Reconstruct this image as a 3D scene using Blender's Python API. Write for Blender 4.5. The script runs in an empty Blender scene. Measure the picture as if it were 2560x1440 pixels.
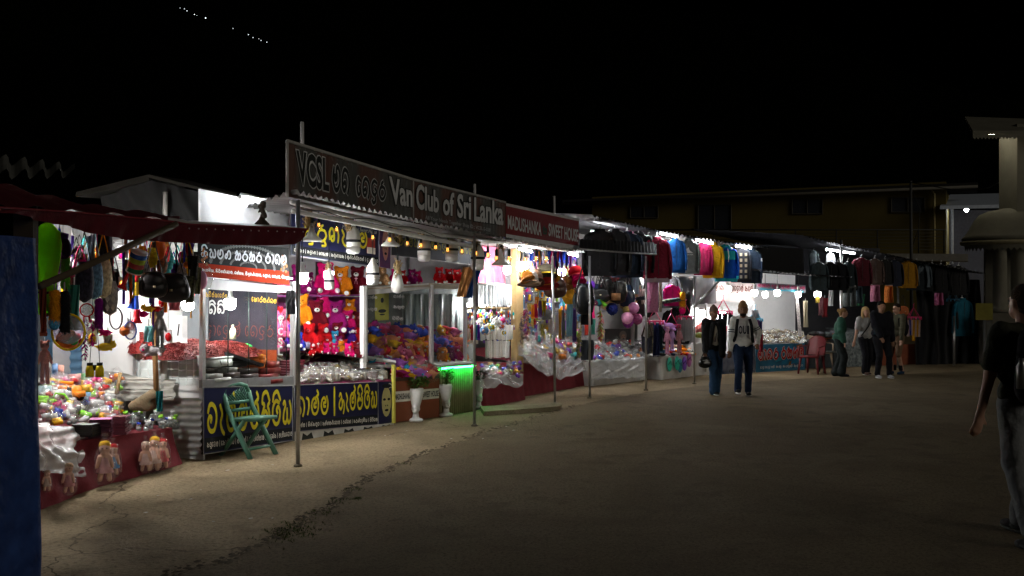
import bpy, math, random
import numpy as np
from mathutils import Vector, Matrix
random.seed(7); RNG = np.random.default_rng(7)
SC = bpy.context.scene; COL = SC.collection; PI = math.pi; R = math.radians
# ---------------------------------------------------------------- camera, night sky, stand-in for street light, exposure
CH = 1.85; FPX = 2500.0; CX = 1280.0; CY = 740.0        # camera height, focal length in photo pixels, principal column, horizon row
cd = bpy.data.cameras.new('camera'); cam = bpy.data.objects.new('camera', cd); COL.objects.link(cam)
cam.location = (0, 0, CH); cam.rotation_euler = (PI/2, 0, 0)
cd.sensor_width = 36; cd.lens = 36*FPX/2560; cd.shift_y = (CY-720)/2560; cd.clip_start = .1; cd.clip_end = 3000
SC.camera = cam
wd = bpy.data.worlds.new('World'); SC.world = wd; wd.use_nodes = True
wn = wd.node_tree.nodes; sky = wn.new('ShaderNodeTexSky'); sky.sky_type = 'NISHITA'; sky.sun_disc = False
sky.sun_elevation = R(14); sky.sun_rotation = R(129)
wd.node_tree.links.new(sky.outputs[0], wn['Background'].inputs[0]); wn['Background'].inputs[1].default_value = .000006
sl = bpy.data.lights.new('street_fill', 'SUN'); sl.energy = .22; sl.angle = R(25); sl.color = (1, .93, .8)  # added sun lamp in place of an unseen street light, brightens the sign faces
so = bpy.data.objects.new('street_fill', sl); COL.objects.link(so); so.rotation_euler = (R(76), 0, R(51))
SC.view_settings.view_transform = 'Standard'; SC.view_settings.look = 'None'; SC.view_settings.gamma = 1
SC.view_settings.use_curve_mapping = False; SC.view_settings.exposure = .85
SC.render.engine = 'CYCLES'
cy = SC.cycles; cy.use_denoising = True; cy.max_bounces = 8; cy.diffuse_bounces = 3; cy.glossy_bounces = 3; cy.transparent_max_bounces = 24
cy.sample_clamp_indirect = 4; cy.caustics_reflective = False; cy.caustics_refractive = False
# ---------------------------------------------------------------- where things stand
def P(px, py, d): return Vector(((px-CX)*d/FPX, d, CH+(CY-py)*d/FPX))
def G(px, py, z=0): d = FPX*(CH-z)/(py-CY); return Vector(((px-CX)*d/FPX, d, z))
def lerpt(t, x):
    for (x0, y0), (x1, y1) in zip(t, t[1:]):
        if x <= x1 or (x1, y1) == t[-1]: return y0+(y1-y0)*(x-x0)/(x1-x0)
FT = [(-400, 6.9), (100, 8.94), (160, 9.25), (430, 10.88), (510, 11.28), (735, 12.74), (985, 14.45), (1180, 16.06), (1310, 17.8), (1470, 20.5), (1615, 22), (1735, 23.1), (1890, 24.3), (2010, 25), (2300, 26.9), (2560, 28)]
PT = [(0, 6.63), (718, 10.74), (745, 10.9), (1185, 14.2), (1388, 17.1), (1475, 18.1), (1615, 19.7), (1735, 21.2), (2385, 26.7), (2560, 27.6)]
def df(px, k=0): return lerpt(FT, px)+k
def dp(px, k=0): return lerpt(PT, px)+k
def yaw(px):                                              # direction of the row of stalls there, as a rotation about z
    a, b = P(px-40, CY, df(px-40)), P(px+40, CY, df(px+40)); return math.atan2(b.y-a.y, b.x-a.x)
# ---------------------------------------------------------------- materials
MATS = {}
def mat(col, rough=.6, metal=0., noise=.18, scale=9., bump=0., bscale=60., spec=.22, sheen=0., tint=None):
    key = (tuple(col), rough, metal, noise, scale, bump, bscale, spec, sheen, tuple(tint) if tint else None)
    if key in MATS: return MATS[key]
    m = bpy.data.materials.new('mat_%d' % len(MATS)); m.use_nodes = True; t = m.node_tree; n = t.nodes; L = t.links.new
    b = n['Principled BSDF']; b.inputs['Roughness'].default_value = rough; b.inputs['Metallic'].default_value = metal
    b.inputs['Specular IOR Level'].default_value = spec
    if sheen: b.inputs['Sheen Weight'].default_value = sheen
    tc = n.new('ShaderNodeTexCoord'); nz = n.new('ShaderNodeTexNoise'); nz.inputs['Scale'].default_value = scale; nz.inputs['Detail'].default_value = 5
    L(tc.outputs['Object'], nz.inputs['Vector'])
    oi = n.new('ShaderNodeObjectInfo'); ad = n.new('ShaderNodeMath'); ad.operation = 'MULTIPLY_ADD'
    L(oi.outputs['Random'], ad.inputs[0]); ad.inputs[1].default_value = .25; L(nz.outputs[0], ad.inputs[2])
    rp = n.new('ShaderNodeMapRange'); rp.inputs[1].default_value = .3; rp.inputs[2].default_value = .95
    L(ad.outputs[0], rp.inputs[0])
    mx = n.new('ShaderNodeMix'); mx.data_type = 'RGBA'
    c2 = tint if tint else [min(1, c*(1+noise)) for c in col]
    mx.inputs[6].default_value = (*[c*(1-noise) for c in col], 1); mx.inputs[7].default_value = (*c2, 1)
    L(rp.outputs[0], mx.inputs[0]); L(mx.outputs[2], b.inputs['Base Color'])
    if bump:
        bz = n.new('ShaderNodeTexNoise'); bz.inputs['Scale'].default_value = bscale; L(tc.outputs['Object'], bz.inputs['Vector'])
        bp = n.new('ShaderNodeBump'); bp.inputs['Strength'].default_value = bump; bp.inputs['Distance'].default_value = .02
        L(bz.outputs[0], bp.inputs['Height']); L(bp.outputs[0], b.inputs['Normal'])
    MATS[key] = m; return m
def cloth(*c): return mat(c, .85, bump=.6, bscale=24, noise=.22, scale=14, spec=.15)
def thin(*c):                                              # backlit cloth: half of the light comes through
    k = ('thin', c)
    if k in MATS: return MATS[k]
    m = mat(c, .8, noise=.16, scale=13.7, bump=.2, bscale=31).copy(); t = m.node_tree; n = t.nodes; tl = n.new('ShaderNodeBsdfTranslucent'); tl.inputs[0].default_value = (*c, 1); mx = n.new('ShaderNodeMixShader'); mx.inputs[0].default_value = .5
    t.links.new(n['Principled BSDF'].outputs[0], mx.inputs[1]); t.links.new(tl.outputs[0], mx.inputs[2]); t.links.new(mx.outputs[0], n['Material Output'].inputs[0]); MATS[k] = m; return m
def fur(*c): return mat(c, .95, bump=.8, bscale=90, noise=.3, scale=30, spec=.15)
def paint(*c): return mat(c, .4, noise=.1, scale=5, spec=.5)
def shiny(*c): return mat(c, .25, noise=.15, scale=6, bump=.2, bscale=25, spec=.45)
def steel(*c): return mat(c, .35, .85, noise=.2, scale=12)
def emit(col, s, key=None):
    k = ('e', tuple(col), s)
    if k in MATS: return MATS[k]
    m = bpy.data.materials.new('glow_%d' % len(MATS)); m.use_nodes = True; n = m.node_tree.nodes; n.clear()
    e = n.new('ShaderNodeEmission'); e.inputs[0].default_value = (*col, 1); e.inputs[1].default_value = s
    o = n.new('ShaderNodeOutputMaterial'); m.node_tree.links.new(e.outputs[0], o.inputs[0]); MATS[k] = m; return m
def film(key, alpha, tint=(1, 1, 1), white=.1, rough=.1, bump=.5, bscale=14.):
    k = ('f', key)
    if k in MATS: return MATS[k]
    m = bpy.data.materials.new('film_'+key); m.use_nodes = True; t = m.node_tree; n = t.nodes; n.clear(); L = t.links.new
    tr = n.new('ShaderNodeBsdfTransparent'); tr.inputs[0].default_value = (*tint, 1)
    gl = n.new('ShaderNodeBsdfGlossy'); gl.inputs['Roughness'].default_value = rough; gl.inputs[0].default_value = (.95, .95, .95, 1)
    di = n.new('ShaderNodeBsdfDiffuse'); di.inputs[0].default_value = (.75, .76, .76, 1)
    if bump:
        tc = n.new('ShaderNodeTexCoord'); nz = n.new('ShaderNodeTexNoise'); nz.inputs['Scale'].default_value = bscale; nz.inputs['Detail'].default_value = 4; nz.inputs['Distortion'].default_value = 1.2
        L(tc.outputs['Object'], nz.inputs[0]); bp = n.new('ShaderNodeBump'); bp.inputs['Strength'].default_value = bump; bp.inputs['Distance'].default_value = .06
        L(nz.outputs[0], bp.inputs['Height']); L(bp.outputs[0], gl.inputs['Normal'])
    m1 = n.new('ShaderNodeMixShader'); m2 = n.new('ShaderNodeMixShader'); fr = n.new('ShaderNodeLayerWeight'); fr.inputs[0].default_value = .5
    pw = n.new('ShaderNodeMath'); pw.operation = 'POWER'; pw.inputs[1].default_value = 5; L(fr.outputs['Facing'], pw.inputs[0]); ad = n.new('ShaderNodeMath'); ad.inputs[1].default_value = alpha; L(pw.outputs[0], ad.inputs[0]); ad.use_clamp = True
    m2.inputs[0].default_value = white; L(tr.outputs[0], m2.inputs[1]); L(di.outputs[0], m2.inputs[2])
    L(ad.outputs[0], m1.inputs[0]); L(m2.outputs[0], m1.inputs[1]); L(gl.outputs[0], m1.inputs[2])
    o = n.new('ShaderNodeOutputMaterial'); L(m1.outputs[0], o.inputs[0]); MATS[k] = m; return m
def GLASS(): return film('glass', .02, (.96, .98, .97), .002, .02, 0)
def BAG(): return film('bag', .05, (1, 1, 1), .035, .15, .8, 9)
def SHEET(): return film('sheet', .16, (.97, .97, .97), .40, .16, 1., 7)
# ---------------------------------------------------------------- mesh helpers
class M:
    def __init__(s): s.v = []; s.f = []; s.smooth = True
    def add(s, vs, fs):
        o = len(s.v); s.v += [tuple(x) for x in vs]; s.f += [[i+o for i in q] for q in fs]; return s
    def box(s, c, d, rz=0, rx=0, ry=0, taper=1.):
        x, y, z = d[0]/2, d[1]/2, d[2]/2; m = Matrix.Translation(c) @ Matrix.Rotation(rz, 4, 'Z') @ Matrix.Rotation(ry, 4, 'Y') @ Matrix.Rotation(rx, 4, 'X')
        vs = [m @ Vector((a*x*(taper if e > 0 else 1), b*y*(taper if e > 0 else 1), e*z)) for e in (-1, 1) for b in (-1, 1) for a in (-1, 1)]
        return s.add(vs, [[0, 2, 3, 1], [4, 5, 7, 6], [0, 1, 5, 4], [2, 6, 7, 3], [0, 4, 6, 2], [1, 3, 7, 5]])
    def tube(s, path, r, n=8, flat=None, caps=True):
        p = [Vector(q) for q in path]; k = len(p); rs = list(r) if hasattr(r, '__len__') else [r]*k; vs = []; prev = None
        for i in range(k):
            t = (p[min(i+1, k-1)]-p[max(i-1, 0)]);
            if t.length < 1e-9: t = Vector((0, 0, 1))
            t.normalize(); ref = prev if prev is not None else (Vector((0, 1, 0)) if abs(t.y) < .9 else Vector((1, 0, 0)))
            a = ref-t*ref.dot(t)
            if a.length < 1e-6: a = t.orthogonal()
            a.normalize(); prev = a; b = t.cross(a); fa, fb = (1, 1) if flat is None else flat
            vs += [p[i]+(a*math.cos(2*PI*j/n)*fa+b*math.sin(2*PI*j/n)*fb)*rs[i] for j in range(n)]
        fs = [[i*n+j, i*n+(j+1) % n, (i+1)*n+(j+1) % n, (i+1)*n+j] for i in range(k-1) for j in range(n)]
        if caps: fs += [list(range(n))[::-1], [(k-1)*n+j for j in range(n)]]
        return s.add(vs, fs)
    def lathe(s, prof, n=14, c=(0, 0, 0), sx=1., sy=1., caps=True):
        vs = [(c[0]+r*math.cos(2*PI*j/n)*sx, c[1]+r*math.sin(2*PI*j/n)*sy, c[2]+z) for r, z in prof for j in range(n)]; k = len(prof)
        fs = [[i*n+j, i*n+(j+1) % n, (i+1)*n+(j+1) % n, (i+1)*n+j] for i in range(k-1) for j in range(n)]
        if caps: fs += [list(range(n))[::-1], [(k-1)*n+j for j in range(n)]]
        return s.add(vs, fs)
    def ell(s, c, r, nu=12, nv=8, rz=0, rx=0):
        m = Matrix.Rotation(rz, 3, 'Z') @ Matrix.Rotation(rx, 3, 'X'); vs = []; r = r if hasattr(r, '__len__') else (r, r, r)
        for i in range(nv+1):
            a = -PI/2+PI*i/nv
            for j in range(nu):
                b = 2*PI*j/nu; q = m @ Vector((math.cos(a)*math.cos(b)*r[0], math.cos(a)*math.sin(b)*r[1], math.sin(a)*r[2])); vs.append((c[0]+q.x, c[1]+q.y, c[2]+q.z))
        return s.add(vs, [[i*nu+j, i*nu+(j+1) % nu, (i+1)*nu+(j+1) % nu, (i+1)*nu+j] for i in range(nv) for j in range(nu)])
    def grid(s, fn, nu, nv, thick=None):
        vs = [fn(i/nu, j/nv) for j in range(nv+1) for i in range(nu+1)]; w = nu+1
        return s.add(vs, [[j*w+i, j*w+i+1, (j+1)*w+i+1, (j+1)*w+i] for j in range(nv) for i in range(nu)])
    def slab(s, q, t):                                    # q: four corners, t: thickness vector
        q = [Vector(a) for a in q]; t = Vector(t); return s.add(q+[a+t for a in q], [[0, 1, 2, 3], [7, 6, 5, 4], [0, 4, 5, 1], [1, 5, 6, 2], [2, 6, 7, 3], [3, 7, 4, 0]])
    def xf(s, m): s.v = [tuple(m @ Vector(a)) for a in s.v]; return s
    def join(s, o): return s.add(o.v, o.f)
    def data(s, name, m):
        me = bpy.data.meshes.new(name); me.from_pydata(s.v, [], s.f)
        if s.smooth: me.polygons.foreach_set('use_smooth', [True]*len(me.polygons))
        if m: me.materials.append(m)
        me.update(); return me
    def flat(s): s.smooth = False; return s
WM = {}
def thing(name, label, cat, loc=(0, 0, 0), rz=0, group=None, scale=1, rx=0, ry=0):
    o = bpy.data.objects.new(name, None); COL.objects.link(o); o.empty_display_size = .1
    return place(o, label, cat, loc, rz, group, scale, rx, ry)
def place(o, label, cat, loc, rz=0, group=None, scale=1, rx=0, ry=0):
    o.location = loc; o.rotation_euler = (rx, ry, rz); s = scale if hasattr(scale, '__len__') else (scale,)*3; o.scale = s
    WM[o.name] = Matrix.Translation(loc) @ o.rotation_euler.to_matrix().to_4x4() @ Matrix.Diagonal((*s, 1))
    if label: o['label'] = label
    if cat: o['category'] = cat
    if group: o['group'] = group
    elif 'group' in o: del o['group']
    return o
def part(name, m, ma, parent=None, world=False, label=None, kind=None):
    if isinstance(m, M):
        if world and parent: m.xf(WM[parent.name].inverted())
        m = m.data(name, ma)
    o = bpy.data.objects.new(name, m); COL.objects.link(o); o.parent = parent
    if label: o['label'] = label
    if kind: o['kind'] = kind
    if parent: WM[o.name] = WM[parent.name]
    return o
def single(name, m, ma, label, cat, loc=(0, 0, 0), rz=0, group=None, scale=1, rx=0, ry=0, world=False):
    if isinstance(m, M): m = (m.xf(Matrix.Translation(-Vector(loc))) if world else m).data(name, ma)
    o = bpy.data.objects.new(name, m); COL.objects.link(o); return place(o, label, cat, loc, rz, group, scale, rx, ry)
def setting(name, m, ma, kind='structure'):
    o = bpy.data.objects.new(name, m.data(name, ma)); COL.objects.link(o); o['kind'] = kind; return o
def dup(root, label=None, loc=(0, 0, 0), rz=0, group=None, scale=1, cols=None, rx=0, ry=0):
    kids = list(root.children); r = root.copy(); COL.objects.link(r); place(r, label, None, loc, rz, group, scale, rx, ry)
    def recol(o):
        m = cols.get(o.name.split('.')[0]) if cols else None
        if m: o.material_slots[0].link = 'OBJECT'; o.material_slots[0].material = m
    recol(r)
    for c in kids:
        d = c.copy(); COL.objects.link(d); d.parent = r; recol(d)
        for e in c.children: g = e.copy(); COL.objects.link(g); g.parent = d; recol(g)
    return r
ORD = 'first second third fourth fifth sixth seventh eighth ninth tenth eleventh twelfth thirteenth fourteenth fifteenth sixteenth seventeenth eighteenth nineteenth twentieth'.split()
def nth(i): return ORD[i] if i < 20 else '%dth' % (i+1)
class Proto:                                               # first call keeps the built thing, later calls copy it
    def __init__(s, fn): s.fn = fn; s.o = None
    def __call__(s, label, loc, rz=0, group=None, scale=1, cols=None, rx=0, ry=0):
        if s.o is None: s.o = s.fn(); s.o.location = (0, 0, 0); s.used = False
        if not s.used:
            s.used = True; o = place(s.o, label, None, loc, rz, group, scale, rx, ry)
            if cols:
                for d in [o]+list(o.children_recursive):
                    m = cols.get(d.name.split('.')[0])
                    if m: d.material_slots[0].link = 'OBJECT'; d.material_slots[0].material = m
            return o
        return dup(s.o, label, loc, rz, group, scale, cols, rx, ry)
# ---------------------------------------------------------------- blended solids (for bodies, plush toys, head planters)
def sdf_eval(X, prims, k):
    f = None
    for q in prims:
        if q[0] == 's':
            c, r = q[1], q[2]; r = r if hasattr(r, '__len__') else (r, r, r); d = X-np.array(c, dtype=np.float32)
            if len(q) > 3: m = np.array(Matrix.Rotation(q[3], 3, q[4] if len(q) > 4 else 'X'), dtype=np.float32); d = d @ m
            l = np.sqrt(((d/np.array(r, dtype=np.float32))**2).sum(-1)); e = (l-1)*min(r)
        else:
            a, b = np.array(q[1], dtype=np.float32), np.array(q[2], dtype=np.float32); ra, rb = q[3], q[4]; ab = b-a
            t = np.clip(((X-a) @ ab)/max(float(ab @ ab), 1e-9), 0, 1); d = X-a-t[..., None]*ab
            if len(q) > 5: d = d*np.array(q[5], dtype=np.float32)
            e = np.sqrt((d*d).sum(-1))-(ra+(rb-ra)*t)
        if f is None: f = e
        else: h = np.clip(.5+.5*(f-e)/k, 0, 1); f = f*(1-h)+e*h-k*h*(1-h)
    return f
def sdf(prims, res, k=.02, cut=None, noise=None):
    pts = []
    for q in prims:
        if q[0] == 's': r = max(q[2]) if hasattr(q[2], '__len__') else q[2]; pts += [np.array(q[1])-r, np.array(q[1])+r]
        else:
            w = 1/min(q[5]) if len(q) > 5 else 1
            for c, r in ((q[1], q[3]), (q[2], q[4])): pts += [np.array(c)-r*w, np.array(c)+r*w]
    pts = np.array(pts); lo = pts.min(0)-2.5*res-k*.6; hi = pts.max(0)+2.5*res+k*.6; n = np.ceil((hi-lo)/res).astype(int)+1
    ax = [lo[i]+res*np.arange(n[i]) for i in range(3)]; X = np.stack(np.meshgrid(*ax, indexing='ij'), -1).astype(np.float32)
    f = sdf_eval(X, prims, k)
    if cut:
        for q in cut: f = np.maximum(f, -sdf_eval(X, [q], k))
    if noise: a, s = noise; f = f+a*np.sin(X[..., 0]*s+1.3*np.sin(X[..., 2]*s*.7))*np.sin(X[..., 1]*s*1.1+2*np.sin(X[..., 0]*s*.6))*np.sin(X[..., 2]*s*.9+1)
    g = f < 0; cnt = np.zeros(tuple(n-1), int); acc = np.zeros((*(n-1), 3)); num = np.zeros(tuple(n-1))
    c8 = [(i, j, l) for i in (0, 1) for j in (0, 1) for l in (0, 1)]
    sl_ = lambda o: tuple(slice(o[i], n[i]-1+o[i]) for i in range(3))
    for o in c8: cnt += g[sl_(o)]
    act = (cnt > 0) & (cnt < 8); idx = np.full(tuple(n-1), -1); ia = np.argwhere(act); idx[act] = np.arange(len(ia))
    for o in c8:
        for a in range(3):
            if o[a]: continue
            o2 = list(o); o2[a] = 1; A, B = f[sl_(o)], f[sl_(o2)]; m = act & ((A < 0) != (B < 0)); t = A[m]/(A[m]-B[m])
            q = np.tile(np.array(o, float), (len(t), 1)); q[:, a] += t; acc[m] += q; num[m] += 1
    V = lo+res*(ia+acc[act]/num[act][:, None]); F = []
    for a in range(3):
        b, c = (a+1) % 3, (a+2) % 3; A = np.take(g, range(0, n[a]-1), a); B = np.take(g, range(1, n[a]), a)
        e = np.argwhere(A != B); e = e[(e[:, b] > 0) & (e[:, c] > 0) & (e[:, b] < n[b]-1) & (e[:, c] < n[c]-1)]
        s_ = A[tuple(e.T)]; q = []
        for db, dc in ((1, 1), (0, 1), (0, 0), (1, 0)): z = e.copy(); z[:, b] -= db; z[:, c] -= dc; q.append(idx[tuple(z.T)])
        q = np.stack(q, 1); q[~s_] = q[~s_][:, ::-1]; F.append(q)
    o = M(); o.v = [tuple(x) for x in V.tolist()]; o.f = np.concatenate(F).tolist(); return o
# ---------------------------------------------------------------- lettering
DG = None
def latin(s, bold=0., shear=0.):                           # flat letters, scaled into the unit square (x right, y up)
    cu = bpy.data.curves.new('t', 'FONT'); cu.body = s; cu.offset = bold; cu.shear = shear; cu.resolution_u = 3; o = bpy.data.objects.new('t', cu); COL.objects.link(o)
    dg = bpy.context.evaluated_depsgraph_get(); me = bpy.data.meshes.new_from_object(o.evaluated_get(dg)); m = M()
    v = np.array([tuple(x.co) for x in me.vertices]); lo, hi = v.min(0), v.max(0)
    m.v = [((x-lo[0])/(hi[0]-lo[0]), (y-lo[1])/(hi[1]-lo[1]), 0) for x, y, z in v]; m.f = [list(p.vertices) for p in me.polygons]
    bpy.data.objects.remove(o); bpy.data.meshes.remove(me); bpy.data.curves.remove(cu); return m
GLY = {'ව': (1, [[(.05,.72),(.2,.98),(.5,1),(.8,.8),(.88,.45),(.68,.06),(.35,0),(.1,.15),(.05,.38),(.2,.55),(.38,.5),(.32,.36)]]),
 'ල': (1, [[(.6,.63),(.38,.62),(.38,.4),(.6,.4)],[(.6,.63),(.62,.75),(.4,.95),(.12,.75),(.04,.4),(.25,.02),(.6,-.02),(.85,.25),(.9,.65),(.75,1)]]),
 'ම': (1, [[(.15,.9),(.03,.4),(.3,0),(.65,.02),(.92,.38),(.85,.82),(.6,1),(.45,.82),(.5,.5),(.3,.4),(.26,.6)]]),
 'ප': (1, [[(.1,.95),(.35,.85),(.2,.62),(.05,.35),(.25,0),(.65,0),(.9,.3),(.85,.62),(.7,.8),(.9,.95)],[(.25,.46),(.45,.6),(.7,.46)]]),
 'ට': (1, [[(.8,.92),(.4,1),(.08,.7),(.08,.25),(.4,0),(.75,.1),(.9,.5),(.7,.75),(.5,.62),(.6,.48)]]),
 'ය': (1.05, [[(.05,.85),(.2,.95),(.3,.75),(.1,.45),(.08,.12),(.3,0),(.5,.2),(.5,.62)],[(.5,.2),(.7,0),(.93,.2),(.93,.7),(.8,.95)]]),
 'ග': (1, [[(.22,.33),(.4,.42),(.5,.2),(.3,0),(.06,.18),(.05,.65),(.3,1),(.68,.95),(.92,.6),(.9,.2),(.75,-.1)]]),
 'ර': (1, [[(.5,.76),(.2,.65),(.05,.3),(.3,0),(.65,.02),(.92,.35),(.78,.68),(.5,.76),(.35,.92),(.58,1.08)]]),
 'ක': (1.1, [[(.1,.75),(.25,.95),(.45,.8),(.45,.3),(.25,.04),(.06,.3),(.3,.55),(.7,.62),(.95,.4),(.85,.05),(.62,.1)]]),
 'ණ': (1.15, [[(.45,.45),(.25,.35),(.3,.1),(.52,.2),(.5,.75),(.28,.97),(.05,.7),(.08,.2)],[(.5,.75),(.78,.97),(1,.6),(.95,.05)]]),
 'අ': (1, [[(.1,.8),(.3,.97),(.48,.72),(.2,.5),(.08,.2),(.35,0),(.6,.25),(.55,.62)],[(.57,.4),(.82,.5),(.92,.1),(.78,-.25)]]),
 'ද': (.9, [[(.78,.9),(.4,1),(.08,.7),(.15,.3),(.5,.15),(.74,.4),(.5,.55)],[(.5,.15),(.6,-.2),(.3,-.35),(.1,-.2)]]),
 'ත': (1, [[(.4,.2),(.2,.02),(.06,.25),(.25,.5),(.45,.35),(.4,.2)],[(.06,.25),(.1,.75),(.4,1),(.78,.85),(.92,.45),(.8,.05),(.6,.05)]]),
 'ස': (1.05, [[(.05,.7),(.22,.92),(.34,.7),(.1,.4),(.08,.12),(.3,0),(.5,.2),(.5,.7),(.3,1.05)],[(.5,.2),(.7,0),(.95,.25),(.9,.7),(.7,.75),(.66,.5)]]),
 'හ': (1, [[(.25,.97),(.05,.55),(.15,.08),(.42,0),(.55,.3),(.4,.58),(.25,.4)],[(.5,.42),(.72,.8),(.93,.55),(.9,.02)]]),
 'න': (1.05, [[(.4,.25),(.22,.05),(.06,.3),(.22,.55),(.4,.4)],[(.4,.25),(.45,.7),(.7,.98),(.95,.6),(.9,.15),(.68,.02)]]),
 'ා': (.36, [[(0,.98),(.24,.85),(.28,.4),(.12,-.02)]]), 'ැ': (.42, [[(.02,.95),(.22,.62),(.06,.3),(.2,0),(.4,-.14)]]), 'ෙ': (.62, [[(.5,.85),(.2,.97),(.04,.5),(.2,.02),(.46,.15),(.36,.45)]]),
 'ි': (0, [[(.08,1.0),(.2,1.3),(.6,1.4),(.92,1.05)]]), '්': (0, [[(.6,1.0),(.9,1.18),(.72,1.4)]]), 'ු': (0, [[(.75,.0),(.85,-.3),(.5,-.36)]]), '|': (.35, [[(.15,-.15),(.15,1.2)]]), ',': (.25, [[(.1,.08),(.05,-.15)]]), '-': (.4, [[(.05,.5),(.3,.5)]])}
for a, b in zip('ඇඩජඳමුශඟගෝනුේීඊෑංබකනණළඅචධභෲකොරඑත', ''): pass
ALT = {'ඇ': 'අැ', 'ඩ': 'ට', 'ජ': 'හ', 'ඳ': 'ද', 'ශ': 'ග', 'ී': 'ි', 'ෑ': 'ැ', 'ං': ',', 'බ': 'ම', 'ළ': 'ල', 'ච': 'ව', 'ධ': 'ව', 'ො': 'ා', 'ෝ': 'ා', 'ේ': '්', 'ෛ': 'ි'}
def sinhala(text, th=.17):
    pre = []
    for c in text:
        if c in 'ෙේොෝ' and pre:
            k = len(pre)-1
            while k > 0 and pre[k] in '්ිු': k -= 1
            pre.insert(k, 'ෙ')
            if c == 'ෙ': continue
            c = ALT[c]
        pre += list(ALT.get(c, c))
    m = M(); x = 0.; last = 0; ns = 0
    for c in pre:
        if c == ' ': x += .45; continue
        if c not in GLY: continue
        w, st = GLY[c]; ox = x if w else last
        for s in st:
            pts = []; s = [Vector((a, b)) for a, b in s]; q = [s[0]*2-s[1]]+s+[s[-1]*2-s[-2]]
            for i in range(1, len(q)-2):
                for t in (0, .25, .5, .75): pts.append(.5*((2*q[i])+(q[i+1]-q[i-1])*t+(2*q[i-1]-5*q[i]+4*q[i+1]-q[i+2])*t*t+(3*q[i]-q[i-1]-3*q[i+1]+q[i+2])*t**3))
            pts.append(s[-1]); vs = []; ns += 1
            for i, p in enumerate(pts):
                d = pts[min(i+1, len(pts)-1)]-pts[max(i-1, 0)]; d.normalize(); h = th/2*(.8 if i in (0, len(pts)-1) else 1)
                e = d*(th*.35*(-1 if i == 0 else 1 if i == len(pts)-1 else 0)); p = p+e
                vs += [(ox+p.x-d.y*h, p.y+d.x*h, ns*.0004+i*.00002), (ox+p.x+d.y*h, p.y-d.x*h, ns*.0004+i*.00002)]
            m.add(vs, [[2*i+1, 2*i+3, 2*i+2, 2*i] for i in range(len(pts)-1)])
        if w: last = x; x += w+.22
    v = np.array(m.v); lo, hi = v.min(0), v.max(0); m.v = [((a-lo[0])/(hi[0]-lo[0]), (b-lo[1])/(hi[1]-lo[1]), e) for a, b, e in m.v]; return m
def on_quad(m2, q, off):                                   # q: TL, TR, BR, BL world corners; lays a flat unit drawing on it, off metres proud of it
    tl, tr, br, bl = [Vector(a) for a in q]; nrm = (br-bl).cross(tl-bl).normalized(); o = M(); o.f = m2.f; o.smooth = False
    for x, y, e in m2.v: b = bl.lerp(br, x); t = tl.lerp(tr, x); o.v.append(tuple(b.lerp(t, y)+nrm*(off+e)))
    return o
def sub(q, a, b, c, d):                                    # a rectangle a..c, b..d (x from left, y from bottom) inside the quad q
    tl, tr, br, bl = [Vector(x) for x in q]; f = lambda x, y: bl.lerp(br, x).lerp(tl.lerp(tr, x), y); return [f(a, d), f(c, d), f(c, b), f(a, b)]
def quad(pts, dfn): return [P(x, y, dfn(x)) for x, y in pts]
def board(q, th=.02): tl, tr, br, bl = [Vector(a) for a in q]; n = (br-bl).cross(tl-bl).normalized(); return M().slab([bl, br, tr, tl], -n*th).flat()
def ribbed(q, n=40, amp=.012, th=.004, horiz=False, sub_=4):        # corrugated sheet filling the quad
    tl, tr, br, bl = [Vector(a) for a in q]; nrm = (br-bl).cross(tl-bl).normalized(); k = n*sub_
    f = lambda a, b: tuple(bl.lerp(br, a).lerp(tl.lerp(tr, a), b)+nrm*math.cos(2*PI*n*(b if horiz else a))*amp)
    return M().grid(f, 1, k) if horiz else M().grid(f, k, 1)
def onto(q, *pts):                                        # pixels carried along their rays onto the plane of the quad q
    n = (Vector(q[2])-Vector(q[3])).cross(Vector(q[0])-Vector(q[3])); o = Vector((0, 0, CH)); r = []
    for x, y in pts: d = P(x, y, 1)-o; r.append(o+d*((Vector(q[3])-o).dot(n)/d.dot(n)))
    return r
def rnd(a, b): return random.uniform(a, b)
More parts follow.
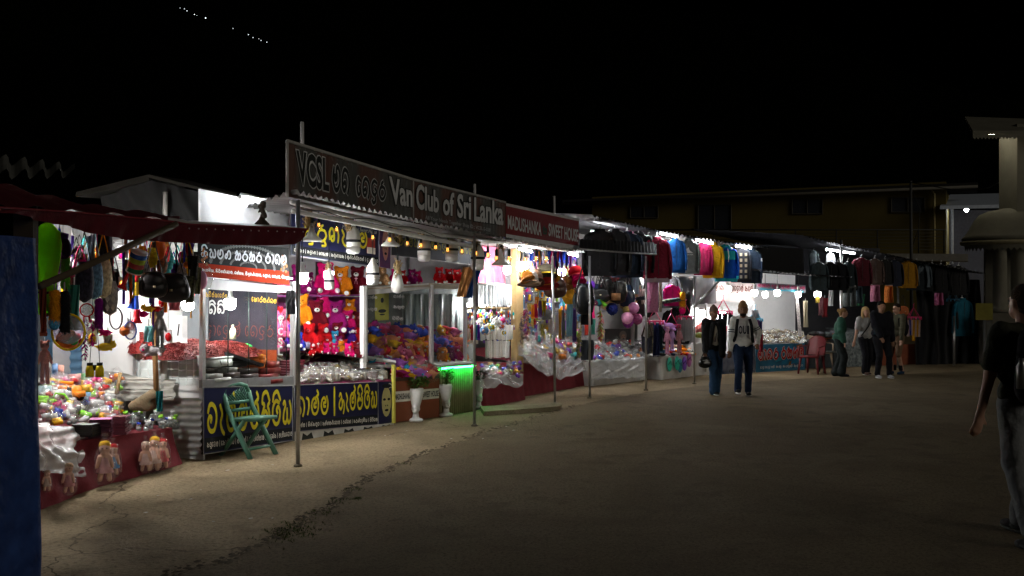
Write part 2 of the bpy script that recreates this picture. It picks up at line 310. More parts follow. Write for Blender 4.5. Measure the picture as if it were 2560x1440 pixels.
# ================================================================ THE SETTING
def ground_mat(c1, c2, c3, sc, crack=0., rough=.9, stain=1.):
    m = bpy.data.materials.new('ground'); m.use_nodes = True; t = m.node_tree; n = t.nodes; L = t.links.new; b = n['Principled BSDF']; b.inputs['Roughness'].default_value = rough
    b.inputs['Specular IOR Level'].default_value = .06
    tc = n.new('ShaderNodeTexCoord')
    def nz(s, d=6, dist=0.): q = n.new('ShaderNodeTexNoise'); q.inputs['Scale'].default_value = s; q.inputs['Detail'].default_value = d; q.inputs['Roughness'].default_value = .62; q.inputs['Distortion'].default_value = dist; L(tc.outputs['Object'], q.inputs['Vector']); return q
    def mr(a, lo, hi): q = n.new('ShaderNodeMapRange'); q.inputs[1].default_value = lo; q.inputs[2].default_value = hi; L(a, q.inputs[0]); return q.outputs[0]
    def mix(f, a, c): q = n.new('ShaderNodeMix'); q.data_type = 'RGBA'; L(f, q.inputs[0]); [L(x, q.inputs[i]) if hasattr(x, 'links') else setattr(q.inputs[i], 'default_value', (*x, 1)) for i, x in ((6, a), (7, c))]; return q.outputs[2]
    big = nz(.35*sc, 7, .8); mid = nz(1.7*sc, 8, .4); fine = nz(26*sc, 4); grit = nz(120*sc, 2)
    c = mix(mr(big.outputs[0], .42, .58), c1, c2); c = mix(mr(mid.outputs[0], .52, .72), c, c3); c = mix(mr(fine.outputs[0], .48, .75), c, [x*.4 for x in c1])
    c = mix(mr(grit.outputs[0], .58, .70), c, [min(.6, x*1.6) for x in c2])
    if crack:
        vo = n.new('ShaderNodeTexVoronoi'); vo.feature = 'DISTANCE_TO_EDGE'; vo.inputs['Scale'].default_value = .38
        wv = nz(1.1, 5); mxv = n.new('ShaderNodeMix'); mxv.data_type = 'VECTOR'; mxv.inputs[0].default_value = .45; L(tc.outputs['Object'], mxv.inputs[4]); L(wv.outputs[1], mxv.inputs[5]); L(mxv.outputs[1], vo.inputs['Vector'])
        c = mix(mr(vo.outputs[0], crack, crack*.3), c, [x*.45 for x in c1])
    L(c, b.inputs['Base Color']); bp = n.new('ShaderNodeBump'); bp.inputs['Strength'].default_value = .55; bp.inputs['Distance'].default_value = .03
    ad = n.new('ShaderNodeMath'); ad.operation = 'ADD'; L(mid.outputs[0], ad.inputs[0]); L(fine.outputs[0], ad.inputs[1]); L(ad.outputs[0], bp.inputs['Height']); L(bp.outputs[0], b.inputs['Normal']); return m
EDGE = [(300, 1500), (430, 1440), (560, 1404), (640, 1372), (700, 1340), (780, 1296), (850, 1250), (905, 1212), (960, 1180), (1050, 1140), (1200, 1085), (1400, 1026), (1500, 1001), (1620, 980), (1740, 966), (2000, 947), (2450, 927), (2700, 922)]
g = M(); g.add([(-900, -60, 0), (900, -60, 0), (900, 1500, 0), (-900, 1500, 0)], [[0, 1, 2, 3]]); setting('ground', g.flat(), ground_mat((.185, .142, .085), (.255, .2, .124), (.14, .106, .064), 1., .003))
ev = []                                                     # the road: everything to the right of its broken edge
pts = [Vector((-2.2, -20, 0)), Vector((-2.2, 4.2, 0))]+[G(*e) for e in EDGE]+[Vector((60, 33, 0)), Vector((90, -20, 0))]
fine = []
for a, b in zip(pts, pts[1:-2]):
    k = max(1, min(40, int((b-a).length/.12)))
    for i in range(k): q = a.lerp(b, i/k); w = .035+.03*math.sin(q.y*3.1); fine.append(Vector((q.x+w*math.sin(q.y*9.7+q.x*5)+rnd(-.02, .02), q.y+rnd(-.02, .02), 0)))
fine += pts[-2:]
rd = M(); rd.add([(v.x, v.y, .004) for v in fine], [list(range(len(fine)))]); setting('road', rd.flat(), ground_mat((.125, .096, .058), (.160, .125, .077), (.088, .069, .044), 1.4, 0))
st = M()                                                    # dirt washed into the broken edge
for i, v in enumerate(fine[3:-2]):
    if v.y < 1.5 or v.y > 17: continue
    for _ in range(11 if v.y < 12 else 4):
        r = rnd(.006, .022)*random.choice((1, 1, 1.6)); c = v+Vector((rnd(-.08, .02)*(.3+abs(math.sin(v.y*1.7))), rnd(-.1, .1), 0)); k = 6
        st.add([(c.x+r*rnd(.6, 1.2)*math.cos(2*PI*j/k), c.y+r*rnd(.8, 1.6)*math.sin(2*PI*j/k), .006) for j in range(k)]+[(c.x, c.y, .006+r*.35)], [[j, (j+1) % k, k] for j in range(k)])
o = setting('dirt', st, mat((.085, .067, .043), .95, noise=.6, scale=20, spec=.05), 'stuff')
wv = M()
for cx_, cy_, n_, s_ in ((735, 1322, 240, .32), (705, 1345, 90, .25), (800, 1283, 60, .2), (850, 1255, 50, .2), (893, 1248, 60, .07), (1010, 1160, 20, .15), (770, 1335, 60, .2), (880, 1225, 40, .15)):
    c0 = G(cx_, cy_)
    for _ in range(n_):
        c = c0+Vector((random.gauss(0, s_*.3), random.gauss(0, s_*.45), 0)); a = rnd(0, 2*PI); h = rnd(.008, .03); w = .005
        wv.add([(c.x-w*math.cos(a), c.y-w*math.sin(a), .003), (c.x+w*math.cos(a), c.y+w*math.sin(a), .003), (c.x+h*.7*math.sin(a), c.y-h*.7*math.cos(a), h)], [[0, 1, 2]])
lt = M()
for _ in range(26):
    x = rnd(250, 1300); c = G(x, rnd(1130, 1330)) if x < 900 else G(x, rnd(1060, 1100)); a = rnd(0, 6); r = rnd(.008, .028); lt.add([(c.x+r*math.cos(a+k*1.57)*rnd(.6, 1.2), c.y+r*math.sin(a+k*1.57)*rnd(.6, 1.2), rnd(.004, .014)) for k in range(4)], [[0, 1, 2, 3]])
setting('litter', lt.flat(), mat((.4, .38, .34), .8, noise=.6, scale=3), 'stuff')
setting('weeds', wv.flat(), mat((.055, .075, .016), .9, noise=.5), 'stuff')
hl = M()                                                    # the mountain behind, with its far road lamps
def hillz(x, y): r = max(0, min(1, (y-200)/520)); return -4+r*r*(3-2*r)*(238+14*math.sin(x*.013)+7*math.sin(x*.041+1))*max(0, 1-(abs(x+320)/1000)**2)
hl.grid(lambda u, v: (-1400+2200*u, 190+1000*v, hillz(-1400+2200*u, 190+1000*v)), 60, 40); setting('hill', hl, mat((.0012, .0016, .001), 1., noise=.4, scale=.03, spec=0.))
lm = Proto(lambda: (lambda t: (part('lamp_head', M().ell((0, 0, 0), (.36, .36, .3), 8, 6), emit((.85, .95, 1), 1.5), t), part('post', M().tube([(0, 0, -9), (0, 0, -.3)], .05, 6), mat((.004, .004, .004)), t), t)[2])(thing('street_lamp', None, 'street lamp')))
HL = [(450, 20, .7), (461, 22, .9), (467.5, 27, 1.1), (486, 36, 1.2), (492, 38.5, .6), (514, 45, 1.7), (582.5, 71, .8), (621, 86.5, 1.1), (632.5, 94, 1), (647, 97, .7), (652.5, 101, 1), (667, 105.5, 1)]
for i, (x, y, s) in enumerate(HL):
    d = 480
    for _ in range(60):
        q = P(x, y, d)
        if hillz(q.x, q.y)+9 >= q.z: break
        d += 6
    lm('%s tiny street lamp from the left on the dark hillside' % nth(i).capitalize(), P(x, y, d), 0, 'street lamps on the far hill', s*d/1000)
# ---------------------------------------------------------------- far buildings
ylw = mat((.18, .14, .04), .85, noise=.2, scale=.6, bump=.1, bscale=4)
yb = thing('yellow_building', 'two-storey yellow building with dark windows behind the stalls', 'building', (12, 48, 0))
BL = [P(1480, 500, 52), P(2365, 470, 45)]; bu = (BL[1]-BL[0]); bu.z = 0; bl_ = bu.length; bu.normalize(); bn = Vector((-bu.y, bu.x, 0))
def BP(px, py, off=0): s = (px-CX)/FPX; a = BL[0]; t = (s*a.y-a.x)/(bu.x-s*bu.y); q = a+bu*t; return Vector((q.x, q.y, CH+(CY-py)*q.y/FPX))-bn*off
a, b = BL[0].copy(), BL[1].copy(); a.z = b.z = 0; zt = 7.0
part('wall', M().slab([a, b, b+Vector((0, 0, zt)), a+Vector((0, 0, zt))], bn*9).flat(), ylw, yb, True)
q = [a-bu*1.5-bn*.4+Vector((0, 0, zt-.25)), b+bu*1.3-bn*.4+Vector((0, 0, zt-.25)), b+bu*1.3+bn*5+Vector((0, 0, zt-.1)), a-bu*1.5+bn*5+Vector((0, 0, zt-.1))]
part('roof', M().slab(q, (0, 0, .12)).flat(), mat((.04, .038, .035), 1., spec=.05), yb, True)
q = [a-bu*1.5-bn*.45+Vector((0, 0, zt-.32)), b+bu*1.3-bn*.45+Vector((0, 0, zt-.32))]
part('gutter', M().tube(q, .07, 6), mat((.12, .11, .09)), yb, True)
for wx0, wy0, wx1, wy1 in ((1980, 498, 2056, 535), (2228, 494, 2311, 531), (1745, 512, 1828, 575), (1576, 516, 1645, 545)):
    qd = [BP(wx0, wy0, .02), BP(wx1, wy0, .02), BP(wx1, wy1, .02), BP(wx0, wy1, .02)]
    w = part('window', board(qd, .03), mat((.05, .055, .07), .3), yb, True)
    fr = M(); fr.smooth = False
    for i in range(4): fr.tube([qd[i]-bn*.02, qd[(i+1) % 4]-bn*.02], .035, 4)
    fr.tube([(qd[0]+qd[1])/2-bn*.02, (qd[2]+qd[3])/2-bn*.02], .025, 4); part('frame', fr, mat((.10, .09, .07)), w, True)
part('drain_pipe', M().tube([BP(2322, 470, .12), BP(2336, 485, .12), BP(2336, 640, .12)], .05, 6), mat((.5, .42, .2)), yb, True)
part('balcony_slab', M().slab([BP(1650, 634, 1.5), BP(2420, 638, 1.5), BP(2420, 655, 1.5), BP(1650, 650, 1.5)], bn*1.5).flat(), mat((.42, .40, .36), .8), yb, True)
rl = thing('railing', 'thin dark metal railing across the front of the yellow building', 'railing', tuple(BP(2000, 630, 1.4)))
zr = BP(2100, 578, 1.4).z
for i, px in enumerate((1700, 1800, 1900, 2000, 2100, 2200, 2300, 2362)): part('post', M().tube([BP(px, 636, 1.4), BP(px, 579, 1.4)], .03, 5), mat((.04, .04, .04)), rl, True)
for k in range(7): part('rail', M().tube([BP(1650, 579+k*8, 1.4), BP(2365, 579+k*8, 1.4)], .03 if k == 0 else .012, 4), mat((.05, .05, .045)), rl, True)
pl = thing('utility_pole', 'slim dark pole with sagging cable before the yellow building', 'pole', tuple(G(2278, 800)))
part('shaft', M().tube([P(2279, 790, 38), P(2277, 452, 38)], [.07, .05], 8), mat((.06, .06, .06)), pl, True)
part('cable', M().tube([P(2277, 470, 38), P(2300, 520, 38), P(2297, 570, 38), P(2282, 612, 38)], .015, 5), mat((.03, .03, .03)), pl, True)
cb = M(); cbl = [(2277, 456), (2400, 478), (2470, 470), (2560, 424)]
cb.tube([P(x, y, 38-i*3) for i, (x, y) in enumerate(cbl)], .018, 5); single('cable', cb, mat((.04, .04, .04)), 'black cable sagging from the slim pole to the tall gate column', 'cable', P(2400, 478, 35), world=True)
rp = thing('roof_terrace', 'flat terrace roof with pale lit ceiling right of the yellow building', 'building', tuple(G(2440, 830)))
part('ceiling', M().slab([P(2350, 523, 44), P(2545, 519, 44), P(2535, 489, 56), P(2375, 493, 56)], (0, 0, .15)).flat(), mat((.5, .56, .66), .7), rp, True)
for px in (2380, 2528): part('post', M().tube([P(px, 495, 54), P(px, 660, 54)], .09, 8), mat((.5, .5, .5)), rp, True)
part('wall', M().slab([P(2365, 525, 57), P(2600, 525, 57), P(2600, 760, 57), P(2365, 760, 57)], (0, .3, 0)).flat(), mat((.12, .12, .14), .8), rp, True)
lb = thing('ceiling_bulb', 'single white bulb hanging under the terrace ceiling', 'lamp', tuple(P(2416, 525, 49)))
part('globe', M().ell((0, 0, 0), .09, 10, 8), emit((.9, .95, 1), 260), lb); part('cord', M().tube([(0, 0, .08), (0, 0, .5)], .012, 5), mat((.05, .05, .05)), lb)
# gate pavilion at the right
D = 27; cream = mat((.16, .15, .115), .85, noise=.2, scale=2, bump=.15, bscale=14); gp = thing('gate_pavilion', 'cream gate tower with scalloped eaves and small curved roof', 'pavilion', tuple(G(2540, CY+FPX*CH/D)))
def W(px, py, d=D): return P(px, py, d)
part('tower', M().box(W(2640, 430)+Vector((0, .5, 0)), (2.1, 1, 2.6)).flat(), cream, gp, True)
part('upper_eave', M().slab([W(2432, 336, 26.3), W(2760, 336, 26.3), W(2760, 312, 29), W(2412, 300, 29)], (0, 0, .1)).flat(), cream, gp, True)
sc_ = M()
for i in range(16): a = W(2432+i*9, 338, 26.28); sc_.add([a+Vector((0, 0, .02)), a+Vector((.1, 0, .02)), a+Vector((.1, 0, -.05)), a+Vector((.05, 0, -.11)), a+Vector((0, 0, -.05))], [[0, 1, 2, 3, 4]])
part('eave_trim', sc_.flat(), cream, gp, True)
for k, (x, y) in enumerate(((2464, 304), (2470, 321), (2476, 336))):
    dq = [28.4, 27.5, 26.75][k]; zz = W(2432, 336, 26.3).z+(dq-26.3)*(W(2412, 300, 29).z-W(2432, 336, 26.3).z)/2.7
    c = Vector(((x-CX)*dq/FPX+.05, dq, zz-.015)); part('downlight', M().lathe([(0, -.05), (.1, -.05), (.1, 0), (0, 0)], 12, c), emit((1, .93, .74), 30), gp, True)
rf = M(); c0 = W(2590, 600)+Vector((0, .6, 0)); prof = [(1.66, .0), (1.7, .06), (1.62, .14), (1.5, .3), (1.36, .56), (1.22, .72), (1.0, .82), (.6, .9), (.05, .92)]
part('curved_roof', rf.lathe(prof, 40, c0, 1, .6), cream, gp, True)
part('moulding', M().lathe([(1.56, -.14), (1.72, -.1), (1.74, -.02), (1.66, .0)], 40, c0, 1, .6, False), mat((.30, .26, .16), .85), gp, True)
sc2 = M()
for i in range(34):
    a0 = PI+PI*i/34; a1 = PI+PI*(i+1)/34; r = 1.66
    pp = lambda a, z: c0+Vector((r*math.cos(a), r*.6*math.sin(a), z)); am = (a0+a1)/2
    sc2.add([pp(a0, -.12), pp(a1, -.12), pp(a1, -.2), pp(am, -.3), pp(a0, -.2)], [[0, 1, 2, 3, 4]])
part('scalloped_trim', sc2.flat(), cream, gp, True)
for px in (2500, 2545, 2640): part('column', M().lathe([(.24, 0), (.24, .12), (.18, .2), (.17, 1.75), (.2, 1.85), (.24, 1.95)], 16, W(px, 780)), cream, gp, True)
part('plinth', M().box(Vector((W(2600, 0).x, D+.4, .7)), (2.9, 1.5, 1.4)).flat(), mat((.10, .09, .07), .9), gp, True)
part('back_wall', M().box(Vector((W(2620, 0).x, D+1.3, 2.2)), (2.2, .1, 3)).flat(), cream, gp, True)
part('louvre_window', ribbed([W(2525, 600, 28.2), W(2560, 600, 28.2), W(2560, 640, 28.2), W(2525, 640, 28.2)], 8, .012, horiz=True), mat((.12, .11, .09)), gp, True)
nb = thing('notice_board', 'small dull yellow board at the foot of the gate pavilion', 'sign', tuple(G(2450, 910)))
part('board', board([P(2440, 758, 26), P(2482, 758, 26), P(2482, 800, 26), P(2440, 800, 26)], .04), mat((.16, .14, .02), .7), nb, True); part('post', M().tube([P(2461, 800, 26.03), P(2461, CY+FPX*CH/26, 26.03)], .03), mat((.1, .1, .1)), nb, True)
# ---------------------------------------------------------------- roofs and back walls of the stalls
def inn(px, k): a = yaw(px); return Vector((-math.sin(a)*k, math.cos(a)*k, 0))
def roof(name, pxs, zs, back, rise, ma, parent, fwd=0., nr=9, amp=.022, dfn=dp):
    m = M(); pts = [P(x, CY, dfn(x))+inn(x, fwd) for x in pxs]
    for i, p in enumerate(pts): p.z = zs[i]
    ln = [0]
    for a, b in zip(pts, pts[1:]): ln.append(ln[-1]+(b-a).length)
    k = int(ln[-1]*nr)*4
    def f(u, v):
        s = u*ln[-1]; i = max(j for j in range(len(ln)-1) if ln[j] <= s+1e-9); t = (s-ln[i])/(ln[i+1]-ln[i]); q = pts[i].lerp(pts[i+1], t)
        n = inn(pxs[i]+(pxs[i+1]-pxs[i])*t, back*v*(min(1, .02+2.2*u) if pxs[0] == 722 else 1)); return (q.x+n.x, q.y+n.y, q.z+rise*v+amp*math.cos(s*nr*2*PI))
    return part(name, m.grid(f, k, 1), ma, parent)
def wall(name, pxs, k, z0, z1, ma, parent, th=.05):
    pts = [P(x, CY, df(x))+inn(x, k) for x in pxs]; m = M(); n = len(pts)
    for p in pts: m.v += [(p.x, p.y, z0), (p.x, p.y, z1)]
    m.f = [[2*i, 2*i+2, 2*i+3, 2*i+1] for i in range(n-1)]; m.smooth = False; return part(name, m, ma, parent)
def plain(name, label, cat, px): return thing(name, label, cat)
zinc = mat((.55, .55, .54), .42, .55, noise=.25, scale=3); blackish = mat((.018, .018, .02), .8); ply = mat((.28, .2, .11), .8, noise=.3, scale=3); greyw = mat((.5, .5, .5), .8); dwall = mat((.10, .10, .105), .85, noise=.3, scale=2)
s1 = plain('market_stall', 'sweet and teddy bear stall under the grey shop sign', 'market stall', 900)
roof('roof', [722, 900, 1040, 1185, 1262], [2.97, 2.89, 2.83, 2.74, 2.71], 4.2, .0, mat((.14, .14, .14), .6, .2, noise=.25, scale=3), s1, -.12)
wall('back_wall', [455, 700, 985, 1130], 2.1, 0, 2.95, mat((.36, .35, .35), .6, .3, noise=.3, scale=2), s1)
s2 = plain('market_stall', 'toy and jewellery stall under the red sweet house sign', 'market stall', 1330)
roof('roof', [1262, 1390, 1450], [2.71, 2.66, 2.64], 4.2, .28, zinc, s2, -.1)
wall('back_wall', [1000, 1180, 1310, 1400], 2.3, 0, 3.2, mat((.45, .45, .46), .8), s2)
s3 = plain('market_stall', 'clothes stall with jackets under the black corrugated roof', 'market stall', 1650)
roof('roof', [1450, 1620, 1760, 1905], [3.27, 3.13, 3.03, 2.93], 4.5, .35, mat((.05, .05, .052), .6, .3), s3, -.25, 7)
wall('back_wall', [1290, 1470, 1615, 1760, 1880], 2.2, 0, 3.4, mat((.22, .21, .21), .85, noise=.3, scale=2), s3)
aw = thing('awning_sheet', 'narrow black corrugated awning strip hung before the dark jackets', 'awning', P(1545, 625, dp(1545)))
m = ribbed([P(1447, 597, dp(1447)), P(1641, 606, dp(1641, -.1)), P(1641, 634, dp(1641, -.5)), P(1447, 620, dp(1447, -.4))], 22, .012); part('sheet', m, blackish, aw, True)
part('edge_pipe', M().tube([P(1447, 622, dp(1447, -.4)), P(1560, 631, dp(1560, -.4)), P(1641, 636, dp(1641, -.5))], .018, 6), mat((.3, .3, .3)), aw, True)
s4 = plain('market_stall', 'white walled sweet stall behind the walking couple', 'market stall', 1900)
wall('back_wall', [1700, 1850, 1990, 2080], 1.3, 0, 2.6, mat((.75, .76, .78), .6, noise=.05), s4)
roof('roof', [1870, 1990, 2110], [2.42, 2.34, 2.3], 3., .3, mat((.05, .05, .055), .6, .3), s4, -.3, 7)
m = ribbed([P(1893, 615, dp(1893)), P(2008, 622, dp(2008)), P(2012, 690, dp(2012)), P(1893, 682, dp(1893))], 26, .01, horiz=True); part('upper_panel', m, mat((.022, .022, .024), .6, .3), s4, True)
s5 = plain('market_stall', 'dark clothes stall at the far right end of the row', 'market stall', 2200)
roof('roof', [1985, 2110, 2250, 2440], [3.24, 3.02, 2.78, 2.45], 4.2, .4, mat((.04, .04, .045), .6, .3), s5, -.3, 7)
wall('back_wall', [1990, 2100, 2200, 2300], 1.5, 0, 3.2, mat((.03, .03, .035), .9), s5)
tr = M(); qs = [P(2290, CY, df(2290)), P(2455, CY, df(2455))]; qs[0].z = qs[1].z = 0
tr.grid(lambda u, v: tuple(qs[0].lerp(qs[1], u)+Vector((0, 0, 2.3*v))+inn(2370, .07*math.sin(u*40)+.04*math.sin(v*7+u*13))), 60, 12); part('side_tarpaulin', tr, mat((.012, .012, .014), .7), s5)
part('counter_panel', board(quad([(2205, 862), (2296, 860), (2296, 914), (2205, 917)], lambda x: df(x, .3)), .04), mat((.20, .05, .02), .7), s5, True)
# metal posts along the edge of the road
pole_m = steel(.42, .42, .42)
pp = [(745, 1166, 500, 'nearest, before the folding chair'), (1186, 1065, 585, 'beside the green lit head planter'), (1388, 1010, 640, 'before the plastic covered toy heap'), (1474, 996, 640, 'at the corner of the plastic covered toy heap'), (1615, 976, 640, 'before the striped bags and grey table'), (1736, 960, 690, 'between the slippers and the walking woman')]
for i, (x, y, yt, lab) in enumerate(pp):
    b = G(x, y); t = thing('metal_pole', 'Thin grey awning pole %s' % lab, 'pole', b, 0, 'poles along the stall fronts')
    tp = P(x-(7 if i == 2 else 0), yt, b.y); part('shaft', M().tube([b, tp], .021 if i else .024, 10), pole_m, t, True); part('foot', M().lathe([(.05, 0), (.045, .02), (.02, .03)], 10, b), mat((.12, .1, .07), .9), t, True)
for i, (x0, y0, x1, y1, d, lab) in enumerate(((755, 305, 756, 420, 11.2, 'rising above the left end of the grey shop sign'), (1186, 460, 1187, 520, 14.6, 'rising above the right half of the grey shop sign'), (1385, 490, 1386, 560, 17.2, 'rising above the red sweet house sign'))):
    single('roof_rod', M().tube([P(x0, y0, d), P(x1, y1, d)], .022, 8), mat((.45, .45, .45), .5), 'Short bare rod '+lab, 'rod', P(x1, y1, d), world=True)
for px, y0, y1, d, lab in ((1740, 690, 955, 21.3, None), (2103, 600, 940, 24.2, 'Pale metal pole behind the woman in the green sweater'), (2245, 700, 915, 25.6, 'Grey metal pole behind the orange rucksack'), (2385, 790, 913, 26.7, 'Grey metal pole beside the hanging blue T-shirt')):
    if lab: single('metal_pole', M().tube([P(px, y0, d), P(px, CY+FPX*CH/d, d)], .03, 10), pole_m, lab, 'pole', P(px, y1, d), group='poles along the stall fronts', world=True)
single('brace_pole', M().tube([P(1738, 765, 21.2), P(1798, 703, 21.8)], .025, 8), pole_m, 'Slanting metal brace between the pole and the white stall', 'pole', P(1770, 735, 21.5), world=True)
single('wooden_post', M().box(Vector((0, 0, 1.35)), (.16, .16, 2.7)).flat(), mat((.45, .31, .14), .75, noise=.3, scale=6), 'Square pale wooden post between the jewellery and the hats', 'post', G(1293, 1003)+Vector((0, .5, 0)), R(40))
single('wooden_post', M().box(Vector((0, 0, 1.23)), (.13, .13, 2.46)).flat(), mat((.03, .022, .015), .9), 'Dark square post under the maroon canopy above the blue tarpaulin', 'post', Vector((P(65, CY, 7.1).x, 7.1, 0)), R(10))
single('tarpaulin_stick', M().tube([P(100, 716, 6.9), P(270, 640, 7.7), P(440, 560, 8.6)], .027, 8), mat((.07, .05, .03), .85), 'Slanting dark wooden stick propping the maroon canopy', 'pole', P(270, 640, 7.7), world=True)
# ---------------------------------------------------------------- blue tarpaulin and maroon canopy
tb = Vector((-2.93, 6.2, 0)); d1 = Vector((-.26, -.965, 0)); d2 = Vector((-.965, .26, 0)); m = M()
def tarp(u, v):
    L = 4.6; s = u*L
    if s < 1.4: q = tb+d2*(1.4-s)+d1*0
    else: q = tb+d1*(s-1.4)
    n = (-d2 if s >= 1.4 else -d1); w = .012*math.sin(s*5+v*4)+.006*math.sin(s*13+3*math.sin(v*6))+.006*math.sin(v*9+s*5); z = v*(2.19-.02*math.sin(s*3))
    return tuple(q+n*w+Vector((0, 0, z)))
m.grid(tarp, 160, 50); o = thing('covered_stall', 'closed stall wrapped in dark blue tarpaulin at the left edge', 'market stall', tb)
part('tarpaulin', m, mat((.014, .038, .17), .5, noise=.6, scale=6, bump=.9, bscale=13, tint=(.03, .07, .24)), o, True)
part('top_cover', M().grid(lambda u, v: tuple(tb+d1*3.2*u+d2*1.4*v+Vector((0, 0, 2.17+.03*math.sin(u*11)*math.sin(v*6)))), 30, 10), mat((.008, .018, .085), .45, noise=.5, scale=7), o, True)
single('loose_board', M().slab([G(60, 1402), G(102, 1398), G(236, 1352), G(100, 1340)], (0, 0, .03)).flat(), mat((.30, .28, .25), .8, noise=.2, scale=4), 'Flat grey board lying on the ground beside the blue tarpaulin', 'board', G(150, 1370))
mar = mat((.07, .005, .010), .75, noise=.25, scale=6, bump=.3, bscale=40)
cp = thing('canopy', 'maroon cloth canopy sagging over the toy stall', 'canopy', P(400, 560, 9))
DC = lambda x: 6.4+(10.85-6.4)*(x+30)/795*(1-.12*(1-(x+30)/795)) if x < 765 else 10.85
top = [(-30, 516), (435, 553)]; m = M()
m.grid(lambda u, v: tuple(P(-30+465*u, 516+37*u-5*math.sin(PI*u), DC(-30+465*u)).lerp(P(-60+510*u, 446+99*u+12*math.sin(PI*u)**2, DC(-30+465*u)+1.5), v)+Vector((0, 0, .02*math.sin(v*9+u*30)))), 40, 8); part('top_cloth', m, mar, cp, True)
bot = [(-30, 528), (40, 535), (90, 549), (170, 567), (260, 590), (330, 600), (400, 604), (500, 609), (600, 613), (700, 613), (740, 610), (760, 603), (768, 590)]
topv = [(-30, 517), (200, 532), (435, 554), (470, 561), (600, 565), (700, 569), (768, 573)]
def val(u, v): x = -30+798*u; a = P(x, lerpt(topv, x), DC(x)); b = P(x, lerpt(bot, x), DC(x)); q = a.lerp(b, v); return tuple(q+inn(500, .03*math.sin(u*46)*v+.015*math.sin(u*113+v*3)*v))
part('valance', M().grid(val, 130, 8), mar, cp, True)
part('hem_seam', M().tube([Vector(val(i/60, 0))+inn(500, -.008) for i in range(61)], .008, 5), mat((.18, .02, .03), .8), cp, True)
part('end_fold', M().grid(lambda u, v: tuple(Vector(val(1, v)).lerp(Vector(val(1, v))+inn(700, .35)+Vector((0, 0, -.02)), u)), 4, 6), mar, cp, True)
gm = M()
for i in range(14): c = Vector(val((470+i*22+30)/798, .22))+inn(600, -.014); gm.ell(c, .008, 6, 4)
part('eyelets', gm, mat((.5, .5, .5), .4, .6), cp, True)
part('plastic_liner', M().grid(lambda u, v: tuple(P(420+345*u, lerpt(topv, 420+345*u)-1-v*(8-5*u), DC(420+345*u)+.02+.25*v)), 30, 3), mat((.5, .48, .46), .5), cp, True)
def figurine():
    t = thing('carved_figurine', 'dark carved figurine silhouetted against the lit white board', 'ornament', P(655, 566, 10.8))
    s = 10.8/FPX; q = lambda x, y: ((x-655)*s, 0, (566-y)*s)
    part('figure', sdf([('c', q(655, 522), q(661, 540), .022, .03), ('s', q(655, 516), (.045, .03, .03)), ('s', q(659, 508), (.03, .03, .025)), ('c', q(652, 524), q(647, 530), .015, .01), ('c', q(661, 540), q(663, 535), .025, .01)], .007, .012), mat((.02, .013, .008), .6), t)
    part('base', M().lathe([(.085, 0), (.08, .03), (.04, .07), (.02, .11), (.018, .13)], 12), mat((.02, .013, .008), .6), t)
figurine()
# dark tin roof and grey plastic wall above the canopy
# toy stall backing
ts = thing('market_stall', 'toy stall under the maroon canopy with a dim back wall', 'market stall'); part('back_wall', board([P(60, 585, 13.2), P(520, 600, 13.2), P(520, 960, 13.2), P(60, 960, 13.2)], .05), mat((.2, .21, .23), .8, noise=.4, scale=1.5), ts, True)
tn = thing('tin_roof', 'old tin roof edge in the dark above the maroon canopy', 'roof', P(80, 420, 8.2))
part('sheet', ribbed([P(-40, 392, 8.4), P(182, 420, 9.8), P(182, 434, 9.3), P(-40, 436, 7.9)], 5, .05, sub_=6), mat((.10, .10, .09), .8), tn, True)
gt = thing('shed_roof', 'dim grey shed gable with plastic sheeting left of the white board', 'roof', P(400, 500, 12))
part('left_slope', M().slab([P(190, 480, 12), P(372, 436, 12), P(372, 452, 12), P(190, 492, 12)], (0, 1.5, .1)).flat(), mat((.012, .011, .009), 1., spec=.1), gt, True)
part('right_slope', M().slab([P(372, 436, 12), P(505, 470, 12), P(505, 477, 12), P(372, 444, 12)], (0, 1.5, .1)).flat(), mat((.018, .016, .013), 1., spec=.1), gt, True)
part('plastic_wall', M().grid(lambda u, v: tuple(P(255+245*u, 552-(552-lerpt([(255, 492), (372, 450), (500, 480)], 255+245*u))*v, 12.1)+Vector((0, .04*math.sin(u*25+v*5), 0))), 50, 8), mat((.014, .014, .014), .8, spec=.1), gt, True)
part('post', M().tube([P(413, 480, 12.02), P(413, 560, 12.02)], .03), mat((.3, .29, .27)), gt, True)
# ---------------------------------------------------------------- the long signs over the roof edge
dk = (.05, .052, .058); sgn = thing('shop_sign', 'long dark grey corrugated sign with the club name in big letters', 'sign', P(990, 500, 12.6))
QA = [P(718, 352, 10.74), P(1033, 449, dp(1033)), P(1033, 557, dp(1033)), P(718, 491, 10.74)]; QB = [P(1033, 449, dp(1033)), P(1263, 506, dp(1263)), P(1263, 604, dp(1263)), P(1033, 557, dp(1033))]
def vinyl():
    m = bpy.data.materials.new('sign_vinyl'); m.use_nodes = True; t = m.node_tree; n = t.nodes; L = t.links.new; b = n['Principled BSDF']; b.inputs['Roughness'].default_value = .55
    tc = n.new('ShaderNodeTexCoord'); w = n.new('ShaderNodeTexWave'); w.inputs['Scale'].default_value = .8; w.inputs['Distortion'].default_value = 6; w.inputs['Detail'].default_value = 3; w.inputs['Detail Scale'].default_value = .6; mp = n.new('ShaderNodeMapping'); mp.inputs['Scale'].default_value = (1, 1, .05); L(tc.outputs['Object'], mp.inputs[0]); L(mp.outputs[0], w.inputs[0])
    cr = n.new('ShaderNodeValToRGB'); e = cr.color_ramp.elements; e[0].position = .35; e[0].color = (.062, .062, .057, 1); e[1].position = .8; e[1].color = (.09, .045, .034, 1); L(w.outputs[0], cr.inputs[0]); L(cr.outputs[0], b.inputs['Base Color']); return m
vn = vinyl()
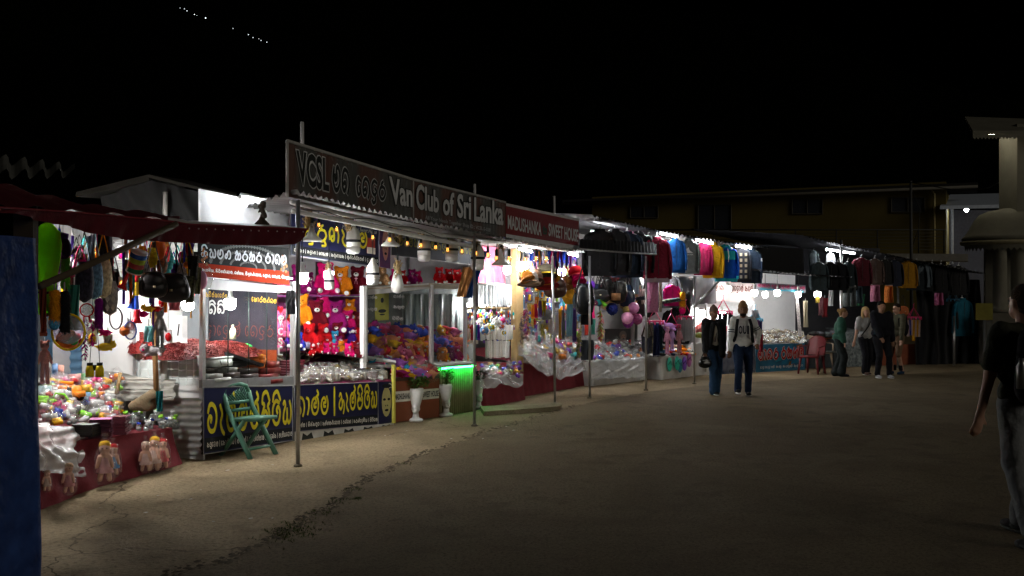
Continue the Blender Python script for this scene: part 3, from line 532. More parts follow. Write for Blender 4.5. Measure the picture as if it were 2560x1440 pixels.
part('panel', ribbed(QA, 26, .004), vn, sgn, True); part('panel', ribbed(QB, 26, .004), vn, sgn, True)
part('frame', M().tube([QA[0], QA[1], QB[1]], .02, 6).tube([QA[0], QA[3]], .018, 6).tube([QA[1], QA[2]], .012, 6), mat((.36, .35, .33), .6), sgn, True)
gray = mat((.47, .475, .48), .6); ink = mat((.02, .022, .02), .6)
def outlined(s, q, sn=False, inv=False, gap=.06):
    a = [gray, ink] if not inv else [ink, gray]
    big = sinhala(s, .34) if sn else latin(s, .075); sm = sinhala(s, .22) if sn else latin(s, .028)
    part('lettering', on_quad(big, sub(q, -.02, -.035, 1.02, 1.035), .012), a[0], sgn, True); part('lettering', on_quad(sm, q, .016), a[1], sgn, True)
dq = lambda *p: onto(QA if p[0][0] < 1033 else QB if p[0][0] < 1264 else QC, *p)
outlined('VCSL', dq((738, 374), (820, 397), (820, 480), (743, 461)))
outlined('මග', dq((828, 404), (872, 424), (872, 490), (828, 484)), True); outlined('ගෙදර', dq((888, 434), (962, 452), (962, 516), (888, 506)), True)
outlined('Van', dq((970, 440), (1029, 460), (1029, 519), (975, 510)), inv=True); outlined('Club', dq((1038, 457), (1095, 478), (1095, 533), (1038, 523)), inv=True)
outlined('of', dq((1105, 480), (1133, 482), (1133, 541), (1105, 538)), inv=True); outlined('Sri', dq((1141, 484), (1175, 488), (1175, 550), (1141, 544)), inv=True); outlined('Lanka', dq((1183, 493), (1256, 505), (1256, 564), (1183, 553)), inv=True)
part('lettering', on_quad(latin('All Your Needs Together Shop ID : VCSL-S-028', .012), dq((1061, 538), (1224, 571), (1224, 582), (1061, 551)), .014), mat((.33, .34, .35), .6), sgn, True)
s_r = thing('shop_sign', 'red sign with bold white capitals right of the long grey sign', 'sign', P(1355, 570, 16.4)); QC = quad([(1265, 508), (1447, 547), (1447, 632), (1265, 604)], dp); dr = mat((.15, .012, .014), .55)
part('panel', board(QC, .03), dr, s_r, True); part('stripe', board(sub([p+inn(1355, -.004) for p in QC], 0, .93, 1, 1, ), .003), gray, s_r, True); part('stripe', board(sub([p+inn(1355, -.004) for p in QC], 0, 0, 1, .2), .003), gray, s_r, True)
wl = mat((.5, .5, .5), .6)
part('lettering', on_quad(latin('MADUSHANKA', .02), dq((1268, 537), (1352, 557), (1352, 590), (1268, 572)), .012), wl, s_r, True); part('lettering', on_quad(latin('SWEET HOUSE', .02), dq((1370, 558), (1444, 574), (1444, 606), (1370, 590)), .012), wl, s_r, True)
part('emblem', on_quad(sinhala('ස', .25), dq((1355, 563), (1366, 565), (1366, 588), (1355, 586)), .012), mat((.02, .05, .03)), s_r, True)
# white pipes and wires under the roof edge
for nm, lab, a in (('gutter_pipe', 'White pipe running under the edge of the stall roof', [(728, 505), (900, 545), (1100, 588), (1262, 607)]), ('gutter_pipe', 'Second white pipe, below the one under the roof edge', [(732, 528), (900, 560), (1080, 598), (1180, 616)])):
    single(nm, M().tube([P(x, y, dp(x, .25)) for x, y in a], .028, 8), mat((.72, .72, .7), .4), lab, 'pipe', P(900, 545, 12.3), world=True)
single('wire', M().tube([P(725+i*20, lerpt([(725, 512), (1270, 622)], 725+i*20)+4*math.sin(i*1.1)+3*math.sin(i*.37), dp(725+i*20, .12)) for i in range(28)], .006, 5), mat((.05, .05, .05)), 'Thin black lamp wire looping along the roof edge', 'wire', P(990, 570, 12.7), world=True)
def WRAP(): return film('wrap', .08, (1, 1, 1), .22, .15, .8, 40)
# ================================================================ COUNTERS, BOOTHS, BANNERS
A0 = G(510, 1150); A1 = G(735, 1103); uB = (A1-A0).normalized(); nB = Vector((-uB.y, uB.x, 0))
def DS(px): s = (px-CX)/FPX; return A0.y+nB.y*((A0.x-A0.y*s)/(nB.y*s-nB.x))          # depth of the booth's left side wall at a column
def SQ(*p): return quad(p, DS)
alu = mat((.62, .62, .63), .35, .6, noise=.1); white = mat((.78, .78, .77), .5, noise=.05); navy = mat((.012, .014, .05), .45, noise=.3, scale=3, bump=.12, bscale=5); yel = mat((.62, .52, .02), .5, noise=.08); offw = mat((.68, .66, .58), .5)
bt = thing('glass_booth', 'white framed glass sweet booth behind the folding chair', 'booth', A0)
part('corrugated_wall', ribbed(SQ((398, 996), (503, 994), (503, 1138), (398, 1128)), 8, .018, horiz=True), mat((.62, .62, .60), .3, .85, noise=.2), bt, True)
part('base_strip', board(SQ((398, 1130), (508, 1138), (508, 1152), (398, 1142)), .03), alu, bt, True)
part('side_panel', board(SQ((335, 962), (505, 962), (505, 995), (335, 992)), .02), white, bt, True)
tl = mat((.72, .78, .76), .3, noise=.04)
for r in range(5):
    for c in range(9):
        x0, x1 = 333+c*19, 333+c*19+18.2
        if x1 > 505 or (c > 5 and r < 1): continue
        if c in (3, 4, 5) and r == 0: continue
        y0 = 866+r*19+(0 if c < 6 else 4); part('tile', board(SQ((x0, y0), (x1, y0), (x1, y0+18.3), (x0, y0+18.3)), .012).flat(), tl, bt, True)
part('side_board', board(SQ((205, 835), (332, 835), (332, 975), (205, 985)), .02), white, bt, True)
ab = P(505, 1000, 11.3)
for px, d in ((506, A0.y), (732, A1.y), (340, DS(340))): part('corner_post', M().box(P(px, 0, d).lerp(P(px, 0, d), 0)*0+Vector((P(px, 0, d).x, d, 1.36)), (.05, .05, 1.35), yaw(600)).flat(), alu, bt, True)
part('top_rail', board(quad([(500, 692), (728, 716), (728, 733), (500, 722)], lambda x: df(x, -.02)), .06), mat((.36, .37, .39), .5, .2), bt, True)
part('bottom_rail', board(quad([(506, 950), (735, 940), (735, 965), (506, 970)], lambda x: df(x, -.02)), .05), mat((.36, .37, .38), .4, .5), bt, True)
for x0, x1, k in ((512, 570, .02), (563, 622, .05), (616, 667, .02), (660, 716, .05)):
    gp_ = part('glass_pane', board(quad([(x0, 722), (x1, 727), (x1, 950), (x0, 954)], lambda x: df(x, k)), .006), GLASS(), bt, True)
    part('pane_edge', M().tube([P(x1, 727, df(x1, k)), P(x1, 950, df(x1, k))], .006, 4), mat((.02, .04, .035), .3), gp_, True)
part('side_glass', board(SQ((345, 740), (500, 715), (500, 868), (345, 866)), .006), GLASS(), bt, True)
flr = [A0+nB*.02, A1+nB*.02, A1+nB*1.6, A0+nB*1.6]; part('shelf', M().slab([v+Vector((0, 0, .78)) for v in flr], (0, 0, -.03)).flat(), alu, bt, True)
part('ceiling', M().slab([v+Vector((0, 0, 2.06)) for v in flr], (0, 0, .02)).flat(), white, bt, True)
part('back_panel', M().slab([A0+nB*1.62, A1+nB*1.62, A1+nB*1.62+Vector((0, 0, 2.05)), A0+nB*1.62+Vector((0, 0, 2.05))], nB*.02).flat(), white, bt, True)
rw = [A1+nB*1.6-uB*.06, A1+nB*.12-uB*.06, A1+nB*.12-uB*.06+Vector((0, 0, 2.0)), A1+nB*1.6-uB*.06+Vector((0, 0, 2.0))]; rq = [rw[3], rw[2], rw[1], rw[0]]
pr = part('inner_poster', board(sub(rq, 0, .5, .93, 1), .01), mat((.025, .055, .085), .5, noise=.8, scale=3, tint=(.06, .05, .07)), bt, True)
part('poster_stripe', on_quad(M().add([(0, 0, 0), (1, 0, 0), (1, 1, 0), (0, 1, 0)], [[0, 1, 2, 3]]), sub(rq, 0, .5, .93, .58), .004), mat((.28, .05, .015), .4, noise=.4), pr, True)
part('lettering', on_quad(sinhala('දොදොල් ගෙදර', .1), sub(rq, .08, .64, .9, .76), .008), mat((.22, .06, .05)), pr, True)
part('lettering', on_quad(sinhala('මස්කට් කජු', .14), sub(rq, .05, .515, .8, .565), .008), yel, pr, True)
part('lettering', on_quad(sinhala('සිගිති', .2), sub(rq, .06, .8, .36, .9), .008), white, pr, True)
Bq = lambda *p: quad(p, lambda x: df(x, -.03))
part('lettering', on_quad(sinhala('අවිස්සාවේල', .2), Bq((513, 726), (566, 732), (566, 748), (513, 744)), .004), mat((.72, .42, .02)), bt, True)
part('lettering', on_quad(sinhala('හෝර්ටන්ගල', .2), Bq((628, 737), (690, 744), (690, 760), (628, 755)), .004), mat((.72, .42, .02)), bt, True)
for i, c in enumerate('VCSL'): part('lettering', on_quad(latin(c, .03), Bq((694, 794+i*25), (706, 794+i*25), (706, 813+i*25), (694, 813+i*25)), .006), mat((.55, .55, .5)), bt, True)
hm = M(); hv = [(.5+.5*math.sin(t)**3, .55+.031*(13*math.cos(t)-5*math.cos(2*t)-2*math.cos(3*t)-math.cos(4*t)), 0) for t in [2*PI*i/28 for i in range(28)]]; hm.add(hv, [list(range(28))])
part('heart_sticker', on_quad(hm, Bq((694, 764), (707, 765), (707, 787), (694, 787)), .005), mat((.6, .012, .02), .4), bt, True)
sg = thing('paper_sign', 'white paper with one black stroke taped to the booth glass', 'sign', P(444, 835, DS(444)))
part('sheet', board(SQ((425, 788), (468, 790), (468, 858), (425, 855)), .003), mat((.75, .75, .75)), sg, True); part('pen_stroke', on_quad(M().add([(.42, .25, 0), (.5, .25, 0), (.58, .7, 0), (.5, .7, 0)], [[0, 1, 2, 3]]), SQ((425, 788), (468, 790), (468, 858), (425, 855)), .003), ink, sg, True)
# black and red banner, white board
br = thing('banner', 'black and red banner with white letters over the glass booth', 'banner', P(610, 650, 11.8)); bk = mat((.022, .024, .026), .8, spec=.05); rd_ = mat((.30, .025, .008), .8, spec=.05)
QR = quad([(496, 600), (722, 620), (722, 712), (496, 690)], lambda x: df(x, -.12))
part('cloth', board(QR, .012), bk, br, True); part('stripe', on_quad(M().grid(lambda u, v: (u, v, 0), 1, 1), sub(QR, 0, 0, 1, .36), .003), rd_, br, True)
part('lettering', on_quad(sinhala('කියමන සරසර රාගම', .2), sub(QR, .02, .5, .96, .9), .008), mat((.6, .68, .75)), br, True)
part('lettering', on_quad(sinhala('කැලණිය, කිරිබත්ගොඩ, ගම්පහ, මිනුවන්ගොඩ, කඳාන, ජාඇල, මීගමුව', .2), sub(QR, .03, .12, .98, .25), .008), white, br, True)
fm = M(); fm.smooth = False
for a in range(4):
    r0 = .12+.14*a; n_ = 14+8*a
    for i in range(n_):
        t = PI*i/n_; c = (.52+r0*math.cos(t)*.75, .38+r0*math.sin(t)*1.05)
        fm.add([(c[0]+.011*math.cos(b)*(1+a*.3), c[1]+.035*math.sin(b)*(1+a*.2), .0005*a) for b in (0, 1.57, 3.14, 4.71)], [[0, 1, 2, 3]])
fm.v = [(x, min(y, .97), z) for x, y, z in fm.v]; part('mandala_print', on_quad(fm, QR, .005), mat((.10, .11, .11)), br, True)
for s in (0, 1):
    gm = M()
    for i in range(9): cx_, cy_ = (.03+.03*s*0+rnd(0, .05)) if not s else .9+rnd(0, .07), .35+.05*i; gm.add([(cx_+.012*math.cos(b), cy_+.05*math.sin(b), .001*i) for b in (0, 1, 2, 3.1, 4, 5)], [[0, 1, 2, 3, 4, 5]])
    part('flower_print', on_quad(gm, QR, .006), mat((.18, .28, .04), noise=.6, scale=20, tint=(.4, .1, .03)), br, True)
QW = quad([(501, 472), (722, 520), (722, 606), (501, 586)], lambda x: df(x, .1)); single('white_board', board(QW, .03), mat((.72, .74, .76), .5), 'Blank white board glowing above the canopy under a tube lamp', 'board', P(610, 540, 12), world=True)
single('name_strip', board(quad([(525, 574), (600, 580), (600, 590), (525, 586)], lambda x: df(x, -.05)), .01), navy, 'Navy strip with pale letters half hidden behind the canopy', 'sign', P(560, 580, 11.5), world=True)
# blue banners with yellow place names
def banner(label, q, big, small, qs=None, face=None, seps=True, name='banner', cat='banner', colr=None, bigm=None):
    t = thing(name, label, cat, (q[2]+q[3])/2); part('cloth', board(q, .012), colr or navy, t, True); part('edge', M().tube([q[0], q[1], q[2], q[3], q[0]], .006, 4), mat((.3, .3, .3), .4), t, True)
    for s, a in big: part('lettering', on_quad(sinhala(s, .18), sub(q, *a), .006), bigm or yel, t, True)
    if small:
        part('band', on_quad(M().grid(lambda u, v: (u, v, 0), 1, 1), sub(q, .01, .03, .99, .24), .003), bk, t, True); part('lettering', on_quad(sinhala(small, .19), sub(q, .03, .07, .97, .2), .006), offw, t, True)
    return t
counter_q = lambda a, k=-.03: quad(a, lambda x: df(x, k))
QD = counter_q([(509, 969), (731, 964), (731, 1101), (509, 1136)])
banner('navy banner with fat yellow letters behind the folding chair', QD, [('වැල්ලම්පිටිය', (.03, .24, .98, .94))], 'කඩුවෙල | කොට්ටාව | මාලබේ | ග්‍රෑන්ඩ්පාස් | පාදුක්ක | පෑලියගොඩ')
QE = counter_q([(735, 963), (945, 955), (945, 1062), (735, 1080)])
banner('navy counter banner with yellow letters under the heap of packets', QE, [('ගාල්ල', (.02, .3, .38, .9)), ('|', (.44, .28, .46, .94)), ('ඇල්පිටිය', (.5, .3, .98, .97))], 'ගාල්ල | හික්කඩුව | අම්බලන්ගොඩ | රත්ගම | කරන්දෙණිය | පිටිගල')
def face_print(q, t, c1):
    e = lambda cx_, cy_, a, b, z=0, n_=16: ([(cx_+a*math.cos(2*PI*i/n_), cy_+b*math.sin(2*PI*i/n_), z) for i in range(n_)], [list(range(n_))])
    m = M(); m.add(*e(.5, .52, .3, .36)); part('face_print', on_quad(m, q, .004), c1, t, True)
    m = M(); [m.add(*e(*a)) for a in ((.36, .58, .09, .03, .002), (.64, .58, .09, .03, .002), (.5, .32, .12, .03, .002), (.44, .43, .03, .02, .002), (.56, .43, .03, .02, .002), (.5, .9, .3, .05, .002))]; part('face_print', on_quad(m, q, .006), bk, t, True)
QF = counter_q([(946, 955), (985, 954), (985, 1055), (946, 1062)]); t = thing('face_poster', 'dark poster strip with a yellow face at the counter end', 'poster', P(965, 1000, 14.3)); part('sheet', board(QF, .01), navy, t, True); face_print(QF, t, mat((.42, .38, .16)))
part('emblem', on_quad(sinhala('ක', .2), sub(QF, .6, .84, .95, .97), .006), mat((.4, .4, .35)), t, True)
QG = counter_q([(727, 530), (947, 566), (947, 668), (727, 638)], -.15)
t = banner('navy banner with yellow letters hanging behind the row of bulbs', QG, [('කුරුණෑගල', (.13, .29, .85, .84))], 'වත්තල | කඳාන | ජාඇල | කටුනායක | මුන්නේශ්වරම් | දංකොටුව')
part('lettering', on_quad(latin('Madushanka Sweet House', 0, .4), sub(QG, .55, .8, .97, .9), .006), mat((.45, .45, .4)), t, True)
pq = sub(QG, .85, .30, .95, .68); part('notice', board([p-nB*.004 for p in pq], .004), mat((.35, .04, .03)), t, True); part('notice', board([p-nB*.008 for p in sub(pq, 0, 0, 1, .4)], .003), offw, t, True)
QH = counter_q([(950, 556), (976, 562), (976, 672), (950, 667)], -.16); t = thing('face_poster', 'narrow violet poster of a woman\'s face hung by the navy banner', 'poster', P(963, 610, 14.2)); part('sheet', board(QH, .01), mat((.06, .04, .16), .4, noise=.6, scale=5, tint=(.16, .05, .10)), t, True); face_print(QH, t, mat((.34, .16, .12)))
QI = counter_q([(978, 565), (1182, 597), (1182, 662), (978, 638)], .3)
banner('hazy grey banner with tall yellow letters over the glass case', QI, [('නුවරඑළිය ගල්ල කඳාන මාතලේ', (.02, .28, .98, .8))], None, colr=mat((.05, .06, .09), .4), bigm=mat((.36, .34, .05)))
# counter of the teddy stall
ct = thing('sweet_counter', 'low counter heaped with sweets, white boxes along its foot', 'counter', G(735, 1103))
F1, F2 = P(735, CY, df(735)), P(985, CY, df(985)); F1.z = F2.z = 0; uC = (F2-F1).normalized(); nC = Vector((-uC.y, uC.x, 0)); zc1, zc2 = .705, .63
part('top', M().slab([F1+Vector((0, 0, zc1)), F2+Vector((0, 0, zc2)), F2+nC*1.3+Vector((0, 0, zc2+.42)), F1+nC*1.3+Vector((0, 0, zc1+.42))], (0, 0, -.03)).flat(), mat((.30, .04, .12), .6), ct, True)
part('front', board(counter_q([(735, 966), (985, 957), (985, 1058), (735, 1100)], .03), .03), mat((.3, .3, .3)), ct, True)
bx = counter_q([(737, 1078), (985, 1058), (985, 1064), (737, 1103)], -.02)
part('foot_board', board(bx, .03), mat((.55, .55, .53), .6), ct, True)
for i in range(5):
    m = M(); x = .06+i*.2; m.add([(x, 0, 0), (x+.11, 0, 0), (x+.09, .75, 0), (x+.05, .4, 0), (x+.01, .75, 0)], [[0, 1, 2, 3, 4]]); part('black_print', on_quad(m, bx, .003), ink, ct, True)
part('rail', M().tube([P(766, 870, 13.9), P(988, 906, 14.7)], .03, 4).flat(), white, ct, True)
single('white_post', M().box(Vector((0, 0, .9)), (.065, .065, 1.15)).flat(), mat((.8, .8, .8), .35), 'Thick white post at the corner between bears and glass case', 'post', P(908, 880, df(908, .1))-Vector((0, 0, .55)), yaw(908))
# bear shelves
sh = thing('bear_shelf', 'purple shelves crowded with teddy bears behind the sweets', 'shelf', P(810, 880, 14.4))
def BD(px): return lerpt([(560, 13.0), (720, 13.9), (920, 15.0), (1100, 15.8)], px)
for y0, k in ((737, 0), ):
    part('plank', M().slab([P(600, y0+2, BD(600)-.15), P(915, y0-1, BD(915)-.15), P(915, y0-1, BD(915)+.35), P(600, y0+2, BD(600)+.35)], (0, 0, -.025)).flat(), mat((.25, .05, .2)), sh, True)
part('back_cloth', board(quad([(590, 742), (930, 742), (930, 925), (590, 930)], lambda x: BD(x)+.36), .02), mat((.30, .06, .22), .8), sh, True)
part('lower_plank', M().slab([P(600, 868, BD(600)-.4), P(915, 885, BD(915)-.4), P(915, 865, BD(915)+.35), P(600, 850, BD(600)+.35)], (0, 0, -.03)).flat(), mat((.25, .05, .1)), sh, True)
part('support', M().tube([P(797, 655, 15.6), P(797, 740, 15.6)], .05), mat((.1, .08, .07)), sh, True)
# glass case with plush toys
C0, C1 = P(915, CY, df(915, .25)), P(1172, CY, df(1172, .25)); C0.z = C1.z = 0; gc = thing('glass_case', 'aluminium framed glass case with bears on its top', 'display case', C0)
CDf = lambda x: df(x, .25)
frm = mat((.66, .66, .67), .35, .4)
part('top_rail', board(quad([(912, 719), (1072, 708), (1072, 722), (912, 738)], CDf), .06), frm, gc, True); part('top_rail', board(quad([(1072, 708), (1166, 710), (1166, 722), (1072, 722)], CDf), .06), mat((.42, .36, .28), .5), gc, True)
part('top_board', M().slab([P(912, 719, CDf(912)), P(1166, 708, CDf(1166)), P(1166, 706, CDf(1166)+.75), P(905, 712, CDf(905)+.75)], (0, 0, -.03)).flat(), mat((.4, .35, .28)), gc, True)
for px, y0, y1, w in ((1078, 712, 910, .06), (1163, 715, 910, .05), (914, 720, 905, .04)): a, b = P(px, y0, CDf(px)-.01), P(px, y1, CDf(px)-.01); part('post', M().box((a+b)/2, (w, .05, (a-b).length), yaw(px)).flat(), frm, gc, True)
part('front_glass', board(quad([(918, 738), (1072, 722), (1072, 905), (918, 900)], CDf), .006), film('glassd', .012, (.9, .93, .92), .012, .03, 0), gc, True)
part('end_glass', board(quad([(1084, 722), (1158, 722), (1158, 910), (1084, 905)], CDf), .006), film('glassw', .03, (.92, .94, .94), .03, .05, .4, 6), gc, True)
part('back_panel', board(quad([(905, 725), (1185, 715), (1185, 930), (905, 930)], lambda x: df(x, 1.3)), .02), mat((.14, .15, .15), .6, noise=.3), gc, True)
part('plastic_curtain', M().grid(lambda u, v: tuple(P(1005+145*u, 735+175*v, df(1005+145*u, 1.05))+Vector((0, .05*math.sin(u*34+v*3)+.03*math.sin(u*71), 0))), 60, 10), mat((.17, .20, .20), .4, noise=.4, scale=5), gc, True)
face = quad([(938, 735), (972, 733), (972, 800), (938, 802)], lambda x: df(x, 1.25)); fp = part('poster', board(face, .005), mat((.40, .36, .06), .6), gc, True)
part('face_print', on_quad((lambda m: [m.add([(c+a*math.cos(2*PI*i/12), d+b*math.sin(2*PI*i/12), 0) for i in range(12)], [list(range(12))]) for c, d, a, b in ((.5, .75, .12, .1), (.5, .35, .3, .07), (.5, .22, .2, .03))] and m)(M()), face, .004), bk, fp, True)
for i, (x, y) in enumerate(((983, 735), (983, 763), (980, 790), (915, 737), (915, 768))): part('lettering', on_quad(sinhala(['ගාල්ල', 'කජුල', 'බිබිල'][i % 3], .2), counter_q([(x, y), (x+27, y+1), (x+27, y+11), (x, y+10)], .24), .004), mat((.5, .5, .5)), gc, True)
part('floor', M().slab([P(912, 912, CDf(912)), P(1166, 912, CDf(1166)), P(1166, 895, CDf(1166)+.9), P(905, 890, CDf(905)+.9)], (0, 0, -.04)).flat(), mat((.3, .3, .3)), gc, True)
# brown panel counter and green lit bamboo counter
pc = thing('panel_counter', 'rusty brown counter with pale label strips behind the head planters', 'counter', G(1045, 1055)); PQ = counter_q([(985, 945), (1098, 938), (1098, 1042), (985, 1056)], -.05)
part('panel', board(PQ, .02), mat((.20, .062, .03), .6, noise=.3, scale=3), pc, True); part('tray', M().slab([PQ[0]+Vector((0, 0, .0)), PQ[1], PQ[1]+inn(1045, .75)+Vector((0, 0, .12)), PQ[0]+inn(985, .75)+Vector((0, 0, .12))], (0, 0, -.05)).flat(), mat((.08, .05, .04)), pc, True)
part('edge_board', board(counter_q([(984, 912), (989, 912), (989, 1058), (984, 1058)], -.08), .04), mat((.6, .55, .1), .5), pc, True)
for s, a in (('MADHUSHANKA', (.02, .5, .36, .64)), ('SWEET HOUSE', (.62, .5, .98, .64))):
    part('label_strip', on_quad(M().grid(lambda u, v: (u, v, 0), 1, 1), sub(PQ, a[0]-.01, a[1]-.05, a[2]+.01, a[3]+.05), .003), offw, pc, True); part('lettering', on_quad(latin(s, .025), sub(PQ, *a), .005), ink, pc, True)
bc = thing('bamboo_counter', 'bamboo fronted counter glowing green under its lit edge', 'counter', G(1140, 1033)); BQ = counter_q([(1099, 918), (1182, 911), (1182, 1027), (1099, 1041)], -.05)
for i in range(17):
    q = sub(BQ, i/17+.004, 0, (i+1)/17-.004, .95); part('slat', M().tube([(q[3]+q[2])/2, (q[0]+q[1])/2], .019, 8), mat((.25, .22, .12), .6, noise=.2), bc, True)
part('top', M().slab([BQ[0], BQ[1], BQ[1]+inn(1150, .7)+Vector((0, 0, .08)), BQ[0]+inn(1100, .7)+Vector((0, 0, .08))], (0, 0, .04)).flat(), mat((.4, .4, .38)), bc, True)
part('core', board([v+inn(1140, .03) for v in BQ], .03), mat((.1, .09, .04)), bc, True)
part('lip', M().slab([BQ[0]-inn(1140, .08), BQ[1]-inn(1140, .08), BQ[1], BQ[0]], (0, 0, .03)).flat(), mat((.3, .3, .28)), bc, True)
part('light_strip', M().tube([BQ[0]-inn(1140, .05)+Vector((0, 0, -.02)), BQ[1]-inn(1140, .05)+Vector((0, 0, -.02))], .014, 6), emit((.02, 1, .12), 26), bc, True)
kb = M(); kp = [G(1200, 1026), G(1300, 1022), G(1372, 1016), G(1404, 1019), G(1400, 1026), G(1362, 1030), G(1210, 1040)]; kb.add([(v.x, v.y, 0) for v in kp]+[(v.x, v.y, .07) for v in kp], [list(range(7, 14))]+[[i, (i+1) % 7, 7+(i+1) % 7, 7+i] for i in range(7)])
single('step_slab', kb.flat(), ground_mat((.17, .14, .09), (.25, .21, .14), (.10, .11, .05), 2.), 'Low mossy concrete slab reaching out before the maroon tables', 'slab', (0, 0, 0))
# ---------------------------------------------------------------- draped tables and plastic sheets
def table(label, fr, zt, depth, ma, name='draped_table', flare=.06, topm=None, cat='table', legs=True):   # fr: ground points of the front edge
    t = thing(name, label, cat, fr[0]); n = len(fr); u = (fr[-1]-fr[0]).normalized(); nn = Vector((-u.y, u.x, 0)); m = M()
    ln = [0]
    for a, b in zip(fr, fr[1:]): ln.append(ln[-1]+(b-a).length)
    def at(s): i = max(j for j in range(n-1) if ln[j] <= s+1e-9); f = (s-ln[i])/(ln[i+1]-ln[i]); return fr[i].lerp(fr[i+1], f), zt[i]+(zt[i+1]-zt[i])*f
    L = ln[-1]; tot = depth+L+depth
    def f(a, v):
        s = a*tot; w = .010*math.sin(s*11)*(1-v)+.005*math.sin(s*29+v*3)*(1-v); fl = flare*(1-v)**1.5
        if s < depth: q, z = at(0); q = q+nn*(depth-s)-u*(fl+w)
        elif s > depth+L: q, z = at(L); q = q+nn*(s-depth-L)+u*(fl+w)
        else: q, z = at(s-depth); q = q-nn*(fl+w)
        return (q.x, q.y, .006+(z-.006)*v)
    m.grid(f, max(30, int(tot*18)), 8); part('cloth', m, ma, t, True)
    tp = M().grid(lambda a, v: (lambda q, z: ((q+nn*depth*v).x, (q+nn*depth*v).y, z+.12*v*depth))(*at(a*L)), 12, 4); part('tabletop', tp, topm or ma, t, True)
    if legs:
        for q in (at(.05)[0]+nn*.05, at(L-.05)[0]+nn*.05, at(.05)[0]+nn*(depth-.05), at(L-.05)[0]+nn*(depth-.05)): part('leg', M().tube([q, q+Vector((0, 0, zt[0]-.06))], .025, 6), ply, t, True)
    return t
maroon = mat((.15, .018, .026), .85, noise=.2, scale=8, bump=.3, bscale=50); greyc = mat((.42, .40, .37), .3, noise=.25, scale=4, bump=1., bscale=7, spec=.6)
TA = [G(70, 1275), G(200, 1222), G(330, 1188), G(432, 1160)]
table('low maroon draped toy table at the left end', TA, [.47, .46, .43, .40], 1.5, maroon, flare=.13)
TE = [G(1203, 1019), G(1310, 999)]; table('small maroon draped table under clear plastic beside the planter', TE, [.52, .5], 1.3, maroon)
TF = [G(1316, 988), G(1412, 977)]; table('wide maroon draped table under the big plastic sheet', [G(1300, 992), G(1415, 972), G(1466, 962)], [.62, .62, .6], 1.6, maroon)
TG = [G(1478, 968), G(1614, 950)]; table('grey draped table with bags of trinkets, wrapped in plastic', [G(1480, 966), G(1615, 950)], [.5, .48], 1.3, greyc, flare=.02)
TH = [G(1655, 949), G(1735, 942)]; table('short grey table of folded clothes with slippers on its front', [G(1654, 950), G(1737, 940)], [.5, .5], 1.3, greyc, flare=.02)
def plastic(label, f, nu=60, nv=24, name='plastic_sheet'): return single(name, M().grid(f, nu, nv), SHEET(), label, 'plastic sheet')
def wr(u, v, a=.03): return a*(math.sin(u*11+3*math.sin(v*5))*math.sin(v*8+2*math.sin(u*6))+.35*math.sin(u*23+v*15)*math.sin(v*17-u*9))
def sheetA(u, v):
    px = 40+172*u; y = 1040+35*u+(128-8*u)*v; k = .5-.62*min(1, v*1.9); q = P(px, y, G(px, 1262-.42*(px-100)).y-.12+k*.55); w = wr(u*1.2, v*1.2, .03)+.008*math.sin(u*16+v*3)*max(0, v-.4); return (q.x+w, q.y-abs(w)*1.2, q.z+w*.4)
single('plastic_sheet', M().grid(sheetA, 44, 34), film('cloudy', .05, (.9, .9, .9), .62, .25, .9, 7), 'Cloudy plastic sheet bulging over toys beside the blue tarpaulin', 'plastic sheet')
def sheetE(u, v):
    q = P(1200+108*u, lerpt([(0, 925), (.5, 942), (1, 970)], v)-5*u+(6*math.sin(u*9)+14*u*(1-u))*max(0, v-.5)*2, lerpt([(0, df(1255, 1.2)), (.5, df(1255, -.02)), (1, df(1255, -.15))], v)+(u-.5)*1.6); return (q.x, q.y, q.z+.03+wr(u, v, .03))
plastic('Clear plastic sheet over the small maroon table', sheetE)
def sheetF(u, v):
    x = 1296+u*(150+20*v); yt = lerpt([(0, 832), (.5, 822), (1, 850)], u); yb = lerpt([(0, 880), (.3, 925), (.62, 947), (1, 925)], u); q = P(x, yt+(yb-yt)*v, lerpt([(0, df(x, 1.4)), (.75, df(x, .0)), (1, df(x, -.2))], v)); w = wr(u*1.3, v*1.4, .05); return (q.x, q.y-abs(w)*.6, q.z+w)
plastic('Big crumpled clear plastic sheet over the toy heap', sheetF, 80, 50)
def sheetG(u, v):
    x = 1478+138*u; y = lerpt([(0, 856), (.5, 904), (1, 948)], v); q = P(x, y-6*u, lerpt([(0, df(x, .8)), (.5, df(x, -.33)), (1, df(x, -.45))], v)); w = wr(u*1.5, v*1.5, .035); return (q.x, q.y-abs(w)*.5, q.z+w*.6)
plastic('Shiny clear plastic sheet hanging over the grey table front', sheetG, 70, 40)
# ---------------------------------------------------------------- far sweet stall
fw = mat((.03, .10, .34), .4, noise=.9, scale=3, tint=(.05, .28, .5))
t = thing('sweet_counter', 'white counter with a blue banner of bright red letters', 'counter', G(1950, 928))
QK = counter_q([(1890, 862), (2012, 858), (2012, 924), (1890, 931)], -.04); part('body', board([v+inn(1950, .03) for v in QK], .6), white, t, True)
bb = thing('banner', 'blue and orange banner with red letters edged in white', 'banner', P(1950, 895, 24.4)); part('cloth', board(QK, .01), fw, bb, True)
for i in range(14):
    x, y = rnd(.05, .9), rnd(.1, .8); part('print_patch', on_quad(M().add([(x, y, i*.0004), (x+.12, y+.05, i*.0004), (x+.14, y+.2, i*.0004), (x+.02, y+.15, i*.0004)], [[0, 1, 2, 3]]), QK, .001), mat(random.choice([(.02, .25, .5), (.02, .06, .25), (.3, .12, .03), (.03, .4, .6)])), bb, True)
def two(q, s, a, b, t, th=.2): part('lettering', on_quad(sinhala(s, th+.16), sub(q, -.008, -.03, 1.008, 1.03), .008), b, t, True); part('lettering', on_quad(sinhala(s, th), q, .016), a, t, True)
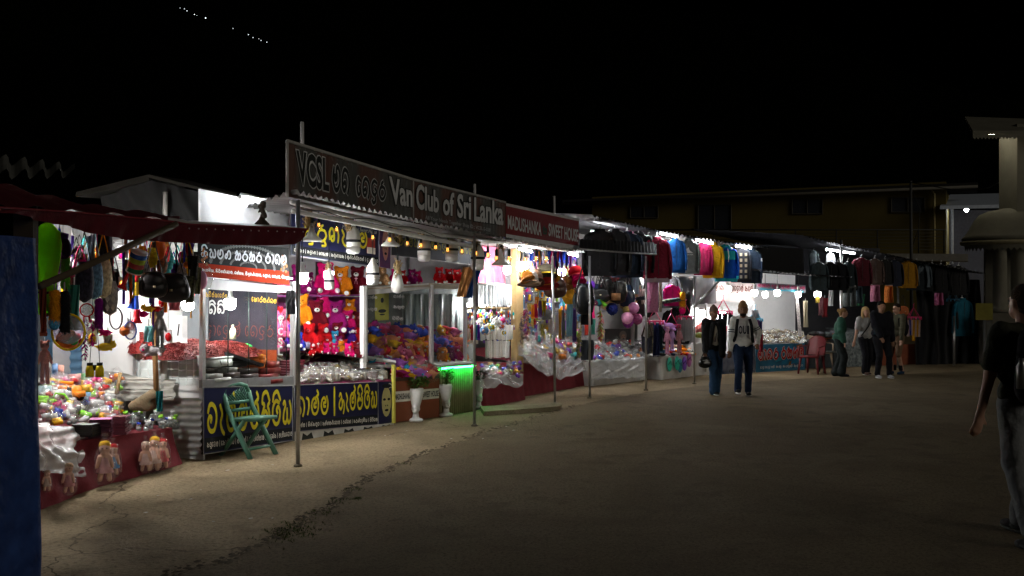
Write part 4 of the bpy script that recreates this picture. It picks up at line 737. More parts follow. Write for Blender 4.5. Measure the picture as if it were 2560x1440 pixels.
red = mat((.55, .02, .02)); two(sub(QK, .03, .42, .45, .88), 'මාතර', red, white, bb); two(sub(QK, .5, .42, .97, .92), 'රසහල', red, white, bb)
part('lettering', on_quad(sinhala('දොදොල් කළු කැවුම් අලුවා', .2), sub(QK, .08, .1, .95, .24), .008), white, bb, True)
QL = counter_q([(1796, 890), (1888, 864), (1888, 931), (1796, 936)], -.06); bb = thing('banner', 'lower blue banner with phone digits behind the walking man', 'banner', P(1840, 910, 24)); part('cloth', board(QL, .01), mat((.04, .12, .3), .4, noise=.8, scale=4, tint=(.3, .3, .35)), bb, True); part('lettering', on_quad(latin('07 4 22 22', .02), sub(QL, .28, .06, .95, .2), .006), ink, bb, True)
QM = quad([(1784, 702), (1884, 704), (1884, 757), (1784, 752)], lambda x: df(x, .2)); bb = thing('banner', 'white banner with brown letters above the walking couple', 'banner', P(1834, 730, 24)); part('cloth', board(QM, .01), mat((.66, .58, .57), .5), bb, True)
part('lettering', on_quad(sinhala('මාතර දොදොල් කඩේ', .22), sub(QM, .04, .42, .97, .88), .006), mat((.12, .03, .02)), bb, True)
QN = quad([(1886, 706), (2014, 713), (2014, 732), (1886, 724)], lambda x: df(x, -.1)); bb = thing('banner', 'narrow grey banner with pink scalloped letters under the dark awning', 'banner', P(1950, 718, 24.5)); part('cloth', board(QN, .01), mat((.3, .3, .36)), bb, True)
two(sub(QN, .06, .3, .97, .95), 'මාතර දොදොල් රසහල', mat((.62, .05, .2)), mat((.75, .3, .4)), bb); part('strip', on_quad(M().grid(lambda u, v: (u, v, 0), 1, 1), sub(QN, .1, .02, .96, .24), .004), mat((.05, .35, .5)), bb, True)
single('grey_tarpaulin', M().grid(lambda u, v: tuple(P(1698+92*u, 690+75*v, df(1745, .5))+Vector((0, .05*math.sin(u*9+v*3), 0))), 20, 10), mat((.20, .20, .21), .7), 'Plain grey tarpaulin wall left of the white banner', 'tarpaulin')
t = thing('glass_booth', 'small white booth with a lit interior behind the walking woman', 'booth', P(1745, 930, 23.9))
part('wall', board(quad([(1700, 768), (1890, 762), (1890, 935), (1700, 945)], lambda x: df(x, 1.2)), .02), mat((.75, .76, .78)), t, True); part('front', board(quad([(1738, 858), (1800, 858), (1800, 938), (1738, 944)], lambda x: df(x, .1)), .4), mat((.5, .5, .5)), t, True)
for px in (1765, 1884): part('post', M().tube([P(px, 758, df(px)), P(px, 930, df(px))], .03), alu, t, True)
part('top_rail', board(quad([(1735, 762), (1888, 754), (1888, 762), (1735, 770)], lambda x: df(x, 0)), .05), mat((.7, .7, .7)), t, True)
single('red_edge_strip', board(quad([(1989, 738), (1996, 738), (2005, 842), (1998, 842)], lambda x: df(x, .1)), .02), mat((.6, .35, .35), noise=.9, scale=30, tint=(.75, .7, .7)), 'Narrow red and white strip down the side of the white stall', 'strip', P(1997, 790, 25), world=True)
table('dark counter under blue and white patterned cloth behind the blonde woman', [G(2115, 918), G(2170, 916)], [.9, .9], .8, mat((.06, .12, .22), .7, noise=.9, scale=14, tint=(.35, .4, .4)), flare=.01)
table('dim counter of folded clothes behind the red chair', [G(2015, 922), G(2100, 918)], [.7, .7], .8, mat((.05, .06, .07), .8), flare=.01)
# ---------------------------------------------------------------- lamps
wh = mat((.75, .75, .74), .3, noise=.03)
def led(lit):
    t = thing('hanging_bulb', None, 'lamp'); part('cap', M().lathe([(.012, .1), (.022, .09), (.022, .03), (.05, .0)], 12), wh, t); part('globe', M().lathe([(.05, 0), (.052, -.05), (.04, -.085), (.012, -.097)], 12), emit((1, .98, .95), lit) if lit else mat((.8, .8, .78), .25), t); part('cord', M().tube([(0, 0, .1), (0, 0, .32)], .005, 5), bk, t); return t
def bell():
    t = thing('hanging_lamp', None, 'lamp'); part('shade', M().lathe([(.015, .24), (.03, .2), (.06, .15), (.066, .1), (.066, .02)], 14), mat((.62, .62, .58), .3), t); part('band', M().lathe([(.068, .085), (.069, .065), (.068, .06)], 14, caps=False), bk, t); part('diffuser', M().lathe([(.066, .02), (.064, -.03), (.05, -.045), (.01, -.05)], 14), mat((.72, .72, .7), .25), t); part('cord', M().tube([(0, 0, .24), (0, 0, .5)], .005, 5), bk, t); return t
def cone():
    t = thing('hanging_lamp', None, 'lamp'); part('shade', M().lathe([(.018, .17), (.024, .1), (.05, .05), (.095, .015), (.1, 0), (.09, -.004)], 16), mat((.6, .6, .58), .35), t); part('socket', M().tube([(0, 0, .17), (0, 0, .25)], .02, 8), bk, t); part('cord', M().tube([(0, 0, .25), (0, 0, .42)], .005, 5), bk, t); return t
def drop():
    t = thing('hanging_lamp', None, 'lamp'); part('body', M().lathe([(.02, .2), (.03, .16), (.05, .08), (.068, .0), (.066, -.04), (.04, -.075), (.01, -.085)], 14), mat((.66, .66, .63), .3), t); part('cord', M().tube([(0, 0, .2), (0, 0, .46)], .005, 5), bk, t); return t
def filament():
    t = thing('filament_bulb', None, 'lamp'); part('socket', M().lathe([(.008, .09), (.018, .07), (.018, .0)], 8), bk, t); part('globe', M().lathe([(.016, 0), (.032, -.03), (.034, -.05), (.02, -.075), (.005, -.08)], 10), film('amber', .12, (1, .8, .5), .05, .05, 0), t); part('filament', M().tube([(-.008, 0, -.01), (-.01, 0, -.05), (.01, 0, -.05), (.008, 0, -.01)], .003, 4), emit((1, .45, .12), 4), t); part('cord', M().tube([(0, 0, .09), (0, 0, .3)], .004, 4), bk, t); return t
def straw():
    t = thing('straw_tuft', None, 'ornament'); m = M()
    for _ in range(60): a = rnd(0, 2*PI); r = rnd(.01, .045); z = rnd(-.09, .07); m.tube([(r*math.cos(a), r*math.sin(a), z), (r*1.3*math.cos(a+.5), r*1.3*math.sin(a+.5), z+rnd(-.04, .05))], .006, 4)
    m.ell((0, 0, 0), (.03, .03, .08), 8, 6); part('fibres', m, mat((.30, .21, .10), .9, noise=.5, scale=30), t); part('cord', M().tube([(0, 0, .07), (0, 0, .16)], .005, 4), bk, t); return t
pled, poff, pbell, pcone, pdrop, pfil, pstraw = [Proto(f) for f in (lambda: led(420), lambda: led(0), bell, cone, drop, filament, straw)]
hb = [(575, 748, .35, 1.35, 'Lit white bulb hanging at the left inside the glass booth'), (665, 762, .75, 1.3, 'Lit white bulb hanging at the right inside the glass booth'), (756, 683, -.95, 1.35, 'Lit bulb glaring behind the nearest grey pole'), (822, 680, -.6, 1.2, 'Lit bulb with straw on its cap before the hot pink bear'), (470, 748, .5, 1.4, 'Lit bulb in the toy stall behind the black handbags'),
      (1307, 655, -.3, 1.7, 'Big glaring bulb just right of the wooden post'), (1405, 672, .4, 1.4, 'Glaring bulb behind the hats and the brown bag'), (1268, 668, .2, 1.3, 'Small lit bulb left of the wooden post'), (1170, 758, .9, .9, 'Tiny lit bulb low among the bead strands'), (1205, 757, .9, .9, 'Tiny lit bulb above the white strap cards'), (1657, 682, .5, 1.3, 'Lit bulb peeping out under the maroon jacket'),
      (1820, 716, -.2, 1.5, 'Lit bulb in front of the white banner with brown letters'), (1886, 726, -.3, 1.5, 'Leftmost lit bulb before the blank white wall'), (1913, 731, .2, 1.4, 'Second lit bulb from the left before the blank white wall'), (1943, 726, -.1, 1.5, 'Third lit bulb from the left before the blank white wall'), (1996, 730, -.2, 1.4, 'Rightmost lit bulb before the blank white wall'), (2044, 730, -.2, 1.6, 'Lone lit bulb hanging over the dim clothes counter'), (1753, 775, .8, 2., 'Lit bulb in the white booth left of the woman'), (1804, 780, .7, 2., 'Lit bulb in the white booth between the couple\'s heads')]
for x, y, k, s, lab in hb: pled(lab, P(x, y, df(x, k)), 0, 'lit bulbs in the stalls', s, {'globe': emit((1, .98, .95), 28 if x > 1700 else (60 if x == 1268 else 230) if 1160 < x < 1420 else 125 if x < 700 else 80 if x < 780 else 270 if x < 900 else 80 if x == 1268 else 420 if x == 1657 else 190)})
pled('Lit bulb under the left end of the maroon canopy', P(92, 612, 9.6), 0, 'lit bulbs in the stalls', 1.2, {'globe': emit((1, .98, .95), 600)}); pled('Lit bulb glowing behind the striped drum', P(325, 660, 11.1), 0, 'lit bulbs in the stalls', 1.2, {'globe': emit((1, .98, .95), 200)})
for x, y, s, lab in ((883, 622, 1.35, 'Bell lamp with a black band before the navy banner'), (1060, 642, 1.25, 'Bell lamp before the left part of the hazy grey banner'), (1129, 642, 1.25, 'Bell lamp before the right part of the hazy grey banner'), (1194, 664, 1.3, 'Bell lamp hanging beside the blue cloth'), (932, 702, 1.2, 'Bell lamp before the beige bear'), (823, 716, .95, 'Bell lamp hanging under the lit straw capped bulb')): pbell(lab, P(x, y, df(x, -.95)), 0, 'unlit lamps on the roof edge', s*df(x)/13.5)
for x, y, s, lab in ((779, 602, 1.3, 'White cone lamp at the left end of the navy banner'), (976, 615, 1.2, 'Grey cone lamp before the violet face poster'), (1252, 663, 1.2, 'Grey cone lamp before the pink cloth')): pcone(lab, P(x, y, df(x, -.95)), 0, 'unlit lamps on the roof edge', s*df(x)/13.5)
pdrop('Drop shaped lamp before the top of the glass case', P(993, 713, df(993, -.8)), 0, 'unlit lamps on the roof edge', 1.3)
for i, (x, y) in enumerate([(744, 547), (797, 556), (842, 567), (890, 577), (932, 587), (974, 593), (1018, 602), (1052, 607), (1089, 612), (1119, 618), (1155, 622), (1189, 627), (1220, 631), (1241, 639), (1273, 640), (1313, 642), (1340, 640), (1366, 640)]): pfil('%s small filament bulb from the left along the roof edge' % nth(i).capitalize(), P(x, y, df(x, -1.)), 0, 'small filament bulbs along the roof edge', df(x)/14)
for i, (x, y, s) in enumerate(((770, 547, 1.3), (781, 567, .9), (870, 556, 1.2), (979, 575, 1.1), (995, 668, 1.1), (1056, 588, 1.1), (1125, 602, 1.1), (1190, 618, 1.2), (1252, 632, 1.1), (822, 668, .8), (1001, 590, .9))): pstraw('%s straw tuft from the left tied on a lamp cord' % nth(i).capitalize(), P(x, y, df(x, -.93)), rnd(0, 3), 'straw tufts on the lamp cords', s*df(x)/13.5)
def tube(x0, y0, x1, y1, k, lab, s=80, dfn=dp, r=.016):
    a, b = P(x0, y0, dfn(x0)+k), P(x1, y1, dfn(x1)+k); t = thing('tube_lamp', lab, 'lamp', (a+b)/2, group='fluorescent tubes'); part('tube', M().tube([a, b], r, 8), emit((.93, .97, 1), s), t, True)
    part('fitting', M().tube([a+Vector((0, 0, .035)), b+Vector((0, 0, .035))], .024, 4), wh, t, True)
    for p in (a, b): part('cap', M().tube([p-(b-a).normalized()*.03, p], .02, 8), wh, t, True)
tube(602, 494, 714, 514, -.45, 'Lit tube lamp before the blank white board', 60, df)
tube(1649, 583, 1694, 592, -.3, 'Lit tube lamp above the blue velvet jacket'); tube(1739, 600, 1783, 609, -.3, 'Lit tube lamp above the yellow hoodie'); tube(1838, 615, 1879, 620, -.3, 'Lit tube lamp above the checked shirt')
tube(2064, 624, 2098, 628, .15, 'Lit tube lamp over the dark shirts of the right stall', 85); tube(2106, 630, 2138, 634, .15, 'Lit tube lamp right of the pale pole', 40)
tube(1296, 622, 1330, 630, .6, 'Lit tube lamp under the roof by the wooden post', 60); tube(1478, 580, 1530, 590, 1.0, 'Lit tube lamp behind the black jackets', 150)
tube(1090, 622, 1135, 632, .9, 'Dim tube lamp over the glass case', 45, df); tube(1420, 634, 1446, 640, .1, 'Lit tube lamp under the right end of the red sign', 60)
# ================================================================ GOODS: makers (each made once, then copied with other colours)
def C(*c): return c
HPINK, PINK, RED, DRED, ORG, YLW, BRN, TAN, BLU, PUR, LIL, LIM, CYA, MAG, WHT, PCH = (.6, .004, .13), (.6, .10, .22), (.46, .004, .008), (.13, .003, .012), (.68, .19, .005), (.7, .36, .006), (.12, .05, .02), (.36, .2, .09), (.02, .05, .42), (.07, .015, .25), (.32, .10, .42), (.22, .5, .03), (.03, .3, .5), (.26, .006, .13), (.75, .74, .72), (.8, .25, .12)
def bear_():
    t = thing('teddy_bear', None, 'teddy bear')
    part('body', sdf([('s', (0, .02, .3), (.24, .2, .3)), ('s', (0, 0, .72), (.215, .2, .2)), ('s', (-.17, .02, .9), (.085, .05, .085)), ('s', (.17, .02, .9), (.085, .05, .085)), ('c', (-.2, -.02, .5), (-.3, -.16, .26), .1, .085), ('c', (.2, -.02, .5), (.3, -.16, .26), .1, .085), ('c', (-.15, -.08, .1), (-.24, -.36, .09), .12, .105), ('c', (.15, -.08, .1), (.24, -.36, .09), .12, .105)], .042, .035, noise=(.012, 45)), fur(*RED), t)
    part('muzzle', M().ell((0, -.19, .67), (.085, .06, .065), 10, 7), fur(*WHT), t); n = part('nose', M().ell((0, -.255, .69), (.03, .02, .022), 8, 6), shiny(.02, .01, .01), t)
    part('eyes', M().ell((-.075, -.175, .77), .022, 6, 5), shiny(.01, .01, .01), t, label=None); part('eyes', M().ell((.075, -.175, .77), .022, 6, 5), shiny(.01, .01, .01), t)
    for s in (-1, 1): part('paw_pad', M().ell((s*.245, -.45, .09), (.075, .025, .075), 10, 6), fur(*WHT), t)
    return t
def bear2_():                                              # bear with ribbon, head tilted
    t = bear_.__wrapped__() if hasattr(bear_, '__wrapped__') else bear_()
    part('ribbon', M().ell((0, -.2, .54), (.05, .03, .03), 8, 6).tube([(0, -.21, .53), (-.03, -.23, .42), (-.035, -.235, .36)], .018, 5, (1, .4)).tube([(0, -.21, .53), (.04, -.23, .42), (.045, -.235, .35)], .018, 5, (1, .4)), cloth(.75, .35, .45), t); return t
def plush_():                                              # round lying animal
    t = thing('plush_toy', None, 'plush toy')
    part('body', sdf([('s', (0, 0, .2), (.34, .2, .2)), ('s', (-.34, -.05, .3), (.18, .17, .17)), ('s', (-.42, 0, .46), (.05, .04, .07)), ('s', (-.26, 0, .47), (.05, .04, .07)), ('c', (-.2, -.12, .1), (-.28, -.26, .05), .07, .06), ('c', (.2, -.12, .1), (.26, -.28, .05), .07, .06), ('c', (.3, 0, .2), (.48, 0, .26), .06, .03)], .038, .04, noise=(.01, 40)), fur(*LIL), t)
    part('muzzle', M().ell((-.38, -.2, .26), (.06, .04, .05), 8, 6), fur(*WHT), t)
    for s in (-1, 1): part('eye', M().ell((-.36+s*.06, -.205, .34), .02, 6, 5), shiny(.01, .01, .01), t)
    return t
def longleg_():                                            # hanging toy with long arms and legs
    t = thing('plush_toy', None, 'plush toy')
    part('body', sdf([('s', (0, 0, -.12), (.085, .08, .09)), ('c', (0, 0, -.22), (0, 0, -.42), .05, .075), ('c', (-.03, -.02, -.4), (-.05, -.02, -.86), .035, .04), ('c', (.04, .02, -.4), (.05, .02, -.88), .035, .04), ('s', (-.05, -.05, -.9), (.045, .07, .04)), ('s', (.05, -.03, -.92), (.045, .07, .04)), ('c', (-.06, 0, -.26), (-.12, -.02, -.5), .025, .03), ('c', (.06, 0, -.26), (.12, -.02, -.5), .025, .03), ('s', (-.06, 0, -.03), (.03, .025, .04)), ('s', (.06, 0, -.03), (.03, .025, .04))], .018, .02), fur(*PINK), t)
    for s in (-1, 1): part('eye', M().ell((s*.035, -.078, -.1), .012, 6, 5), shiny(.01, .01, .01), t)
    part('loop', M().tube([(0, 0, -.04), (0, 0, .06)], .006, 5), cloth(.6, .6, .6), t); return t
BEAR, BEAR2, PLUSH, LLEG = Proto(bear_), Proto(bear2_), Proto(plush_), Proto(longleg_)
CN = {HPINK: 'hot pink', PINK: 'pink', RED: 'red', DRED: 'dark red', ORG: 'orange', YLW: 'golden yellow', BRN: 'brown', TAN: 'beige', BLU: 'blue', PUR: 'violet', LIL: 'lilac', LIM: 'lime green', CYA: 'sky blue', MAG: 'magenta', WHT: 'white', PCH: 'peach'}
def bearset(rows, dfn, grp, where, proto=None, kind='teddy bear', h0=1.0):
    rows = sorted(rows, key=lambda r: r[0]); cnt = {}
    for r in rows: cnt[r[3]] = cnt.get(r[3], 0)+1
    seen = {}
    for r in rows:
        x, y, hpx, c = r[:4]; seen[c] = seen.get(c, 0)+1; w = where if cnt[c] == 1 else where
        lab = ('%s %s %s' % (CN[c], kind, where)) if cnt[c] == 1 else '%s from left of the %s %ss %s' % (nth(seen[c]-1), CN[c], kind, where)
        d = dfn(x, y)+(r[4] if len(r) > 4 else 0); q = P(x, y, d); pr_ = proto or random.choice((BEAR, BEAR2)); s = hpx*d/FPX/h0
        cols = {'body': fur(*c)}
        if random.random() < .3: cols['muzzle'] = fur(*[min(.7, k*1.6+.05) for k in c])
        pr_(lab[0].upper()+lab[1:], q, rnd(-.35, .45)-.1+(R(20) if proto is None else rnd(-1, 1)), grp, (s*rnd(.95, 1.1), s, s), cols, rx=R(rnd(-8, 4)))
# bears on the purple shelves
up = [(700, 736, 66, PINK), (748, 735, 78, MAG), (770, 738, 60, MAG, .1), (815, 738, 86, HPINK), (854, 738, 76, ORG), (893, 738, 76, DRED)]
bearset(up, lambda x, y: BD(x)+.05, 'bears on the upper purple shelf', 'on the upper purple shelf')
mid = [(683, 800, 60, RED), (700, 845, 75, PINK), (752, 815, 84, ORG), (806, 795, 74, HPINK), (790, 830, 84, DRED), (838, 832, 84, MAG), (874, 800, 56, ORG), (868, 832, 60, HPINK), (896, 835, 60, DRED)]
bearset(mid, lambda x, y: BD(x)-.05-(y-790)*.005, 'bears on the middle purple shelf', 'in the middle of the purple shelf')
low = [(735, 870, 62, PUR), (745, 876, 46, BLU), (773, 868, 62, RED), (808, 862, 56, RED), (820, 874, 36, RED), (842, 858, 56, DRED), (838, 865, 40, CYA), (876, 860, 44, PUR), (900, 862, 46, RED), (862, 876, 30, RED), (816, 884, 28, HPINK), (836, 886, 30, HPINK), (853, 880, 30, ORG), (872, 892, 36, HPINK), (893, 895, 38, DRED), (780, 890, 26, RED), (795, 882, 34, RED), (884, 880, 28, RED), (765, 850, 40, DRED), (720, 850, 60, RED), (690, 872, 50, PINK), (848, 872, 34, MAG), (858, 845, 46, RED), (826, 838, 50, RED), (886, 838, 50, MAG)]
bearset(low, lambda x, y: BD(x)-.3-(y-850)*.012, 'bears in front of the purple shelf', 'heaped below the purple shelf')
# bears on top of the glass case and inside it
top = [(921, 692, 26, PCH), (936, 700, 38, WHT), (957, 713, 48, TAN), (988, 712, 42, HPINK), (1006, 710, 36, RED), (1030, 711, 40, MAG), (1043, 712, 36, HPINK), (1098, 708, 42, RED), (1122, 708, 38, RED), (1143, 709, 38, RED), (1156, 709, 30, RED)]
bearset(top, lambda x, y: df(x, .55), 'bears on top of the glass case', 'on top of the glass case')
ins = [(1003, 862, 30, RED), (1022, 898, 44, PCH), (1040, 862, 30, PCH), (1046, 900, 42, PCH), (1052, 880, 40, ORG), (1066, 892, 40, ORG), (1044, 840, 30, PINK), (1066, 852, 30, PINK), (998, 872, 42, HPINK), (1010, 892, 30, MAG), (1026, 885, 40, HPINK), (1061, 904, 24, HPINK), (1098, 876, 32, HPINK), (1113, 872, 34, PINK), (1134, 868, 28, DRED), (1104, 905, 38, ORG), (1117, 908, 26, YLW), (1128, 905, 40, MAG), (1142, 902, 40, HPINK), (1155, 902, 40, PCH), (1140, 880, 30, MAG)]
bearset(ins, lambda x, y: df(x, .35+(905-y)*.012), 'bears inside the glass case', 'inside the glass case')
pl = [(966, 850, 26, BLU), (990, 838, 26, BLU), (950, 856, 24, LIL), (978, 852, 26, LIL), (1012, 838, 26, LIM), (928, 880, 22, YLW), (935, 872, 26, DRED), (942, 896, 34, PINK), (960, 905, 26, WHT), (973, 888, 30, BRN), (990, 902, 32, BLU), (1003, 896, 28, BLU), (930, 908, 22, CYA), (945, 912, 24, PINK), (962, 912, 22, CYA), (990, 922, 34, LIL), (1010, 920, 26, YLW), (1025, 918, 30, PCH), (1042, 915, 36, PINK), (1020, 935, 26, ORG), (1002, 945, 26, MAG), (1012, 942, 26, YLW), (1033, 940, 30, CYA), (1042, 945, 32, LIL), (1056, 934, 24, RED), (1068, 925, 24, RED), (1085, 938, 26, RED), (1075, 945, 26, PCH), (995, 945, 20, DRED), (1025, 948, 20, YLW), (1060, 948, 22, PINK), (1088, 930, 20, ORG), (920, 890, 22, RED), (915, 875, 24, ORG)]
bearset(pl, lambda x, y: df(x, .05+(945-y)*.012), 'plush toys heaped before the glass case', 'in the heap before the glass case', PLUSH, 'plush toy', .5)
random.seed(44)
more = [(x, y, rnd(24, 34), c) for (x, y), c in zip([(rnd(918, 1072), rnd(832, 900)) for _ in range(34)]+[(rnd(1090, 1156), rnd(835, 890)) for _ in range(12)], [random.choice((HPINK, PINK, RED, ORG, PCH, YLW, LIL, MAG, BLU)) for _ in range(46)])]
bearset(more, lambda x, y: df(x, .32+(905-y)*.010), 'soft toys heaped behind the case glass', 'heaped behind the case glass', PLUSH, 'plush toy', .5)
for x, y, s in ((1070, 945, 62), (1048, 925, 44)): single('plastic_bag', M().ell((0, 0, 0), (.5, .4, .42), 16, 12), BAG(), 'Clear plastic bag bulging round red plush toys' if s == 62 else 'Clear plastic bag over a blue haired doll', 'plastic bag', P(x, y-12, df(x, .05)), 0, None, s*df(x)/FPX)
# ---- packets of sweets
def packet_():
    m = M(); m.grid(lambda u, v: ((u-.5)*.13+.006*math.sin(v*9), (v-.5)*.09, .022*math.sin(PI*u)**.5*math.sin(PI*v)**.5+.004*math.sin(u*23+v*17)), 8, 6); m.grid(lambda u, v: ((.5-u)*.13, (v-.5)*.09, -.018*math.sin(PI*u)**.5*math.sin(PI*v)**.5), 8, 6)
    t = thing('sweet_packet', None, 'packet'); part('wrapper', m, WRAP(), t); part('contents', M().box((0, 0, 0), (.1, .06, .02)).flat(), mat((.5, .42, .28), .6, noise=.6, scale=60), t); return t
def bundle_():
    t = thing('sweet_bundle', None, 'bundle')
    for i in range(4): part('block', M().box((rnd(-.004, .004), 0, .014+i*.026), (.13, .085, .023), rnd(-.05, .05)).flat(), mat((.36, .30, .20), .5, noise=.5, scale=40), t)
    part('wrapper', M().lathe([(.082, .0), (.086, .05), (.08, .105), (.03, .125), (.012, .14), (.03, .16)], 10, (0, 0, 0), 1, .75), WRAP(), t); return t
PK, BN = Proto(packet_), Proto(bundle_); random.seed(21)
cc = [(.62, .5, .3), (.5, .42, .3), (.30, .2, .12), (.66, .6, .45), (.2, .12, .09), (.7, .66, .6), (.55, .4, .12)]
for i in range(210):
    u, v = rnd(.015, .97), random.random(); q = F1.lerp(F2, u)+nC*(.03+1.15*v); z = zc1+(zc2-zc1)*u+.42*v*.9+.02+rnd(0, .1)*(.5+v)
    PK('Small clear packet of sweets heaped on the low counter', q+Vector((0, 0, z)), rnd(0, PI), 'sweet packets on the low counter', rnd(.8, 1.25), {'contents': mat(random.choice(cc), .6, noise=.6, scale=60)}, rnd(-.6, .6), rnd(-.6, .6))
for i in range(44):
    u, v = (i % 22+.5)/22*.97+rnd(-.01, .01), (.05 if i < 22 else .3)+rnd(0, .05); q = F1.lerp(F2, u)+nC*(.03+.95*v); z = zc1+(zc2-zc1)*u+.3*v
    BN('Wrapped bundle of sweet blocks stacked along the counter edge', q+Vector((0, 0, z)), rnd(-.3, .3)+1.1, 'sweet bundles on the low counter', rnd(.85, 1.15), {'block': mat(random.choice([(.4, .36, .26), (.3, .22, .14), (.18, .08, .07), (.5, .46, .36)]), .5, noise=.5, scale=40)})
for r in range(6): single('red_bar_stack', M().box((0, 0, 0), (.3, .16, .028)).flat(), mat((.12, .02, .03), .3, noise=.3), '%s wrapped dark red bar from the bottom of the stack by the pole' % nth(r).capitalize(), 'sweet bar', P(728+r*.6, 935-r*6.4, df(728, .3)), 1.1+rnd(-.1, .1), 'dark red bars stacked by the pole')
for i in range(15): q = P(rnd(694, 770), rnd(850, 868), df(730, .9)); single('ribbon_bow', M().ell((-.03, 0, 0), (.035, .02, .03), 7, 5).ell((.03, 0, 0), (.035, .02, .03), 7, 5).ell((0, -.01, 0), .015, 6, 5), shiny(*random.choice([(.5, .5, .75), (.1, .2, .6), (.7, .7, .75), (.6, .2, .2)])), 'Small shiny bow packet lined up behind the sweets by the pole', 'packet', q, rnd(-.5, .5), 'bow packets behind the sweets')
# inside the glass booth
def heap(name, label, c, r, h, colr, n, pc, loc, rz=0):
    t = thing(name, label, 'food', loc, rz); m = M()
    m.grid(lambda u, v: (r[0]*(u*2-1), r[1]*(v*2-1), h*max(0, (1-(u*2-1)**2))**.6*max(0, (1-(v*2-1)**2))**.6+.01*math.sin(u*31)*math.sin(v*37)), 20, 14); part('heap', m, mat(colr, .6, noise=.5, scale=30), t); ch = M()
    for _ in range(n):
        x, y = rnd(-1, 1), rnd(-1, 1); z = h*max(0, 1-x*x)**.6*max(0, 1-y*y)**.6; a = rnd(0, 6.28); L = rnd(.008, .02); q = Vector((x*r[0], y*r[1], z+.005)); d = Vector((math.cos(a), math.sin(a), rnd(-.4, .8)))*L; ch.tube([q-d, q+d*.3+Vector((0, 0, .006)), q+d], .0045, 3)
    o = part('chips', ch, mat(pc, .55, noise=.5, scale=25, tint=[min(.7, k*1.6) for k in pc]), t, kind='stuff'); return t
rh = (.17, .016, .014)
heap('red_sweet_heap', 'heap of crisp red sweets behind the left booth glass', 'food', (.55, .28), .2, (.16, .012, .01), 1500, rh, P(478, 893, df(478, .55)), R(70))
heap('red_sweet_heap', 'heap of crisp red sweets sloping down to the black tray', 'food', (.5, .22), .16, (.16, .012, .01), 1000, rh, P(553, 887, df(553, .55)), R(60))
heap('red_sweet_heap', 'red sweets seen through the side glass above the white tiles', 'food', (.5, .17), .22, (.16, .012, .01), 1200, rh, P(345, 880, 11.9)+nB*.1+uB*.12, R(120))
heap('red_sweet_heap', 'small heap of red sweets in the black sloping tray', 'food', (.26, .14), .12, (.16, .012, .01), 260, rh, P(590, 893, df(590, .35)), R(60))
single('black_tray', M().box((0, 0, 0), (.62, .34, .04), 0, R(0), R(16)).flat(), mat((.02, .02, .025), .35), 'Sloping black tray under red sweets in the booth', 'tray', P(590, 898, df(590, .35)), R(60))
single('weighing_scale', M().box((0, 0, .04), (.3, .3, .08)).box((0, 0, .1), (.34, .3, .02)).box((0, -.17, .05), (.2, .02, .06), 0, R(-20)), mat((.72, .73, .72), .35), 'White flat weighing scale behind the booth glass', 'scale', P(535, 915, df(535, .3)), R(70))
for i, (x0, x1, y, z, c, k) in enumerate([(512, 548, 940, 12, (.35, .35, .34), .1), (548, 592, 938, 14, (.035, .025, .022), .1), (590, 640, 941, 12, (.03, .022, .02), .1), (640, 690, 941, 13, (.16, .02, .02), .1), (512, 545, 926, 13, (.05, .04, .035), .2), (545, 585, 925, 12, (.3, .28, .27), .2), (585, 640, 927, 13, (.04, .03, .03), .2), (640, 698, 928, 17, (.18, .02, .018), .2), (512, 545, 912, 12, (.04, .04, .04), .3), (560, 612, 911, 14, (.03, .03, .032), .3), (660, 690, 912, 18, (.2, .025, .02), .25), (612, 655, 918, 16, (.5, .09, .01), .3), (625, 660, 903, 16, (.55, .12, .01), .35), (632, 655, 893, 11, (.6, .14, .01), .35), (520, 570, 948, 8, (.7, .7, .68), .06), (600, 650, 950, 9, (.02, .02, .02), .06), (660, 700, 952, 10, (.17, .02, .02), .06)]):
    w = (x1-x0)*df((x0+x1)/2)/FPX*1.15; h = z*df(x0)/FPX; single('sweet_block', M().box((0, 0, 0), (w, .16, h)), mat(c, .3, noise=.3, scale=20), '%s block of sweets low behind the booth glass, %s counted from the left' % ({0: 'Grey', 1: 'Black'}.get(i, 'Dark red' if c[0] > .15 and c[1] < .05 else 'Orange' if c[0] > .45 and c[2] < .1 else 'Pale' if c[0] > .25 else 'Black'), nth(i)), 'sweet block', P((x0+x1)/2, y, df((x0+x1)/2, k)), yaw(600), 'sweet blocks in the booth')
single('bottle', M().lathe([(.04, 0), (.042, .1), (.03, .13), (.014, .15), (.014, .18)], 12), mat((.7, .7, .5), .3), 'Small yellowish bottle on the ledge in the booth', 'bottle', P(582, 848, df(582, .7))); single('green_bottle', M().lathe([(.04, 0), (.045, .12), (.02, .2)], 12), mat((.02, .4, .08), .3), 'Green bottle lying behind the booth glass', 'bottle', P(600, 868, df(600, .6)), 1, rx=1.5)
single('black_bag', M().grid(lambda u, v: ((u-.5)*.12+.01*math.sin(v*9), .02*math.sin(u*14+v*5), -v*.3), 10, 14), mat((.01, .01, .012), .3), 'Crumpled black plastic bag at the right edge of the glass booth', 'bag', P(727, 726, df(727, -.1)), R(30))
